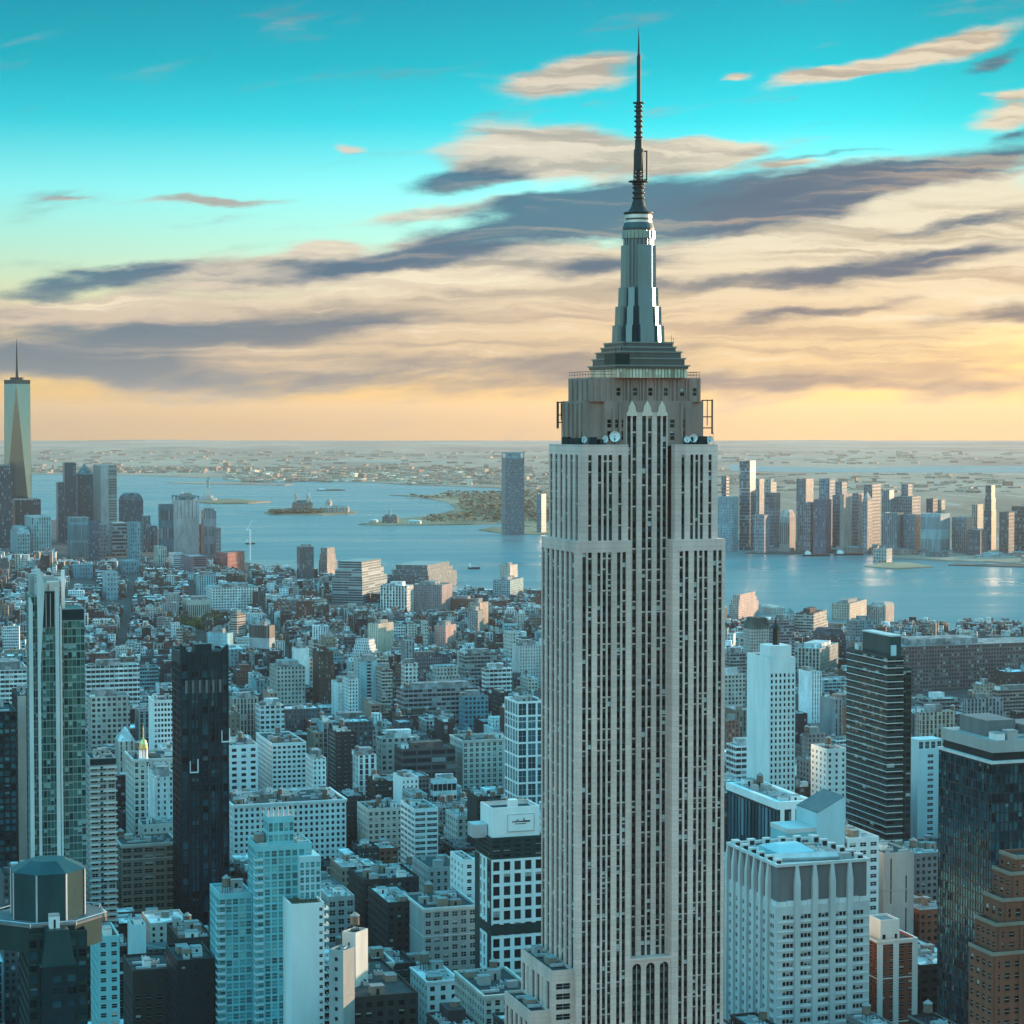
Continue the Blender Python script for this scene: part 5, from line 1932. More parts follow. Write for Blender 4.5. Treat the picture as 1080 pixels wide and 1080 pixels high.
def ground_mats():
    m, t, p = new_mat('harbour water')
    pos = t.n('ShaderNodeNewGeometry').outputs['Position']
    b = t.noise(t.vm('MULTIPLY', pos, (0.02, 0.05, 0.0)), 1.0, 6.0, 0.65)
    band = t.noise(t.vm('MULTIPLY', pos, (0.0011, 0.0042, 0.0)), 1.0, 4.0, 0.6)
    bump = t.n('ShaderNodeBump')
    bump.inputs['Strength'].default_value = 0.35
    bump.inputs['Distance'].default_value = 6.0
    t.put(bump.inputs['Height'], b)
    t.put(p.inputs['Normal'], bump.outputs[0])
    t.put(p.inputs['Base Color'], (0.10, 0.20, 0.22))
    t.put(p.inputs['Roughness'], t.ss(band, 0.3, 0.7, 0.22, 0.42))
    p.inputs['IOR'].default_value = 1.33
    m2, t, p = new_mat('street asphalt')
    pos = t.n('ShaderNodeNewGeometry').outputs['Position']
    a = t.noise(t.vm('MULTIPLY', pos, (0.05, 0.05, 0.05)), 1.0, 5.0, 0.6)
    t.put(p.inputs['Base Color'], t.mix(t.ss(a, .3, .7), (0.038, 0.04, 0.042), (0.07, 0.07, 0.07)))
    p.inputs['Roughness'].default_value = 0.9
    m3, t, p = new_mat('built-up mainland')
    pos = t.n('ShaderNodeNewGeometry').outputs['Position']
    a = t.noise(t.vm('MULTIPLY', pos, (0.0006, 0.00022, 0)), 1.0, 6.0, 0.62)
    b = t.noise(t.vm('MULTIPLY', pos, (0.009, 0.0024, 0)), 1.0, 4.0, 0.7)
    c = t.mix(t.ss(a, .35, .65), (0.24, 0.16, 0.12), (0.48, 0.32, 0.24))  # tan land, paler and warmer than its own: distant haze put into the colour
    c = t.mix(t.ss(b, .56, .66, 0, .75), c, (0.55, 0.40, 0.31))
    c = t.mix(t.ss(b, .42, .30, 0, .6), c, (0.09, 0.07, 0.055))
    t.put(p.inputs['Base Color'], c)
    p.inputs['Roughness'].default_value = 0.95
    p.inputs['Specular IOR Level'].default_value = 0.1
    m4, t, p = new_mat('park land')
    pos = t.n('ShaderNodeNewGeometry').outputs['Position']
    a = t.noise(t.vm('MULTIPLY', pos, (0.004, 0.0016, 0)), 1.0, 6.0, 0.65)
    t.put(p.inputs['Base Color'], t.ramp(a, [(0.3, (0.10, 0.09, 0.05)), (0.45, (0.24, 0.18, 0.11)), (0.62, (0.44, 0.31, 0.21)), (0.75, (0.2, 0.16, 0.09))]))
    p.inputs['Roughness'].default_value = 0.95
    p.inputs['Specular IOR Level'].default_value = 0.1
    return m, m2, m3, m4


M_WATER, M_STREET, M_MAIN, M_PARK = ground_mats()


def G(*pts):
    return [gp(x, y) for x, y in pts]


def setting():
    R = 37500.0
    mb = MB()
    mb.face([(-16000, 500, 0), (16000, 500, 0), (16000, R, 0), (-16000, R, 0)])
    structure(mb.build('harbour_water', M_WATER))
    man = G((1300, 690), (1080, 672), (1000, 667), (900, 660), (800, 652), (700, 645), (570, 636), (480, 630), (400, 620), (330, 606), (260, 594), (235, 584), (205, 570), (170, 559), (120, 552), (60, 549), (0, 548), (-160, 547))
    flat('street_ground', [(-1700, 200), (1700, 200)] + [(p.x, p.y) for p in man], -3.0, 2.0, M_STREET)
    main = G((-300, 502), (0, 501), (90, 500), (160, 502), (210, 504), (250, 503.2), (330, 508), (395, 509), (420, 511), (480, 513), (545, 516), (580, 522))
    main = [(p.x, p.y) for p in main]
    jc = [(p.x, p.y) for p in G((590, 562), (640, 563), (700, 566), (760, 574), (800, 579), (840, 580.5), (900, 580), (935, 588), (1000, 592), (1040, 593), (1080, 596), (1400, 612))]
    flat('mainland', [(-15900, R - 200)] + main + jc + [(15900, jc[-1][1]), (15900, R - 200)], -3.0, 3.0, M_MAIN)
    # park land on the far bank with its long spit
    park = G((410, 522.6), (440, 524), (472, 530), (482, 537), (470, 541), (447, 545), (400, 550.5), (378, 553.5), (400, 554.5), (440, 554.2), (500, 553.5), (528, 552), (560, 556), (600, 562), (620, 520), (560, 518), (500, 522), (460, 522), (440, 523))
    flat('park_land', [(p.x, p.y) for p in park], -3.0, 2.4, M_PARK)
    flat('island_ground', [(p.x, p.y) for p in G((278, 541.5), (300, 543.2), (340, 543.6), (374, 541.5), (376, 540), (350, 538.6), (310, 537.6), (288, 539.5))], -3, 3.0, M_PARK)
    flat('island_ground', [(p.x, p.y) for p in G((206, 530.2), (228, 531.6), (262, 531.3), (286, 529.8), (268, 528.2), (240, 527.2), (214, 528.6))], -3, 4.0, M_PARK)
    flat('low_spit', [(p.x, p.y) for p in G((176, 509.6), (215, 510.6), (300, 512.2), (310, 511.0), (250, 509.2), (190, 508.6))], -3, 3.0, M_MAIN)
    flat('pier_ground', [(p.x, p.y) for p in G((912, 598), (945, 600.5), (985, 598.5), (958, 594), (930, 594))], -2, 2.2, M_PARK)
    flat('pier_ground', [(p.x, p.y) for p in G((786, 583.8), (830, 585), (916, 580.5), (900, 578.5), (840, 581.5), (806, 582.0))], -2, 2.0, M_STREET)
    flat('pier_ground', [(p.x, p.y) for p in G((1000, 596.5), (1078, 598.5), (1120, 600), (1120, 596.5), (1060, 596.2), (1010, 595.2))], -2, 2.0, M_STREET)
    flat('pier_ground', [(p.x, p.y) for p in G((505, 559.5), (540, 563.5), (570, 564), (600, 563), (560, 556.5), (520, 556.5))], -2, 2.2, M_PARK)
    # the bay beyond the far towns, and pale channels in the marshes
    for pts in (((770, 497), (860, 498.8), (960, 499.3), (1110, 499.2), (1110, 491.8), (980, 492.2), (900, 494.2), (800, 492.5), (770, 490)),
                ((560, 484.6), (700, 484.9), (860, 484.5), (860, 483.7), (600, 483.8)), ((300, 487.8), (420, 488.2), (520, 487.6), (400, 487))):
        mb = MB()
        mb.face([(p.x, p.y, 3.5) for p in G(*pts)])
        structure(mb.build('bay_water', M_WATER))
    # low hills on the horizon
    rg = random.Random(3)
    for y0, amp, x0, x1 in ((30500, 26, -8500, 9500), (24500, 40, -7000, -800), (34500, 34, -9500, 11000)):
        mb = MB()
        n = 60
        hs = [amp * (0.45 + 0.3 * math.sin(i * .23 + y0) + .22 * math.sin(i * .61 + 1) + .12 * rg.random()) for i in range(n + 1)]
        hs = [h * min(1, i / 8, (n - i) / 8) for i, h in enumerate(hs)]
        for i in range(n):
            xa, xb = x0 + (x1 - x0) * i / n, x0 + (x1 - x0) * (i + 1) / n
            mb.face([(xa, y0 - 1800, 2.9), (xb, y0 - 1800, 2.9), (xb, y0, 2.9 + hs[i + 1]), (xa, y0, 2.9 + hs[i])])
            mb.face([(xa, y0, 2.9 + hs[i]), (xb, y0, 2.9 + hs[i + 1]), (xb, y0 + 1800, 2.9), (xa, y0 + 1800, 2.9)])
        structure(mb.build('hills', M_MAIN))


# ------------------------------------------------------------------ the buildings one can name
W_, P_, GR, TN, RB, BR, DK, CY = (.74, .74, .72), (.46, .44, .40), (.28, .28, .28), (.40, .33, .27), (.26, .11, .085), (.20, .135, .105), (.07, .075, .08), (.30, .50, .54)
PINK = (.50, .40, .37)
NAVY, TEAL, DTEAL, MAUVE = (.02, .055, .08), (.13, .30, .35), (.022, .10, .135), (.27, .24, .27)
SILV, GREY, TARR = (.60, .62, .62), (.30, .30, .30), (.055, .058, .062)
LIT = -0.42          # streets of the old village run across the grid: right-hand walls catch the evening sun


def near_city():
    T = tower
    T('office_tower', 'black glass block with fine grid at the left edge of the view', 'tower', 'the black grid block', (-44, -36, 17), 752, 920, D=1180, wall=black_metal, panes=[pane_black, black_metal], cell=(3.4, 3.8), fill=(.72, .7), depth=40, tank=0)
    r, w, l, z = T('office_tower', 'dark brown tower with one pale full-height pilaster', 'tower', 'the pale-pilaster tower', (15, 18, 34), 733, 915, D=1240, wall=dark_brick, panes=[pane_dark, black_metal], cell=(3.4, 3.7), fill=(.55, .5), depth=34, tank=0, n=2)
    mb = MB()
    mb.box(.2, 5.0, -.8, -.004, 0, z - .5)
    mb.build('pilaster', plain('pinkish stone', (.52, .42, .37)), r)
    T('loft_building', 'brown loft building with wide paired windows, stone cornice', 'building', 'the wide-windowed brown loft', (121, 128, 186), 891, 970, h=56, wall=tan_brick, panes=[pane_dark, cream_stone], cell=(7.0, 4.3), fill=(.74, .56), n=8, tank=0, cornice=cream_stone, hut=cream_stone, seed=3)
    T('loft_building', 'cream penthouse block with small windows above the brown loft', 'building', 'the cream penthouse block', (138, 150, 190), 870, 890, D=1360, wall=cream_stone, panes=[pane_dark, cream_stone], cell=(4.2, 4.0), fill=(.32, .5), n=6, tank=0, depth=18, seed=4)
    T('office_building', 'wide white block with a regular grid of small dark windows', 'building', 'the wide white block', (241, 246, 365), 849, 912, h=62, wall=white_brick, panes=[pane_dark, black_metal], cell=(3.5, 3.7), fill=(.50, .56), roof=tar, n=26, tank=2, depth=48, cornice=white_paint, seed=9)
    T('office_building', 'white block with blank upper wall behind the wide white block', 'building', 'the white block behind', (231, 242, 272), 786, 845, h=58, wall=white_brick, panes=[pane_dark, black_metal], cell=(6.4, 4.6), fill=(.5, .5), n=8, tank=1, seed=10)
    T('office_building', 'white loft with dark slots, second of two pale blocks behind the wide white one', 'building', None, (270, 287, 323), 784, 845, h=52, wall=white_brick, panes=[pane_dark, black_metal], cell=(4.0, 3.8), fill=(.6, .5), n=9, tank=1, seed=12)
    T('apartment_building', 'dark slab whose narrow side is striped white', 'building', 'the white-striped dark slab', (343, 354, 375), 772, 838, h=62, wall=dark_brick, panes=[pane_dark, white_paint], cell=(5, 3.6), fill=(.4, .4), side=((26, 3.4), (.92, .45)), n=5, tank=1, depth=27, seed=5)
    T('office_building', 'white corner block with broad strip windows and a stepped gable', 'building', 'the stepped white corner block', (425, 437, 462), 853, 918, h=58, wall=white_brick, panes=[pane_dark, white_paint], cell=(8, 3.8), fill=(.86, .52), n=7, tank=1, depth=34, seed=6)
    T('loft_building', 'pale loft with square windows next to the stepped white corner block', 'building', None, (382, 388, 425), 853, 892, h=46, wall=cream_stone, panes=[pane_dark, white_paint], cell=(4.2, 4.2), fill=(.55, .55), n=6, tank=1, depth=30, seed=7)
    T('loft_building', 'grey loft with a black sunken roof, white annexe on its corner', 'building', 'the black-roofed grey loft', (444, 452, 488), 915, 952, h=62, wall=concrete, panes=[pane_dark, concrete_pale], cell=(3.9, 3.9), fill=(.42, .52), roof=tar, n=3, tank=0, depth=34, seed=8)
    T('loft_building', 'narrow white building with a column of windows beside the black-roofed grey loft', 'building', None, (486, 489, 501), 907, 950, D=1090, wall=white_brick, panes=[pane_dark, white_paint], cell=(6, 3.8), fill=(.4, .5), n=2, tank=0, depth=24, seed=11)
    T('loft_building', 'ornate grey loft with arched courses and a bright side wall', 'building', 'the ornate grey loft', (440, 447, 503), 958, 1012, h=70, wall=concrete, panes=[pane, concrete_pale], cell=(4.4, 4.0), fill=(.58, .55), side='blank', roof=tar, n=8, tank=1, cornice=concrete_pale, depth=36, seed=13)
    T('loft_building', 'blackened brick block with a white-littered roof', 'building', 'the blackened brick block', (391, 409, 441), 952, 1010, h=68, wall=dark_brick, panes=[pane_dark, black_metal], cell=(4, 3.8), fill=(.45, .5), roof=roof_silver, n=9, tank=0, depth=40, seed=14)
    T('loft_building', 'black brick block standing right behind the blackened one with a white-littered roof', 'building', None, (376, 384, 442), 928, 955, h=66, wall=dark_brick, panes=[pane_dark, black_metal], cell=(4.5, 3.9), fill=(.4, .5), roof=tar, n=12, tank=0, depth=34, seed=15)
    T('apartment_building', 'bare pale tower with a pink sunlit side and conical water tank', 'building', 'the pink-sided bare tower', (361, 375, 388), 984, 1060, D=900, wall=concrete_pale, panes=[pane_dark, black_metal], cell=(9, 7), fill=(.14, .3), side='blank', n=3, tank=1, rot=-.5, flip=True, seed=16)
    T('apartment_building', 'lower blank-walled annexe against the bare tower with a pink side', 'building', None, (347, 362, 374), 1003, 1080, D=872, wall=concrete, panes=[pane_dark, black_metal], cell=(6, 4), fill=(.22, .4), side='blank', n=5, tank=0, rot=-.5, flip=True, seed=17)
    T('loft_building', 'grey loft with tall grouped windows beside the turquoise tower', 'building', None, (342, 346, 374), 946, 985, h=64, wall=concrete, panes=[pane_dark, concrete_pale], cell=(4, 4.4), fill=(.62, .62), n=5, tank=0, depth=26, roof=roof_silver, seed=18)
    T('office_building', 'dark low building with a white windowed top band', 'building', 'the white-banded dark building', (136, 140, 185), 1024, 1080, D=930, wall=dark_brick, panes=[pane_dark, concrete], cell=(4.2, 4.2), fill=(.45, .5), n=5, tank=0, depth=30, seed=19, high=10)
    T('office_building', 'almost black block with a few lit windows beside the turquoise tower', 'building', 'the black block with lit windows', (183, 187, 226), 1013, 1080, D=905, wall=black_metal, panes=[pane_dark, black_metal], cell=(5, 3.8), fill=(.28, .4), n=5, tank=0, depth=30, seed=20)
    T('loft_building', 'low block with a turquoise plant house and reddish roof edge', 'building', None, (178, 188, 224), 990, 1012, D=1010, wall=dark_brick, panes=[pane_dark, black_metal], cell=(4, 4), fill=(.4, .5), roof=red_brick, n=8, tank=0, depth=34, seed=21)
    T('apartment_building', 'slim teal building with a column of pale balconies by the faceted crown tower', 'building', None, (97, 103, 126), 988, 1080, D=800, wall=teal_panel, panes=[pane, blue_panel], cell=(3.6, 3.3), fill=(.5, .5), n=2, tank=1, depth=22, seed=22)
    T('apartment_building', 'slim bright cyan slab with a dark top', 'building', None, (136, 139, 154), 976, 1024, D=985, wall=blue_panel, panes=[pane_teal, blue_panel], cell=(9, 9), fill=(.02, .1), n=3, tank=0, depth=14, seed=23)
    T('loft_building', 'stone loft with small grouped windows at the foot of the white-framed dark tower', 'building', None, (487, 511, 566), 1050, 1080, D=900, wall=cream_stone, panes=[pane_dark, concrete_pale], cell=(3.6, 3.8), fill=(.55, .6), n=8, tank=1, depth=44, cornice=cream_stone, seed=24)
    T('office_building', 'broad black roofed building at the bottom edge below the blackened block', 'building', None, (356, 372, 441), 1052, 1080, D=880, wall=dark_brick, panes=[pane_dark, black_metal], cell=(5, 4), fill=(.5, .5), n=7, tank=0, depth=60, roof=tar, seed=25)
    T('loft_building', 'low building with a pale cornice between the pink-sided tower and ornate loft', 'building', None, (388, 392, 415), 1016, 1045, D=960, wall=concrete, panes=[pane_dark, white_paint], cell=(3.4, 4), fill=(.5, .6), n=2, tank=0, depth=30, cornice=concrete_pale, seed=26)
    T('glass_tower', 'white framed blue glass tower peeping out left of the limestone skyscraper', 'tower', 'the white-framed blue tower', (541, 546, 576), 740, 855, D=1430, wall=white_paint, panes=[pane_blue, white_paint], cell=(6.2, 8.6), fill=(.8, .86), n=6, tank=0, depth=28, seed=27, high=.8)
    T('loft_building', 'pale classical loft with tall arched windows left of the blue glass tower', 'building', None, (481, 488, 537), 781, 838, h=52, wall=cream_stone, panes=[pane_dark, white_paint], cell=(4.6, 4.3), fill=(.5, .62), n=9, tank=1, depth=36, cornice=cream_stone, seed=28)
    # right of the limestone tower
    LASTRED = T('apartment_building', 'red brick and white corner tower with a white plant box', 'building', 'the red and white corner tower', (909, 926, 966), 992, 1080, D=960, wall=red_brick, panes=[pane, white_paint], cell=(4.6, 3.3), fill=(.5, .5), n=0, tank=0, depth=30, seed=29, cornice=white_paint)
    r, w, l, z = LASTRED
    mb, ws = MB(), []
    openings(mb, ws, 'front', w * .12, 2.0, z - 1.1, w * .5, 9.5, [(1.0, 2.6), (w * .5 - 2.4, w * .5 - 1.0)], [(.9, 3.0)], .3)
    P = side_map('left', w * .12, 2.0, z - 1.1, 12)
    mb.face([P(0, 0, 0), P(12, 0, 0), P(12, 9.5, 0), P(0, 9.5, 0)])
    P = side_map('right', w * .62, 2.0, z - 1.1, 12)
    mb.face([P(0, 0, 0), P(12, 0, 0), P(12, 9.5, 0), P(0, 9.5, 0)])
    P = side_map('back', w * .12, 14, z - 1.1, w * .5)
    mb.face([P(0, 0, 0), P(w * .5, 0, 0), P(w * .5, 9.5, 0), P(0, 9.5, 0)])
    parapet(mb, w * .5, 12, z + 8.4, x0=w * .12, y0=2.0)
    mb.build('plant_box', white_paint, r)
    roof_part(r, w * .12 + .5, w * .62 - .5, 2.5, 13.5, z + 7.3, roof_grey)
    add_windows(r, ws, [pane_dark, black_metal])
    for k, xx in enumerate((-.02, .40, .90)):
        mb = MB()
        mb.box(w * xx, w * xx + 2.6, -.55, -.004, 0, z - 1.4)
        mb.build('white_corner_strip', white_paint, r)
    r, w, l, z = T('office_tower', 'tall white slab with narrow columns of dark windows', 'tower', 'the tall white slab', (800, 812, 839), 694, 820, D=1330, wall=white_brick, panes=[pane_dark, black_metal], cell=(3.0, 3.7), fill=(.46, .6), side='blank', n=0, tank=0, depth=34, seed=30, high=9)
    mb = MB()
    mb.box(w * .08, w * .92, 3, 18, z - 1.1, z + 7)
    mb.build('penthouse', white_brick, r)
    mb = MB()
    mb.lathe(w * .5, 10, [(2.2, z + 7), (2.1, z + 17), (4.6, z + 17.2), (1.0, z + 20), (.3, z + 24)], 8)
    mb.build('roof_lantern', black_metal, r)
    r, w, l, z = T('office_building', 'pale blue slab with a glazed lantern top and dark glass front', 'building', 'the pale blue slab', (964, 968, 995), 792, 890, D=1400, wall=blue_panel, panes=[pane_dark, blue_panel], cell=(9, 4), fill=(.4, .5), side='blank', n=0, tank=0, depth=26, seed=31, edge=4)
    mb, ws = MB(), []
    openings(mb, ws, 'front', .5, .5, z, w - 1, 7, even(4, w - 1, .66), [(1.2, 5.6)], .4)
    mb.face([(.5, .5, z), (.5, 14, z), (.5, 14, z + 7), (.5, .5, z + 7)][::-1])
    mb.face([(w - .5, .5, z), (w - .5, 14, z), (w - .5, 14, z + 7), (w - .5, .5, z + 7)])
    mb.face([(.5, .5, z + 7), (w - .5, .5, z + 7), (w - .5, 14, z + 7), (.5, 14, z + 7)])
    mb.face([(.5, 14, z), (.5, 14, z + 7), (w - .5, 14, z + 7), (w - .5, 14, z)])
    mb.build('glazed_lantern', blue_panel, r)
    add_windows(r, ws, [pane, blue_panel])
    T('apartment_building', 'small white tower with a black top, left of the banded glass tower', 'building', 'the black-topped white tower', (866, 872, 893), 790, 832, D=1330, wall=white_brick, panes=[pane_dark, black_metal], cell=(5, 3.6), fill=(.34, .5), roof=tar, n=4, tank=1, depth=22, seed=32)
    T('office_building', 'plain grey concrete block below the banded glass tower', 'building', 'the plain grey block', (921, 932, 964), 900, 992, D=1110, wall=concrete, panes=[pane, concrete], cell=(11, 30), fill=(.10, .9), side='blank', n=5, tank=0, depth=30, seed=33)
    T('office_building', 'low white roofed building with a blue hoarding behind the ribbed tower', 'building', None, (884, 894, 927), 884, 900, D=1075, wall=white_brick, panes=[pane, white_paint], cell=(5, 4), fill=(.6, .5), n=14, tank=0, depth=40, roof=roof_silver, seed=34)
    T('loft_building', 'low white roofed shed beside the red and white corner tower', 'building', None, (958, 970, 1024), 1018, 1080, D=1010, wall=dark_brick, panes=[pane_dark, black_metal], cell=(5, 4), fill=(.5, .5), n=10, tank=0, depth=50, roof=roof_silver, seed=35)
    T('loft_building', 'dark loft in the gap between the black glass slab and the grey block', 'building', None, (962, 970, 1004), 960, 1015, D=1120, wall=brown_brick, panes=[pane_dark, black_metal], cell=(4, 4), fill=(.5, .5), n=8, tank=1, depth=40, roof=roof_grey, seed=36)


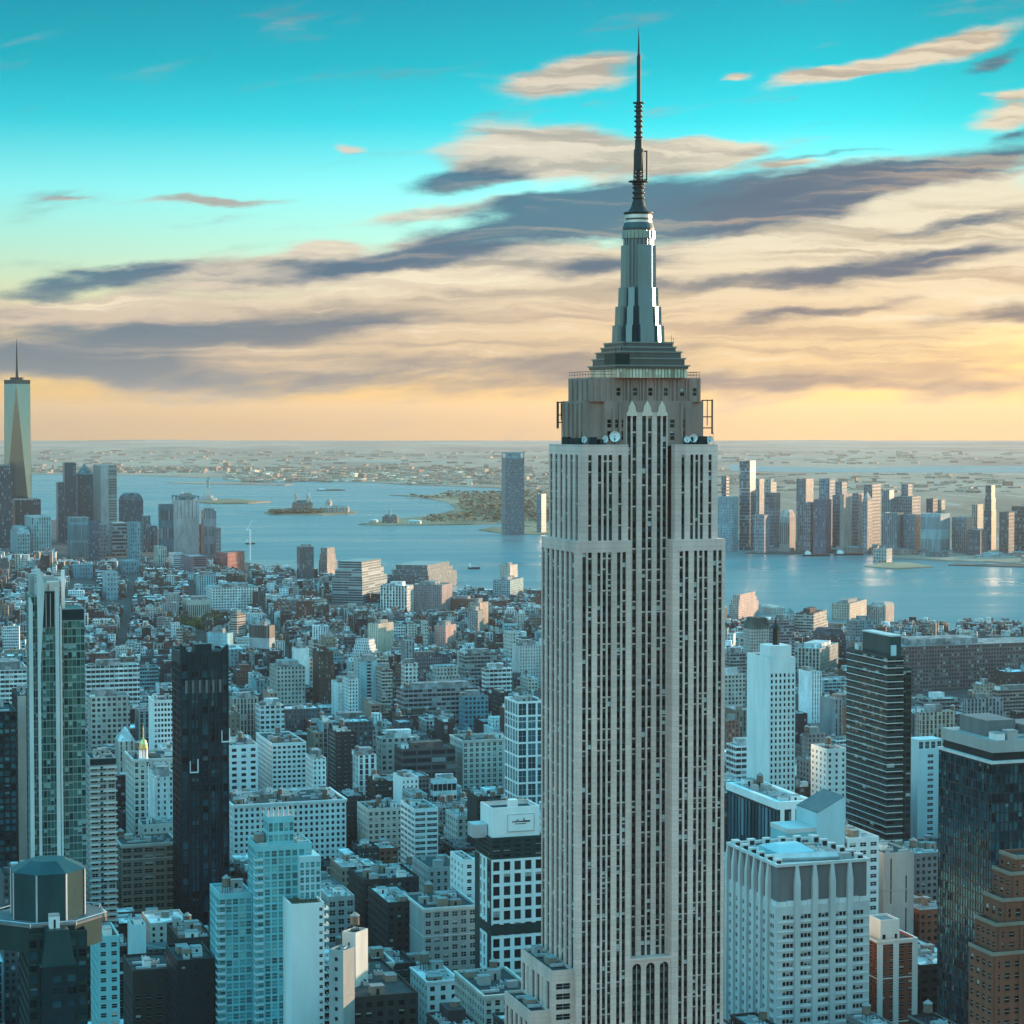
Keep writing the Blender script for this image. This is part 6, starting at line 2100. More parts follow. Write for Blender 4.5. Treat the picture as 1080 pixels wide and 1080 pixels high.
def mid_city():
    B = block
    rows = [
        # name, label, phrase, px, ytop, yb, D/h, keywords
        ('warehouse_building', 'very wide brown brick warehouse by the river, rows of windows', 'the wide brown warehouse', (914, 925, 1110), 683, 745, dict(D=2430, tint=(.17, .125, .12), win=(3.6, 4.4, .62), depth=70, roof_t=GREY)),
        ('office_building', 'grey office with a cream sunlit end behind the tall white slab', 'the cream-ended office', (838, 865, 884), 684, 708, dict(D=2480, tint=P_, win=(4.2, 4.2, .6), rot=LIT, flip=True, roof_t=SILV)),
        ('gothic_building', 'dark blue-black gabled block by the river', 'the dark gabled block', (857, 872, 892), 664, 695, dict(D=2700, tint=(.09, .08, .09), win=(3, 3.8, .4), kind='mansard', top_tint=(.07, .075, .09))),
        ('hospital_building', 'cream block with orange sunlit flank on the shore', 'the orange-flanked shore block', (877, 896, 914), 637, 664, dict(D=3350, tint=(.52, .42, .34), win=(4, 4, .5), rot=LIT, flip=True)),
        ('hospital_building', 'round-topped grey-brown block with a sunlit end on the shore', 'the round-topped shore block', (914, 934, 943), 636, 661, dict(D=3250, tint=(.36, .28, .25), win=(3.4, 4, .35), rot=LIT, flip=True, kind='dome', top_tint=(.40, .33, .30))),
        ('office_building', 'pale block with a dark roof hall and many windows near the water', None, (839, 858, 872), 647, 672, dict(D=3100, tint=P_, win=(4, 4.2, .5), rot=LIT, flip=True, roof_t=TARR)),
        ('apartment_building', 'stepped pink apartment tower on the shore beside the limestone skyscraper', 'the stepped pink shore tower', (769, 779, 800), 628, 656, dict(D=3350, tint=(.52, .36, .33), win=(3.2, 3.4, .45), rot=LIT, flip=True, kind='step')),
        ('sports_hall', 'low pale vaulted hall by the river', None, (802, 812, 828), 640, 653, dict(D=3450, tint=P_, win=(4, 5, .2), kind='dome', top_tint=(.5, .44, .38), depth=60)),
        ('church_tower', 'slim teal tower with a small cupola by the river', None, (827, 830, 838), 641, 664, dict(D=3050, tint=(.35, .48, .5), win=(4, 5, .3), kind='hip', top_tint=(.2, .36, .36))),
        ('apartment_building', 'grey block under a dark green mansard roof', 'the green mansard block', (784, 792, 812), 652, 692, dict(D=2500, tint=PINK, win=(3.2, 3.6, .45), kind='mansard', top_tint=(.05, .08, .07))),
        ('apartment_building', 'mauve slab directly behind the tall white slab', None, (811, 818, 838), 655, 688, dict(D=2350, tint=MAUVE, win=(3.2, 3.4, .4))),
        ('loft_building', 'pale classical block with grouped windows right of the limestone skyscraper', None, (760, 764, 786), 712, 748, dict(D=1900, tint=P_, win=(3.4, 3.8, .55), roof_t=SILV)),
        ('apartment_building', 'grey striped block in the shade right of the limestone skyscraper', None, (762, 770, 790), 690, 712, dict(D=2080, tint=GR, win=(3.2, 3.2, .6))),
        ('loft_building', 'white block with ribbon windows and dark roof, low, below the tall white slab', None, (766, 776, 806), 787, 822, dict(D=1560, tint=W_, win=(4.4, 4.2, .64), roof_t=SILV, n=8)),
        ('loft_building', 'small red brick house near the foot of the tall white slab', None, (764, 768, 780), 760, 780, dict(D=1700, tint=RB, win=(3, 3.4, .4))),
        ('apartment_building', 'grey slab with brown shaded front between white slab and banded tower', None, (846, 852, 872), 775, 802, dict(D=1600, tint=(.30, .25, .24), win=(3.4, 3.4, .4), n=6, tank=1)),
        ('apartment_building', 'cream apartment block with a sunlit terrace, behind the black glass slab', None, (965, 972, 1008), 752, 790, dict(D=1720, tint=(.50, .40, .33), win=(3.6, 3.6, .5), n=8)),
        ('apartment_building', 'grey-blue block with twin tanks above the black glass slab', None, (1015, 1020, 1058), 738, 765, dict(D=1800, tint=(.3, .32, .34), win=(3.4, 3.6, .5), tank=2, n=8)),
        ('apartment_building', 'pair-towered tan apartment block below the brown warehouse', None, (1026, 1034, 1050), 722, 740, dict(D=2050, tint=TN, win=(3.2, 3.4, .4), n=3)),
        ('apartment_building', 'wide tan block at the right edge below the brown warehouse', None, (1046, 1052, 1100), 728, 762, dict(D=2000, tint=(.30, .25, .22), win=(3.2, 3.4, .5), n=10)),
        ('office_building', 'dark teal stepped glass block at the left foot of the brown warehouse', None, (893, 900, 925), 655, 680, dict(D=2650, tint=TEAL, win=(3, 3.6, .7), mat=glassy)),
        ('loft_building', 'low silver roofed shed row right of the banded tower', None, (965, 975, 1012), 738, 752, dict(D=2080, tint=GR, win=(4, 4, .5), roof_t=SILV, n=6)),
        # left half, from the water towards us
        ('office_tower', 'slim dark blue tower with a stepped foot on the far shore', 'the slim dark shore tower', (313, 316, 331), 577, 612, dict(D=4150, tint=(.10, .13, .16), win=(3, 3.6, .5), mat=glassy)),
        ('apartment_tower', 'brown round-shouldered tower next to the slim dark shore tower', 'the brown round-shouldered tower', (336, 345, 355), 578, 604, dict(D=4200, tint=(.30, .24, .23), win=(3.4, 3.6, .5), kind='step', rot=LIT, flip=True)),
        ('office_building', 'broad blue glass block with pale storey stripes and stepped top', 'the striped blue glass block', (350, 382, 408), 593, 642, dict(D=3650, tint=(.34, .42, .46), win=(30, 4.2, .99), mat=glassy, kind='step', rot=-.30, flip=True)),
        ('office_building', 'broad dark stepped block by the water', 'the dark stepped block', (409, 452, 482), 597, 628, dict(D=3950, tint=(.10, .13, .15), win=(4, 4, .6), mat=glassy, kind='step', rot=-.30, flip=True)),
        ('office_building', 'white gridded block with rounded top, middle of the far town', 'the white gridded block', (401, 429, 436), 618, 645, dict(D=3400, tint=W_, win=(5, 4.6, .6), rot=-.30, flip=True, roof_t=SILV)),
        ('warehouse_building', 'plain purple-brown brick block right of the white gridded block', 'the purple-brown block', (434, 466, 477), 617, 648, dict(D=3450, tint=(.30, .235, .24), win=(3.5, 4, .25), rot=-.30, flip=True)),
        ('warehouse_building', 'small dark red brick block beside the purple-brown one', None, (476, 500, 506), 632, 645, dict(D=3480, tint=RB, win=(3.5, 4, .3), rot=-.30, flip=True)),
        ('apartment_tower', 'lone cream block with lit side, tallest above the water near the skyscraper', 'the lone cream block', (527, 538, 546), 596, 616, dict(D=3900, tint=(.55, .48, .42), win=(3, 3.5, .4), rot=-.42, flip=True)),
        ('office_building', 'turquoise glass block beneath the lone cream block', None, (520, 538, 552), 612, 632, dict(D=3650, tint=(.25, .44, .48), win=(3, 3.8, .7), mat=glassy, rot=-.3, flip=True)),
        ('apartment_building', 'tan brick tower pair with orange sunlit sides', 'the sunlit tan pair', (494, 506, 515), 636, 665, dict(D=3050, tint=(.46, .35, .29), win=(3, 3.4, .35), rot=LIT, flip=True)),
        ('apartment_building', 'grey slab beside the sunlit tan pair', None, (493, 504, 510), 644, 666, dict(D=2980, tint=GR, win=(3, 3.4, .4), rot=LIT, flip=True)),
        ('apartment_building', 'pink brick tower with curved end among low roofs', 'the pink brick tower', (458, 470, 481), 660, 684, dict(D=2850, tint=(.50, .32, .29), win=(3, 3.4, .2), rot=LIT, flip=True)),
        ('apartment_building', 'cream tower glowing in the sun, dark cables of tanks on top', 'the glowing cream tower', (388, 399, 415), 658, 690, dict(D=2800, tint=(.62, .52, .42), win=(3, 3.4, .22), rot=-.55, flip=True, n=8, tank=2)),
        ('apartment_building', 'white building stepping down left of the glowing cream tower', None, (372, 390, 398), 675, 695, dict(D=2700, tint=W_, win=(3.2, 3.6, .4), kind='step', rot=LIT, flip=True)),
        ('apartment_building', 'orange-striped little tower, sunlit', 'the orange-striped tower', (243, 250, 259), 648, 674, dict(D=2950, tint=(.56, .42, .36), win=(20, 3.2, .99), rot=-.55, flip=True)),
        ('office_building', 'blank grey slab block in the middle of the low roofs', 'the blank grey slab', (263, 284, 290), 660, 686, dict(D=2700, tint=(.40, .40, .40), win=(2.4, 30, .3), rot=LIT, flip=True)),
        ('library_building', 'plain bright cyan block below the orange-striped tower', None, (219, 240, 246), 668, 684, dict(D=2750, tint=CY, win=(4, 5, .1), rot=LIT, flip=True)),
        ('office_building', 'long white building with square windows, far left', 'the long white gridded building', (220, 224, 272), 620, 645, dict(D=3500, tint=W_, win=(4.6, 4.4, .55), depth=60)),
        ('apartment_building', 'pale ribbed building left of the long white gridded one', None, (192, 197, 222), 633, 650, dict(D=3350, tint=P_, win=(3, 30, .5))),
        ('apartment_building', 'cyan tower beside the long white gridded building', None, (207, 210, 227), 607, 630, dict(D=3700, tint=CY, win=(4, 4, .4))),
        ('apartment_building', 'white slab with dark flank, twin of a thin slab beside it', 'the white twin slabs', (352, 356, 366), 720, 760, dict(D=2100, tint=W_, win=(3.4, 3.6, .1), depth=26, n=1)),
        ('apartment_building', 'thin white slab with windows, right-hand twin of the white slabs', None, (365, 368, 378), 716, 760, dict(D=2080, tint=W_, win=(3.0, 3.4, .45), depth=26, n=1)),
        ('apartment_building', 'plain cyan slab with a notched edge', 'the cyan slab', (380, 382, 398), 698, 738, dict(D=2160, tint=CY, win=(14, 3.4, .3), depth=22, n=2)),
        ('apartment_building', 'pale narrow tower right of the cyan slab', None, (397, 403, 414), 707, 734, dict(D=2140, tint=P_, win=(3, 3.4, .35), depth=24, n=2)),
        ('office_building', 'white low block with three wide window bands', None, (269, 274, 300), 745, 770, dict(D=1900, tint=W_, win=(4.6, 4.4, .66), roof_t=SILV, n=7)),
        ('loft_building', 'ornate pale palazzo with tall windows left of the white low block', None, (242, 246, 273), 737, 752, dict(D=2000, tint=P_, win=(3.2, 5, .5), n=6)),
        ('loft_building', 'cream lofts with a heavy dark cornice in the middle of the town', None, (284, 292, 322), 704, 730, dict(D=2150, tint=P_, win=(3.6, 4.2, .5), n=9)),
        ('office_building', 'blank white cube above the cream lofts', None, (308, 312, 326), 684, 700, dict(D=2300, tint=W_, win=(3, 3, 0), n=2)),
        ('loft_building', 'long mauve-grey block with large windows', 'the long mauve block', (418, 426, 505), 728, 752, dict(D=2050, tint=(.34, .29, .30), win=(4.6, 4.4, .7), n=14, tank=2)),
        ('loft_building', 'pale small block with square windows on the left end of the long mauve block', None, (423, 427, 441), 700, 722, dict(D=2180, tint=W_, win=(4, 4.2, .6), n=3)),
        ('loft_building', 'white stepped block behind the long mauve block', None, (452, 458, 487), 703, 727, dict(D=2230, tint=P_, win=(3.6, 4, .5), n=6, kind='step')),
        ('loft_building', 'long grey block with a pale ledge right of the long mauve block', None, (484, 490, 525), 690, 716, dict(D=2320, tint=GR, win=(3.6, 4.2, .5), n=9)),
        ('loft_building', 'pale slab close against the limestone skyscraper, blank side', None, (540, 548, 572), 682, 715, dict(D=2300, tint=(.55, .52, .50), win=(3, 3.4, .3), side_win=(3, 3, 0), n=4)),
        ('loft_building', 'white gabled block with open arcades left of the blue glass tower', None, (508, 512, 540), 706, 730, dict(D=2180, tint=W_, win=(4.4, 4.4, .5), n=8, roof_t=SILV)),
        ('loft_building', 'teal block with wide windows in front of the long grey block', None, (484, 490, 515), 735, 760, dict(D=1980, tint=TEAL, win=(3.8, 4.2, .6), n=8)),
        ('loft_building', 'white columned block with a flat silver roof', None, (454, 457, 482), 823, 850, dict(D=1620, tint=W_, win=(3.6, 9, .5), n=5, roof_t=SILV)),
        ('loft_building', 'pale block with a rounded tank and paired windows, left of the columned white block', None, (372, 378, 397), 797, 822, dict(D=1640, tint=W_, win=(4.4, 4.2, .55), n=8, tank=1)),
        ('loft_building', 'pale block with crenellated plant, between twin slabs and arched loft', None, (397, 402, 443), 779, 800, dict(D=1730, tint=P_, win=(5, 4.4, .5), n=14, roof_t=SILV)),
        ('loft_building', 'long brown-roofed dark building with a pale lower band', None, (416, 424, 480), 790, 818, dict(D=1700, tint=(.10, .09, .09), win=(12, 6, .9), n=8, roof_t=(.16, .11, .10))),
        ('loft_building', 'white corner loft with square windows left of the finned glass tower foot', None, (88, 91, 147), 703, 745, dict(D=1980, tint=W_, win=(4.2, 4.4, .55), n=10)),
        ('loft_building', 'lower cream loft in front of the white corner loft', None, (92, 96, 137), 735, 760, dict(D=1780, tint=P_, win=(4.2, 4.4, .6), n=9)),
        ('loft_building', 'pale loft with small windows at the far left edge', None, (-24, -18, 31), 708, 735, dict(D=1930, tint=W_, win=(3.8, 4.2, .55), n=9)),
        ('office_building', 'white pyramid-roofed block above the gilded cupola', None, (121, 125, 143), 768, 795, dict(D=1640, tint=P_, win=(4, 4, .3), kind='hip', top_tint=(.6, .62, .62))),
        ('loft_building', 'white narrow block with rust stained wall by the narrow black tower', None, (161, 164, 188), 820, 868, dict(D=1400, tint=W_, win=(4, 3.8, .3), side_win=(3, 3, 0), n=5, depth=34)),
        ('apartment_building', 'pale paired-gable house beyond the wide white block', None, (322, 330, 344), 800, 835, dict(D=1560, tint=W_, win=(3.2, 3.6, .4), n=4)),
    ]
    for i, (nm, lab, ph, px, yt, yb, kw) in enumerate(rows):
        B(nm, lab, 'tower' if 'tower' in nm else 'building', ph, px, yt, yb, seed=40 + i, **kw)


def downtown():
    """The far tip of the island."""
    # the tall tapering glass tower
    D = 5360.0
    c = at(18.5, 446, D)
    root = thing('glass_skyscraper', 'tall tapering glass skyscraper with a spire, left edge above downtown', 'skyscraper', (c.x, c.y, 0), rad(8))
    REFS.append((18, 402, D, 'the spired glass skyscraper'))
    SEEN.append((0, 40, 545, D))
    h, zb, zt = 31.5, 55.0, at(18, 405, D).z
    bot = [(-h, -h), (h, -h), (h, h), (-h, h)]
    top = [(0, -h), (h, 0), (0, h), (-h, 0)]
    mb = MB()
    mb.prism(bot, 0, zb, 0)
    mb.build('podium', pane_blue, root)
    glass = plain('mirror glass', (.17, .22, .24), rough=.14, metal=.85, vary=.08)
    for i in range(4):
        j = (i + 1) % 4
        mb = MB()
        mb.face([(*bot[i], zb), (*bot[j], zb), (*top[i], zt)])
        mb.face([(*bot[j], zb), (*top[j], zt), (*top[i], zt)])
        mb.build('glass_facet', glass, root)
    mb = MB()
    mb.prism(top, zt, zt + 10, 0)
    mb.build('roof_parapet', pane_blue, root)
    mb = MB()
    mb.lathe(0, 0, [(17, zt + 10), (17, zt + 16), (4, zt + 16.1), (3.2, zt + 30), (2.4, zt + 60), (1.6, zt + 90), (.4, at(15, 357, D).z)], 10)
    mb.build('spire', black_metal, root)
    rows = [
        ('office_tower', 'black slab at the left edge, in front of the spired glass skyscraper', None, (-12, -6, 13), 491, 560, dict(D=5050, tint=NAVY, mat=glassy, win=(3, 4, .5))),
        ('office_tower', 'dark block at the foot of the spired glass skyscraper', None, (12, 16, 43), 527, 560, dict(D=5150, tint=NAVY, mat=glassy, win=(3, 4, .5))),
        ('office_building', 'pale turquoise block in front of the dark foot of the spired skyscraper', None, (26, 33, 54), 546, 575, dict(D=4700, tint=(.3, .45, .47), win=(4, 4.4, .4))),
        ('office_building', 'long turquoise sloping-roofed block left of the pale turquoise block', None, (8, 18, 32), 557, 585, dict(D=4650, tint=(.24, .36, .38), win=(4, 4.4, .4), kind='mansard')),
        ('office_tower', 'deep teal tower with a square head and lower shoulder', 'the square-headed teal tower', (66, 68, 80), 488, 560, dict(D=5600, tint=DTEAL, mat=glassy, win=(3, 4, .4))),
        ('office_tower', 'teal shoulder tower against the square-headed one', None, (59, 61, 68), 509, 565, dict(D=5500, tint=DTEAL, mat=glassy, win=(3, 4, .4))),
        ('office_tower', 'deep teal tower under a pyramid roof', 'the pyramid-roofed tower', (80, 82, 98), 489, 560, dict(D=5650, tint=DTEAL, win=(3, 4, .35), kind='hip', top_tint=(.10, .22, .24))),
        ('office_tower', 'grey striped tower with a dark flank and dark cap', 'the grey striped tower', (98, 106, 123), 491, 560, dict(D=5450, tint=(.40, .38, .36), win=(60, 4, .35), side_win=(3, 4, .9))),
        ('office_tower', 'dark teal tower with a blunt domed top', 'the blunt-domed tower', (125, 127, 151), 520, 560, dict(D=5700, tint=DTEAL, win=(3, 4, .3), kind='dome', top_tint=(.07, .16, .19))),
        ('office_tower', 'turquoise ribbed slab below the pyramid-roofed tower', None, (71, 74, 94), 546, 588, dict(D=4850, tint=(.20, .36, .40), win=(2.6, 40, .4))),
        ('office_tower', 'dark blue slab right of the turquoise ribbed one', None, (93, 95, 104), 550, 596, dict(D=4800, tint=(.07, .12, .18), win=(3, 4, .4))),
        ('office_tower', 'mauve slab below the grey striped tower', None, (101, 104, 113), 553, 580, dict(D=4900, tint=MAUVE, win=(3, 4, .35))),
        ('office_tower', 'grey-teal stepped block below the blunt-domed tower', None, (112, 118, 137), 552, 580, dict(D=4950, tint=(.26, .31, .33), win=(3, 4, .45), kind='step')),
        ('office_tower', 'bright teal slab below the blunt-domed tower', None, (134, 137, 149), 551, 596, dict(D=4750, tint=TEAL, win=(3, 4, .35))),
        ('office_tower', 'dark stepped tower right of the blunt-domed one', None, (148, 151, 160), 544, 580, dict(D=5100, tint=(.10, .17, .20), win=(3, 4, .4), kind='step')),
        ('office_tower', 'short dark tower left of the pale shafted tower', None, (159, 161, 166), 555, 580, dict(D=5100, tint=(.10, .13, .17), win=(3, 4, .4))),
        ('office_tower', 'dark teal tower hard against the pale shafted tower', None, (167, 169, 183), 532, 590, dict(D=4800, tint=(.06, .14, .18), win=(3, 40, .5))),
        ('telephone_building', 'windowless pale tower with vertical shafts and a framed top', 'the pale shafted tower', (181, 185, 210), 523, 585, dict(D=4900, tint=(.50, .42, .41), win=(8.5, 400, .12), kind='crown', top_tint=(.2, .3, .32))),
        ('office_tower', 'slate grey ribbed tower alone against the harbour', 'the slate ribbed tower', (212, 215, 228), 539, 585, dict(D=4900, tint=(.27, .27, .30), win=(2.6, 40, .4), n=2)),
        ('office_tower', 'low shoulder of the slate ribbed tower', None, (226, 228, 233), 557, 586, dict(D=4880, tint=(.30, .27, .28), win=(3, 4, .4))),
        ('office_tower', 'dark low block left of the slate ribbed tower', None, (208, 209, 214), 553, 586, dict(D=4950, tint=(.1, .1, .12), win=(3, 4, .4))),
        ('apartment_building', 'purple banded block with curved front before the pale shafted tower', None, (191, 200, 218), 587, 605, dict(D=4300, tint=(.28, .17, .20), win=(40, 4, .6))),
        ('apartment_building', 'red brick block on the shore', None, (228, 240, 258), 583, 597, dict(D=4380, tint=(.34, .11, .10), win=(3, 4, .3), rot=LIT, flip=True)),
        ('apartment_building', 'cream block with tall windows below the pale shafted tower', None, (162, 167, 175), 577, 600, dict(D=4450, tint=P_, win=(4, 9, .4))),
        ('apartment_building', 'white banded low block below the pale shafted tower', None, (178, 182, 194), 584, 600, dict(D=4420, tint=W_, win=(40, 4, .5))),
        ('apartment_building', 'dark teal block below the grey stepped block', None, (125, 130, 147), 592, 612, dict(D=4350, tint=TEAL, win=(3, 4, .4))),
        ('apartment_building', 'cyan block above the finned glass tower', None, (75, 78, 98), 596, 620, dict(D=4200, tint=(.14, .34, .40), win=(3, 4, .3))),
        ('apartment_building', 'pale slab with a white edge, above the finned tower', None, (108, 113, 125), 604, 640, dict(D=3700, tint=(.3, .42, .46), win=(3, 4, .3))),
    ]
    for i, (nm, lab, ph, px, yt, yb, kw) in enumerate(rows):
        kw.setdefault('n', 0)
        w_ = kw['win']
        if w_[0] < 5 and w_[1] < 5:
            kw['win'] = (5.2, 8.4, w_[2])
        block(nm, lab, 'tower' if 'tower' in nm else 'building', ph, px, yt, yb, seed=90 + i, **kw)


def far_bank():
    """The towers across the river."""
    A = -0.52
    rows = [
        ('glass_skyscraper', 'lone blue glass tower standing at the waterside, left of the limestone skyscraper', None, (529, 533, 553), 477, 5900, (.05, .21, .27), dict(mat=glassy, rot=.3, flip=False, win=(3, 4, .7), kind='crown', top_tint=(.2, .36, .4))),
        ('office_tower', 'short blue tower just behind the lone waterside tower', None, (566, 571, 576), 521, 6000, (.18, .34, .4), dict(mat=glassy)),
        ('apartment_tower', 'slender dark tower with a box on top, first right of the limestone skyscraper', None, (761, 766, 769), 502, 5300, (.10, .20, .25), {}),
        ('office_tower', 'pale turquoise block on the far bank beside the limestone skyscraper', None, (757, 773, 779), 524, 5150, (.28, .46, .50), dict(win=(4, 4, .5))),
        ('apartment_tower', 'tallest far bank tower, of stacked dark and light glass', 'the stacked glass tower', (780, 791, 797), 486, 5200, (.12, .22, .27), dict(mat=glassy, kind='bands', bands=[(.32, (.08, .2, .26)), (.40, (.3, .38, .42)), (.62, (.08, .18, .24)), (.7, (.32, .36, .38)), (.86, (.12, .22, .27)), (.9, (.34, .38, .4)), (1.0, (.10, .18, .22))])),
        ('apartment_tower', 'pinkish slab right behind the stacked glass tower', None, (796, 801, 806), 505, 5450, (.46, .36, .34), {}),
        ('apartment_tower', 'cream framed tower right of the pinkish slab', None, (805, 813, 819), 504, 5500, (.58, .47, .38), dict(kind='crown')),
        ('office_tower', 'dark grey banded tower before the cream framed one', None, (807, 817, 823), 520, 5250, (.20, .21, .24), dict(kind='bands', bands=[(.6, (.16, .2, .24)), (.72, (.3, .3, .32)), (.8, (.16, .18, .2)), (1.0, (.2, .2, .22))])),
        ('apartment_building', 'mauve lower block at the foot of the stacked glass tower', None, (795, 806, 812), 543, 5050, (.34, .32, .34), {}),
        ('apartment_tower', 'pink columned tower with a rounded head', None, (822, 833, 839), 538, 5100, (.52, .36, .33), dict(win=(5, 90, .35), kind='dome', top_tint=(.5, .38, .34))),
        ('office_tower', 'tall grey-pink tower with a flat head, standing apart', 'the flat-headed grey-pink tower', (840, 850, 858), 505, 5250, (.34, .30, .31), {}),
        ('office_tower', 'mauve tower in front of the flat-headed grey-pink tower', None, (848, 855, 860), 530, 5080, (.30, .25, .28), {}),
        ('office_tower', 'deep navy glass tower at mid cluster', 'the deep navy tower', (858, 871, 877), 527, 5050, (.05, .09, .17), dict(mat=glassy)),
        ('office_tower', 'tall blue-grey tower behind the deep navy one', None, (864, 875, 881), 505, 5350, (.25, .30, .35), {}),
        ('office_tower', 'grey tower right of the tall blue-grey one', None, (880, 888, 893), 508, 5450, (.26, .27, .30), {}),
        ('apartment_tower', 'dark stone tower between the navy and the orange slabs', None, (878, 885, 889), 522, 5120, (.18, .19, .22), {}),
        ('apartment_tower', 'orange-pink slab with blank walls', 'the orange-pink slab', (886, 890, 899), 521, 5060, (.55, .36, .31), dict(win=(3, 4, .12))),
        ('apartment_tower', 'mauve slab pressed to the orange-pink one', None, (898, 905, 911), 520, 5120, (.38, .28, .30), {}),
        ('apartment_tower', 'pink pointed slab right of the mauve one', None, (910, 915, 920), 518, 5040, (.50, .35, .33), dict(kind='hip')),
        ('office_tower', 'brown-grey tower behind the pink pointed slab', None, (911, 920, 929), 511, 5300, (.26, .23, .23), {}),
        ('office_tower', 'teal tower left of the broad mauve block', None, (930, 938, 943), 517, 5150, (.18, .34, .37), dict(mat=glassy)),
        ('office_tower', 'broad mauve-grey block, largest of the far bank', 'the broad mauve block', (940, 962, 971), 524, 5180, (.30, .27, .29), {}),
        ('office_tower', 'teal slab before the left half of the broad mauve block', None, (932, 946, 953), 541, 4980, (.12, .28, .33), dict(mat=glassy)),
        ('office_tower', 'dark teal slab before the right half of the broad mauve block', None, (952, 965, 971), 543, 4990, (.08, .20, .25), dict(mat=glassy)),
        ('apartment_tower', 'mauve tower with a broken top above the broad mauve block', None, (949, 958, 964), 511, 5600, (.28, .24, .27), dict(kind='step')),
        ('office_tower', 'near-black tower with a tan companion', None, (977, 984, 989), 526, 5250, (.08, .10, .12), {}),
        ('apartment_tower', 'tan companion right of the near-black tower', None, (989, 993, 997), 527, 5300, (.48, .38, .30), {}),
        ('apartment_building', 'pale turquoise ribbed block on the bank, many storeys', 'the pale ribbed block', (971, 992, 1002), 542, 4960, (.36, .48, .50), dict(win=(2.6, 50, .4))),
        ('apartment_building', 'dark teal block with bright centre strip right of the pale ribbed block', None, (1004, 1019, 1027), 546, 5000, (.10, .24, .27), dict(mat=glassy)),
        ('apartment_building', 'cream block glowing behind the dark teal one', None, (1025, 1031, 1037), 532, 5350, (.62, .48, .36), {}),
        ('office_tower', 'tall near-black tower with a stepped head, right end of the far bank', 'the tall near-black tower', (1038, 1046, 1051), 512, 5150, (.06, .09, .12), dict(mat=glassy, kind='step')),
        ('office_building', 'navy block at the foot of the tall near-black tower', None, (1020, 1034, 1042), 559, 4940, (.08, .10, .14), {}),
        ('apartment_building', 'brown-black block right of the tall near-black tower', None, (1054, 1064, 1070), 540, 5000, (.13, .11, .11), {}),
        ('apartment_building', 'dark slab at the very right end of the far bank', None, (1067, 1090, 1100), 534, 5100, (.10, .095, .095), {}),
        ('pier_building', 'cream square block standing on its own pier', None, (921, 935, 941), 579, 4720, (.55, .50, .44), dict(win=(6, 7, .5))),
        ('pier_building', 'small cream block on the pier at the right edge', None, (1077, 1084, 1090), 586, 4700, (.6, .53, .45), {}),
    ]
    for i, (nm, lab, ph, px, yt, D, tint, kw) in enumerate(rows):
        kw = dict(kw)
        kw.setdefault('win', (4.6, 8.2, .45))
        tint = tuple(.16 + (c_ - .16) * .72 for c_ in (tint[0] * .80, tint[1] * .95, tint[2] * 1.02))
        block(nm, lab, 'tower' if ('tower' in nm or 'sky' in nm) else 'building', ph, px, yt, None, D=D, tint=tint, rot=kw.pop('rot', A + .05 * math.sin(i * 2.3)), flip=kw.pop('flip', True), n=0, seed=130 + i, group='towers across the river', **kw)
    # low waterside sheds between them
    rg = random.Random(77)
    names = []
    for i in range(26):
        x = 770 + i * 12.2 + rg.uniform(-4, 4)
        yb = 575 + (x - 760) * .045
        b = gp(x, yb + rg.uniform(-2, 4))
        w, d, h = rg.uniform(22, 60), rg.uniform(18, 40), rg.uniform(7, 17)
        r = thing('waterside_shed', 'low waterside shed at the foot of the far bank towers', 'shed', (b.x, b.y, 0), rg.uniform(-.5, .4), 'sheds along the far bank')
        mb = MB()
        mb.ct, wn_ = rg.choice([((.12, .2, .22), 'teal'), ((.4, .42, .42), 'grey'), ((.3, .22, .2), 'brown'), ((.5, .46, .4), 'cream')])
        mb.cw, mb.cr = (4, 4.5, .5), rg.random()
        mb.box(-w / 2, w / 2, 0, d, 0, h, top=False)
        mb.build('wall', wall_far, r)
        mb = MB()
        mb.ct, rn_ = rg.choice([((.2, .3, .3), 'green'), ((.45, .45, .44), 'grey'), ((.15, .15, .15), 'black')])
        SHEDS.append((r, b.y, x, yb, 'low', 'wide' if w > 42 else '', wn_, rn_, 0, False, 'waterside shed', False))
        o = [(-w / 2 - .5, -.5), (w / 2 + .5, -.5), (w / 2 + .5, d + .5), (-w / 2 - .5, d + .5)]
        mb.prism(o, h, h + 3, top=[(x_ * .9, d / 2) if True else 0 for x_, y_ in o])
        mb.build('roof', roof_mat, r)


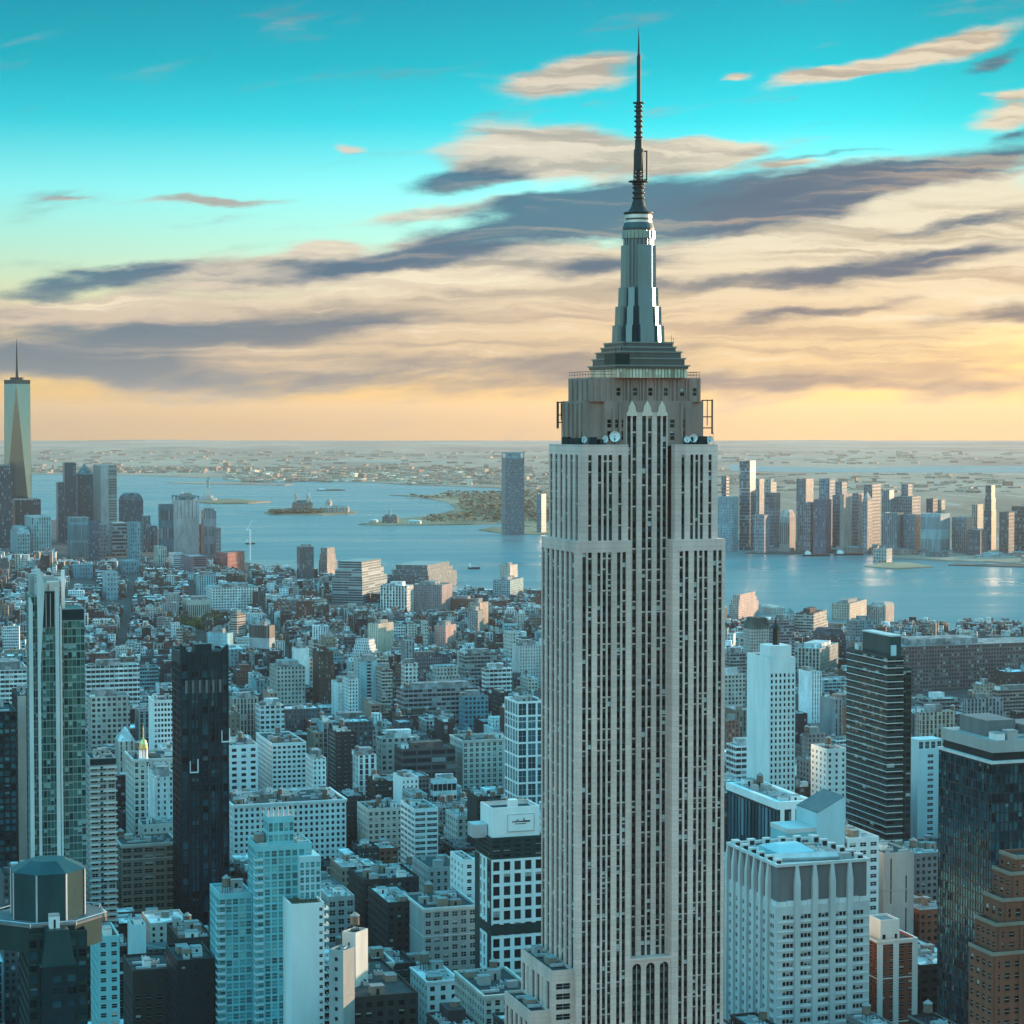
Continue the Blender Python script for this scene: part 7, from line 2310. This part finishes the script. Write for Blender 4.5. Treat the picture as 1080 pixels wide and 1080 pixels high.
def harbour_things():
    # statue on its star-shaped pedestal
    D = gp(219, 528.6).y
    b = gp(219.5, 528.6)
    s = thing('statue', 'small green robed statue raising a torch on a stone pedestal, out on its island', 'statue', (b.x, b.y, 4.0), rad(15))
    mb = MB()
    mb.lathe(0, 0, [(34, 0), (34, 8), (20, 8.1), (19, 18)], 11)
    mb.build('star_base', concrete, s)
    mb = MB()
    mb.box(-9.5, 9.5, -9.5, 9.5, 18, 22)
    mb.prism([(-8.5, -8.5), (8.5, -8.5), (8.5, 8.5), (-8.5, 8.5)], 22, 44, top=[(-7, -7), (7, -7), (7, 7), (-7, 7)])
    mb.box(-8, 8, -8, 8, 44, 47, bottom=True)
    mb.build('pedestal', cream_stone, s)
    mb = MB()
    mb.lathe(0, 0, [(5.6, 47), (5.0, 56), (4.5, 66), (4.9, 74), (4.2, 79), (1.7, 81), (1.6, 82.4), (2.3, 83.5), (2.5, 85.5), (2.2, 87.5), (1.0, 88.6), (0, 88.8)], 12)
    mb.bar((4.0, 0, 78), (6.2, 0, 88), 1.1)
    mb.bar((6.2, 0, 88), (6.0, 0, 95), .8)
    mb.box(-6.4, -3.6, -2.2, 1.4, 68, 76, bottom=True)
    mb.build('robed_figure', copper, s)
    mb = MB()
    mb.lathe(6.0, 0, [(.6, 95), (1.7, 96.5), (1.7, 97.2), (1.0, 97.3), (.9, 99), (0, 101)], 8)
    mb.build('torch', gold, s)
    mb = MB()
    for i in range(7):
        a = rad(-10 + i * 33)
        mb.bar((2.2 * math.cos(a), 0, 86.5 + 1.6 * math.sin(a)), (4.6 * math.cos(a), 0, 87 + 3.6 * math.sin(a)), .3)
    mb.build('crown', copper, s)
    # island buildings
    def isl(name, label, px, yb, wpx, hm, tint, roof, cupolas=0, grp=None):
        b = gp(px, yb)
        m = b.y / F
        w = wpx * m
        r = thing(name, label, 'building', (b.x, b.y, 2.5), -.1, grp)
        mb = MB()
        mb.ct, mb.cw = tint, (6, 5, .45)
        mb.box(-w / 2, w / 2, 0, 35, 0, hm, top=False)
        mb.build('wall', wall_far, r)
        mb = MB()
        mb.ct = roof
        o = [(-w / 2 - 1, -1), (w / 2 + 1, -1), (w / 2 + 1, 36), (-w / 2 - 1, 36)]
        mb.prism(o, hm, hm * 1.5, top=[(-w / 2 + 8, 17), (w / 2 - 8, 17), (w / 2 - 8, 18), (-w / 2 + 8, 18)])
        mb.build('roof', roof_mat, r)
        for i in range(cupolas):
            mb = MB()
            mb.ct = (.3, .4, .38)
            x = (-.32 if i % 2 else .32) * w if cupolas > 1 else 0
            mb.lathe(x, 6 + 20 * (i // 2), [(4, hm * .9), (4, hm * 1.9), (4.6, hm * 1.95), (3, hm * 2.35), (.6, hm * 2.6), (.3, hm * 3.2)], 8)
            mb.build('cupola', roof_mat, r)
    isl('museum_hall', 'dark domed hall with corner cupolas on the middle island', 318, 540.6, 20, 26, (.25, .2, .17), (.08, .12, .12), 4)
    isl('island_building', 'pinkish long building at the right end of the middle island', 352, 541.2, 30, 15, (.5, .38, .32), (.42, .34, .3))
    isl('island_building', 'pale tower-like building right of the domed hall', 346, 540.2, 5, 30, (.58, .46, .4), (.4, .3, .26))
    isl('ferry_terminal', 'white-ended waterside terminal with a clock cupola', 411, 552.6, 16, 17, (.2, .2, .2), (.10, .13, .13), 1)
    isl('terminal_shed', 'long white shed right of the cupola terminal', 436, 553.6, 14, 8, (.75, .72, .66), (.75, .72, .66))
    isl('terminal_shed', 'small white shed left of the cupola terminal', 393, 552.0, 8, 7, (.75, .72, .66), (.7, .68, .62))
    # boats
    for px, py, ln, lab in ((861, 586.5, 62, 'dark barge moored mid river, left of two'), (896, 585.6, 68, 'dark barge moored mid river, right of two'),
                            (349, 517.4, 130, 'dark cargo ship at anchor in the outer harbour'), (264, 574, 24, 'small ferry close to the shore beyond the red brick block'),
                            (196, 521.5, 50, 'small dark vessel between downtown and the statue'), (500, 600, 26, 'little ferry under way in the middle of the river')):
        b = gp(px, py)
        r = thing('cargo_barge' if ln > 40 else 'ferry_boat', lab, 'boat', (b.x, b.y, 0), .1)
        mb = MB()
        o = [(-ln / 2, -5), (ln / 2 - 6, -5), (ln / 2, 0), (ln / 2 - 6, 5), (-ln / 2, 5)]
        mb.prism([(x * .95, y * .85) for x, y in o], -1.5, 3.5, top=o)
        mb.build('hull', black_metal, r)
        mb = MB()
        mb.box(-ln * .42, -ln * .22, -3.6, 3.6, 3.5, 9.5)
        mb.box(-ln * .38, -ln * .28, -2.6, 2.6, 9.5, 12)
        mb.build('wheelhouse', white_paint, r)
        if ln > 40:
            mb = MB()
            mb.box(-ln * .15, ln * .38, -3.8, 3.8, 3.5, 5.2)
            mb.build('cargo', brown_brick, r)
    # construction crane on the shore
    b = gp(264, 592)
    r = thing('tower_crane', 'thin construction crane on the shore near the red brick block', 'crane', (b.x, b.y, 2))
    z0, z1 = 2.0, at(261, 560, b.y).z
    mb = MB()
    for sx, sy in ((-1, -1), (1, -1), (1, 1), (-1, 1)):
        mb.bar((sx, sy, 0), (sx, sy, z1), .25)
    k = int(z1 / 4)
    for i in range(k):
        mb.bar((-1, -1, i * 4), (1, -1, i * 4 + 4), .16)
        mb.bar((1, 1, i * 4), (-1, 1, i * 4 + 4), .16)
    mb.build('mast', white_paint, r)
    mb = MB()
    mb.bar((-8, 0, z1), (6, 0, z1 + 22), .7)
    mb.bar((-8, 0, z1), (0, 0, z1 + 1), .9)
    mb.build('jib', white_paint, r)
    # tanks, stacks and sheds of the far port: one could not count them at this distance
    rg = random.Random(12)
    mb = MB()
    for i in range(3000):
        k = rg.random()
        if k < .34:
            py = rg.uniform(493, 507)
            px = rg.uniform(-20, 560)
        elif k < .6:
            py = rg.uniform(500, 512)
            px = rg.uniform(250, 560)
        else:
            py = rg.uniform(476, 520)
            px = rg.uniform(-40, 1120)
        if 765 < px and 489.5 < py < 500:
            continue
        if px < 240 and py > 499 or px < 420 and py > 508.0 or px < 545 and py > 511:
            continue
        b = gp(px, py, 3.0)
        sc = .6 + b.y / 22000
        w, d, h = rg.uniform(14, 70) * sc, rg.uniform(14, 50) * sc, rg.uniform(3, 10) * sc
        if rg.random() < .04:
            h *= 2.6
            w *= .5
        t = rg.choice([(.50, .37, .28), (.44, .32, .24), (.40, .28, .21), (.36, .25, .19), (.32, .22, .17), (.28, .2, .15)])  # tints kept near the mainland's, haze in the colour too
        if py > 498 and px < 560 and rg.random() < .16:
            t = (.8, .68, .55)
        mb.ct = t
        a = rg.uniform(-.5, .5)
        c, s_ = math.cos(a), math.sin(a)
        o = [(b.x + x * c - y * s_, b.y + x * s_ + y * c) for x, y in ((-w / 2, -d / 2), (w / 2, -d / 2), (w / 2, d / 2), (-w / 2, d / 2))]
        mb.prism(o, 2.9, 3 + h)
    o = mb.build('distant_townscape', roof_mat)
    o['kind'] = 'stuff'
    o['label'] = 'pale port sheds, tanks and low towns spread over the far mainland'
    # scrub and woods of the park land and marsh
    mb = MB()
    for i in range(1500):
        px, py = rg.uniform(430, 620), rg.uniform(519, 551)
        if py < 545 and px < 486 and py > 526:
            continue
        if px < 470 and py < 524:
            continue
        if py > 540 and px < 452:
            continue
        b = gp(px, py, 2.4)
        s = rg.uniform(5, 13)
        for k in range(5):
            v = Vector((b.x + rg.gauss(0, s), b.y + rg.gauss(0, s), 2.4 + rg.uniform(0, s * .7)))
            r1, r2 = Vector((rg.uniform(-s, s), rg.uniform(-s, s), rg.uniform(0, s * .5))), Vector((rg.uniform(-s, s), rg.uniform(-s, s), rg.uniform(-s * .3, s * .5)))
            mb.face([v, v + r1, v + r1 + r2, v + r2])
    for i in range(500):
        px, py = rg.uniform(288, 336), rg.uniform(539.6, 541.8)
        b = gp(px, py, 3.0)
        s = 8
        for k in range(5):
            v = Vector((b.x + rg.gauss(0, s), b.y + rg.gauss(0, s), 3.0 + rg.uniform(0, s)))
            r1, r2 = Vector((rg.uniform(-s, s), rg.uniform(-s, s), rg.uniform(0, s * .5))), Vector((rg.uniform(-s, s), rg.uniform(-s, s), rg.uniform(-s * .3, s * .5)))
            mb.face([v, v + r1, v + r1 + r2, v + r2])
    o = mb.build('woods', plain('woodland', (.15, .115, .065), vary=.5, scale=.02, streak=False))
    o['kind'] = 'stuff'
    o['label'] = 'scrub and trees on the far park land and island'

# ------------------------------------------------------------------ the streets of ordinary buildings between
SKYLINE = [(-60, 62, 582), (62, 165, 592), (165, 235, 592), (235, 310, 597), (310, 350, 600), (350, 412, 606), (412, 482, 612), (482, 580, 622), (580, 770, 640),
           (770, 800, 650), (800, 850, 655), (850, 905, 655), (905, 950, 655), (950, 1150, 657)]
WALLS = [((.78, .78, .76), 'white', 15), ((.52, .49, .44), 'cream', 9), ((.30, .30, .30), 'grey', 11), ((.25, .185, .145), 'tan brick', 10), ((.17, .07, .055), 'red brick', 10),
         ((.09, .06, .05), 'brown', 13), ((.03, .032, .036), 'black brick', 17), ((.09, .115, .13), 'slate', 15), ((.22, .175, .185), 'mauve', 5), ((.20, .38, .42), 'teal', 7)]
ROOFS = [((.80, .82, .82), 'silver', 36), ((.40, .40, .40), 'grey', 28), ((.045, .048, .052), 'tar', 28), ((.20, .13, .11), 'rusty', 8)]


def pick(rg, table):
    k = rg.uniform(0, sum(t[2] for t in table))
    for t in table:
        k -= t[2]
        if k <= 0:
            return t
    return table[-1]


def free(p, r):
    for o, rot, x0, x1, y0, y1 in TAKEN:
        dx, dy = p[0] - o.x, p[1] - o.y
        c, s = math.cos(rot), math.sin(rot)
        x, y = dx * c + dy * s, -dx * s + dy * c
        if x0 - r < x < x1 + r and y0 - r < y < y1 + r:
            return False
    return True


def lots():
    """Candidate lots: (origin, rot, width, depth, distance, zone)."""
    rg = random.Random(41)
    out = []
    shore = [(p.x, p.y) for p in G((1300, 682), (1080, 666), (1000, 662), (900, 656), (800, 648), (700, 641), (570, 632), (480, 626), (400, 617), (330, 604), (260, 592), (235, 583), (205, 570), (170, 560), (60, 552), (-160, 550))]

    def shore_y(x):
        for (xa, ya), (xb, yb) in zip(shore, shore[1:]):
            if xb <= x <= xa:
                return ya + (yb - ya) * (x - xa) / (xb - xa + 1e-9)
        return 5000

    for zone, rot, y0, y1 in (('grid', GRID, 640, 2620), ('village', .16, 2620, 4250), ('downtown', .12, 4180, 6400), ('river', -.25, 2620, 3800)):
        c, s = math.cos(rot), math.sin(rot)
        wide = 150.0 if zone == 'grid' else 92.0
        ave, street, dep = (26.0, 17.0, 29.0) if zone == 'grid' else (15.0, 13.0, 20.0)
        T = -7000.0
        rows = int(9000 / (2 * dep + street))
        for col in range(int(14000 / (wide + ave))):
            t0 = -7000 + col * (wide + ave)
            for row in range(-8, rows):
                s0 = row * (2 * dep + street)
                # reject whole blocks out of the view early
                mx, my = t0 + wide / 2, s0 + dep
                wx, wy = mx * c - my * s, mx * s + my * c
                if not (y0 - 60 < wy < y1 + 60) or abs(wx) > .31 * wy + 160:
                    continue
                for half in (0, 1):
                    t = t0
                    while t < t0 + wide - 7:
                        w = rg.choice((8, 12, 15, 15, 20, 24, 30, 38) if row * 75 < 1350 else (7, 8, 10, 12, 15, 18, 23, 32)) if zone == 'grid' else rg.choice((7, 8, 10, 12, 15, 20, 26))
                        w = min(w, t0 + wide - t)
                        ty = s0 + half * dep
                        px, py = t * c - ty * s, t * s + ty * c
                        cx, cy = (t + w / 2) * c - (ty + dep / 2) * s, (t + w / 2) * s + (ty + dep / 2) * c
                        t += w
                        if not y0 < cy < y1 or cy > shore_y(cx) - 24:
                            continue
                        u = proj((cx, cy, 20))[0]
                        if not -150 < u < 1230:
                            continue
                        if zone == 'village' and u > 600 or zone == 'river' and u < 600 or zone == 'downtown' and u > 240:
                            continue
                        out.append((Vector((px, py, 0)), rot, w - .06, dep * rg.choice((.8, .92, .98, .98)), cy, zone, (cx, cy)))
    return out


def fill():
    import numpy as np
    rg = random.Random(7)
    cand = []
    park = gp(206, 664)
    for o, rot, w, d, D, zone, cen in lots():
        if zone == 'village' and math.hypot(cen[0] - park.x, (cen[1] - park.y) * .5) < 62:
            continue
        if not free(cen, max(w, d) * .5 + 1.5):
            continue
        if zone == 'grid':
            h = rg.lognormvariate(math.log(40 if D < 1500 else 32 if D < 2000 else 25), .44)
        else:
            h = rg.lognormvariate(math.log(17), .34) if zone != 'downtown' else rg.lognormvariate(math.log(30), .5)
        h = min(max(h, 9), 90)
        u = proj((cen[0], cen[1], h))[0]
        hw = (w + d * .5) * F / D / 2
        # keep under what the photograph shows behind
        lim = -1e9
        for a, b, y in SKYLINE:
            if u + hw > a and u - hw < b:
                lim = max(lim, y)
        for a, b, y, dd in SEEN:
            if dd > D and u + hw > a + 1 and u - hw < b - 1:
                lim = max(lim, y)
        near = D - d * .3
        if lim > 0:
            hm = EYE - (math.tan(PITCH + math.atan((lim - 540) / F))) * near
            h = min(h, hm)
        if h < 6:
            continue
        cand.append([D, o, rot, w, d, h, zone, cen, u, hw, 0])
    cand.sort(key=lambda r: r[0])
    # who shows, nearest first
    buf = np.zeros((1080, 1180), bool)
    big = sorted([(D, xl, xr, proj((0, D, 0))[1], yb) for xl, xr, yb, D in SEEN], key=lambda r: r[0])
    refs = sorted(((t[0].y, t) for t in TAKEN), key=lambda r: r[0])
    k = 0

    def rect(o, rot, x0, x1, y0, y1, z):
        c, s = math.cos(rot), math.sin(rot)
        P = [proj((o.x + x * c - y * s, o.y + x * s + y * c, zz)) for x in (x0, x1) for y in (y0, y1) for zz in (0, z)]
        return min(p[0] for p in P), max(p[0] for p in P), min(p[1] for p in P), max(p[1] for p in P)

    tops = [(r[2], r[0], r[1]) for r in REFS]
    occl = sorted([(D, xl, xr, y0) for (xl, xr, yb, D), y0 in zip(SEEN_BOX, SEEN_TOP)], key=lambda r: r[0])
    for r in cand:
        while k < len(occl) and occl[k][0] < r[0]:
            _, xl, xr, y0 = occl[k]
            buf[max(0, int(y0)):, max(0, int(xl) + 50):max(0, int(xr) + 50)] = True
            k += 1
        a, b, t, bt = rect(r[1], r[2], 0, r[3], 0, r[4], r[5])
        a, b, t, bt = int(a) + 50, int(b) + 50, int(t), int(min(bt, 1079))
        a, b, t = max(a, 0), min(b, 1180), max(t, 0)
        if b > a and bt > t:
            v = ~buf[t:bt, a:b]
            inframe = v[:, max(0, 50 - a):max(0, 1130 - a)]
            r[10] = int(inframe.sum())
            buf[t:bt, a:b] = True
    order = sorted(cand, key=lambda r: -r[10])
    chosen = set(id(r) for r in order[:300])
    geo = set(id(r) for r in order[:300] if r[6] == 'grid' and r[10] > 260 and r[0] < 1750)
    geo = set(list(geo)[:0]) | set(id(r) for r in order[:44] if r[0] < 1700)
    labels = {}
    mass_w, mass_r = MB(), MB()
    made = []
    for r in cand:
        D, o, rot, w, d, h, zone, cen, u, hw, seen_px = r
        col, cname, _ = pick(rg, WALLS)
        if zone in ('village', 'river') and rg.random() < .08:
            col, cname = (.24, .11, .085), 'red brick'
        jit = rg.uniform(.82, 1.15)
        col = tuple(min(.8, c * jit) for c in col)
        rcol, rname, _ = pick(rg, ROOFS)
        side_blank = rg.random() < .6
        cw, chh = rg.choice((2.6, 3.2, 3.8, 4.6)), rg.choice((3.3, 3.6, 4.0, 4.4))
        win = (w / max(1, round(w / cw)), chh, rg.choice((.36, .45, .55, .68)))
        flip = rot < 0
        if id(r) in chosen:
            made.append((r, col, cname, rcol, rname, side_blank, win, flip, id(r) in geo))
            continue
        # the rest: one mass
        c, s = math.cos(rot), math.sin(rot)
        f = lambda x, y, z: (o.x + x * c - y * s, o.y + x * s + y * c, z)
        rn = rg.random()
        sw = (3, 3, 0) if side_blank else win
        far = D > 3400
        pr = 0 if far else .9
        for (xa, ya), (xb, yb), wn, ln in (((0, 0), (w, 0), win, w), ((w, 0), (w, d), sw, d), ((w, d), (0, d), sw, w), ((0, d), (0, 0), sw, d)):
            mass_w.face([f(xa, ya, 0), f(xb, yb, 0), f(xb, yb, h), f(xa, ya, h)], 0, [(0, 0), (ln, 0), (ln, h), (0, h)], col, wn, rn)
        if not far:
            q = .4
            O = [(0, 0), (w, 0), (w, d), (0, d)]
            I = [(q, q), (w - q, q), (w - q, d - q), (q, d - q)]
            for a in range(4):
                b = (a + 1) % 4
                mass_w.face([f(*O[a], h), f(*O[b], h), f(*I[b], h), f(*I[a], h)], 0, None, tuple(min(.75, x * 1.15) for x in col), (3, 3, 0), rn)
                mass_w.face([f(*I[a], h), f(*I[b], h), f(*I[b], h - pr), f(*I[a], h - pr)], 0, None, col, (3, 3, 0), rn)
            mass_r.face([f(*p, h - pr) for p in I], 0, None, rcol)
        else:
            mass_r.face([f(0, 0, h), f(w, 0, h), f(w, d, h), f(0, d, h)], 0, None, rcol)

        def mbox(x0, x1, y0, y1, z0, z1, t):
            cc = [(x0, y0), (x1, y0), (x1, y1), (x0, y1)]
            for i in range(4):
                j = (i + 1) % 4
                mass_r.face([f(*cc[i], z0), f(*cc[j], z0), f(*cc[j], z1), f(*cc[i], z1)], 0, None, t)
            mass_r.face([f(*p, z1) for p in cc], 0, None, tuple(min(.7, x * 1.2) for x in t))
        if rg.random() < .3 and w > 9:
            a0, a1, b0, b1 = rg.uniform(.1, .3) * w, rg.uniform(.6, .9) * w, rg.uniform(.15, .4) * d, rg.uniform(.7, .92) * d
            mbox(a0, a1, b0, b1, h - pr, h + rg.uniform(2.5, 8), rg.choice((col, (.6, .6, .58), (.2, .2, .2))))
        for i in range(rg.choice((3, 4, 5, 7) if D < 2100 else (2, 3, 3, 4, 6)) if D < 3400 else rg.choice((0, 1, 1, 2))):
            bx, by = rg.uniform(2, 5), rg.uniform(2, 5)
            x0, y0 = rg.uniform(.6, max(.7, w - bx - .6)), rg.uniform(.6, max(.7, d - by - .6))
            mbox(x0, min(x0 + bx, w - .5), y0, min(y0 + by, d - .5), h - pr, h + rg.uniform(.8, 3.6), rg.choice((col, (.55, .56, .56), (.3, .3, .3), (.62, .62, .6), (.12, .12, .12))))
        if rg.random() < .2 and D < 3600 and w > 9:
            x0, y0 = rg.uniform(2.5, w - 2.5), rg.uniform(3, d - 3)
            n = 8
            ring = [(x0 + 1.7 * math.cos(2 * math.pi * i / n), y0 + 1.7 * math.sin(2 * math.pi * i / n)) for i in range(n)]
            for i in range(n):
                j = (i + 1) % n
                mass_r.face([f(*ring[i], h + 2.4), f(*ring[j], h + 2.4), f(*ring[j], h + 6), f(*ring[i], h + 6)], 0, None, (.18, .14, .11))
                mass_r.face([f(*ring[i], h + 6), f(*ring[j], h + 6), f(x0, y0, h + 7.6)], 0, None, (.3, .28, .27))
            for sx, sy in ((-1, -1), (1, 1), (-1, 1), (1, -1)):
                mbox(x0 + sx * 1.1 - .12, x0 + sx * 1.1 + .12, y0 + sy * 1.1 - .12, y0 + sy * 1.1 + .12, h - pr, h + 2.4, (.05, .05, .05))
    if mass_w.f:
        q = mass_w.build('distant_city_blocks', wall_mat)
        q['kind'] = 'stuff'
        q['label'] = 'close-packed small buildings of the far streets'
        q = mass_r.build('distant_city_roofs', roof_mat)
        q['kind'] = 'stuff'
        q['label'] = 'roofs and roof huts of the far streets'
    # the ones that show largest, each a thing
    info = []
    for r, col, cname, rcol, rname, side_blank, win, flip, g in made:
        D, o, rot, w, d, h, zone, cen, u, hw, px_seen = r
        rr = random.Random(int(cen[0] * 13 + cen[1] * 7))
        tanks = 1 if rr.random() < .38 and w > 9 else 0
        if w > 24 and rr.random() < .3:
            tanks = 2
        size = 'narrow' if w < 11 else 'wide' if w > 27 else ''
        tall = 'low' if h < 18 else 'tall' if h > 48 else ''
        kind = 'row_house' if h < 18 and w < 14 else 'loft_building' if w >= 18 else 'apartment_building'
        noun = {'row_house': 'house', 'loft_building': 'loft', 'apartment_building': 'block'}[kind]
        root = thing(kind, '', 'building', o, rot, {'row_house': 'houses of the low streets', 'loft_building': 'lofts of the city blocks', 'apartment_building': 'blocks of the city streets'}[kind])
        if g:
            wm = nearest_wall(col)
            ws = geo_walls(root, w, d, h, wm, (win[0], win[1]), (win[2], .54), 'blank' if side_blank and rr.random() < .5 else None, .3, 4, 1.4, flip=flip)
            add_windows(root, ws, [pane_dark, rr.choice([white_paint, black_metal])], 36)
        else:
            mb = MB()
            mb.ct, mb.cr = col, rr.random()
            sw = (3, 3, 0) if side_blank else win
            for (xa, ya), (xb, yb), wn, ln in (((0, 0), (w, 0), win, w), ((w, 0), (w, d), sw, d), ((w, d), (0, d), sw, w), ((0, d), (0, 0), sw, d)):
                mb.face([(xa, ya, 0), (xb, yb, 0), (xb, yb, h), (xa, ya, h)], 0, [(0, 0), (ln, 0), (ln, h), (0, h)], None, wn)
            parapet(mb, w, d, h)
            mb.build('wall', wall_mat, root)
        roof_part(root, .5, w - .5, .5, d - .5, h - 1.1, roof_mat, rcol)
        corn = rr.random() < .4 and D < 2200
        if corn:
            cornice_part(root, w, d, h, nearest_wall(tuple(min(.7, c * 1.2) for c in col)), .45, .8)
        if w > 12 and rr.random() < .35:
            mb = MB()
            mb.ct, mb.cw, mb.cr = col, (3, 3.4, .3), rr.random()
            mb.box(w * rr.uniform(.1, .3), w * rr.uniform(.6, .88), d * rr.uniform(.3, .45), d * rr.uniform(.75, .9), h - 1.1, h + rr.uniform(3, 8))
            mb.build('penthouse', wall_mat, root)
        if w > 5 and d > 5:
            clutter(root, 1.2, w - 1.2, 1.2, d - 1.2, h - 1.1, rr, (rr.choice((5, 8, 11)) if D < 1900 else rr.choice((2, 3, 5))), tanks)
        info.append((root, D, u, proj((cen[0], cen[1], h))[1], tall, size, cname, rname, tanks, corn, noun, side_blank))
    write_labels(info)


WALL_CACHE = {}


def nearest_wall(col):
    opts = [white_brick, cream_stone, tan_brick, red_brick, brown_brick, dark_brick, concrete, concrete_dark, concrete_pale]
    ref = [(.7, .71, .69), (.56, .53, .48), (.36, .29, .23), (.24, .10, .075), (.2, .115, .085), (.085, .075, .072), (.42, .42, .41), (.17, .17, .17), (.6, .6, .58)]
    k = min(range(len(opts)), key=lambda i: sum((a - b) ** 2 for a, b in zip(ref[i], col)))
    return opts[k]


def write_labels(info):
    """Each building is told apart by its look and by the landmark it stands next to; where that still fits two, by its turn counted from the landmark."""
    rows = {}
    for it in info:
        root, D, u, y, tall, size, cname, rname, tanks, corn, noun, blank = it
        best = None
        for px, py, dd, ph in REFS:
            dx, dy = abs(u - px), abs(y - py)
            sc = dx + .55 * dy + .02 * abs(D - dd)
            if best is None or sc < best[0]:
                best = (sc, px, dd, ph, abs(u - px))
        _, px, dd, ph, dx = best
        if len(ph.split()) > 5 and tanks == 1:
            rname = ''
        if D > dd + 25 and dx < 55:
            rel = 'behind'
        elif D < dd - 25 and dx < 55:
            rel = 'in front of'
        else:
            rel = 'left of' if u < px else 'right of'
        top = {0: '', 1: ', water tank on its %s roof' % rname, 2: ', two water tanks'}[tanks] or ', %s roof' % rname
        words = ' '.join(x for x in (tall, size, cname, noun) if x)
        rows.setdefault((words + top, rel, ph), []).append(it)
    turn = ['nearest', 'second', 'third', 'fourth', 'fifth', 'sixth', 'seventh', 'eighth', 'ninth', 'tenth']
    for (head, rel, ph), its in rows.items():
        its.sort(key=lambda t: t[1])
        for i, t in enumerate(its):
            lab = head + ' ' + rel + ' ' + ph
            if len(its) > 1:
                lab = turn[min(i, 9)] + ' ' + lab
            ws = lab.split()
            t[0]['label'] = ' '.join(ws[:16])


def park_trees():
    """The square with its trees, and street trees between the low houses."""
    rg = random.Random(19)
    c = gp(206, 664)
    kinds = []
    for k in range(3):
        mb = MB()
        H, R = 13 + 2 * k, 5.2
        for i in range(420):
            a, b = rg.uniform(0, 2 * math.pi), rg.uniform(-1, 1)
            rr = R * rg.uniform(.45, 1.0) * (1 + .25 * math.sin(3 * a + k))
            v = Vector((rr * math.cos(a) * math.sqrt(1 - b * b), rr * math.sin(a) * math.sqrt(1 - b * b), H * .62 + b * H * .36 * (.8 + .3 * math.cos(2 * a))))
            s = .9
            r1, r2 = Vector((rg.uniform(-s, s), rg.uniform(-s, s), rg.uniform(-s, s))), Vector((rg.uniform(-s, s), rg.uniform(-s, s), rg.uniform(-s, s)))
            mb.face([v, v + r1, v + r1 + r2, v + r2])
        cr = mb.build('crown', foliage if k != 1 else plain('yellowing leaves', (.14, .14, .04), vary=.4, streak=False))
        mb = MB()
        mb.lathe(0, 0, [(.45, 0), (.3, H * .4), (.12, H * .75)], 7)
        for a in range(4):
            mb.bar((0, 0, H * .3), (2.4 * math.cos(a * 1.6), 2.4 * math.sin(a * 1.6), H * .6), .12)
        tr = mb.build('trunk', bark)
        kinds.append((cr.data, tr.data))
        bpy.data.objects.remove(cr)
        bpy.data.objects.remove(tr)
    n = 0
    for i in range(46):
        x, y = c.x + rg.uniform(-48, 48), c.y + rg.uniform(-95, 95)
        if proj((x, y, 8))[1] > 678:
            continue
        k = rg.randrange(3)
        t = thing('park_tree', 'leafy tree of the green square beyond the narrow black tower', 'tree', (x, y, 2.0), rg.uniform(0, 6), 'trees of the green square')
        for me, nm in zip(kinds[k], ('crown', 'trunk')):
            o = bpy.data.objects.new(nm, me)
            COL.objects.link(o)
            o.parent = t
        s = rg.uniform(.8, 1.25)
        t.scale = (s, s, s)
    for i in range(60):
        px, py = rg.uniform(250, 560), rg.uniform(640, 720)
        b = gp(px, py, 2)
        if not free((b.x, b.y), 6):
            continue


def haze():
    m = bpy.data.materials.new('evening haze')
    m.use_nodes = True
    t = NT(m.node_tree)
    for nd in list(m.node_tree.nodes):
        if nd.type == 'BSDF_PRINCIPLED':
            m.node_tree.nodes.remove(nd)
    out = [x for x in m.node_tree.nodes if x.type == 'OUTPUT_MATERIAL'][0]
    v = t.n('ShaderNodeVolumePrincipled')
    v.inputs['Color'].default_value = HAZE_COLOR + (1,)
    v.inputs['Density'].default_value = HAZE_DENSITY
    v.inputs['Anisotropy'].default_value = 0.25
    t.t.links.new(v.outputs[0], out.inputs['Volume'])
    mb = MB()
    mb.box(-17000, 17000, -400, 39500, -5.0, 620, bottom=True)
    o = mb.build('haze', m)
    o['kind'] = 'stuff'
    o['label'] = 'thin evening haze over the city and the harbour'


HAZE_COLOR = (0.86, 0.76, 0.76)
HAZE_DENSITY = 1.5e-5

setting()
haze()
limestone_tower()
left_crown_tower()
finned_glass_tower()
black_glass_tower()
balcony_tower()
teal_glass_tower()
gridded_tower()
ribbed_hotel()
stone_setback_tower()
black_slab_right()
banded_glass_tower()
white_frame_block()
domed_hall()
near_city()
mid_city()
downtown()
far_bank()
SEEN_BOX, SEEN_TOP = [], []
for (xl_, xr_, yb_, D_) in SEEN:
    SEEN_BOX.append((xl_, xr_, yb_, D_))
    m_ = [r[1] for r in REFS if abs(r[2] - D_) < 1e-6 and xl_ - 1 <= r[0] <= xr_ + 1]
    SEEN_TOP.append(m_[0] if m_ else yb_ - 30)
write_labels(SHEDS)
fill()
park_trees()
harbour_things()
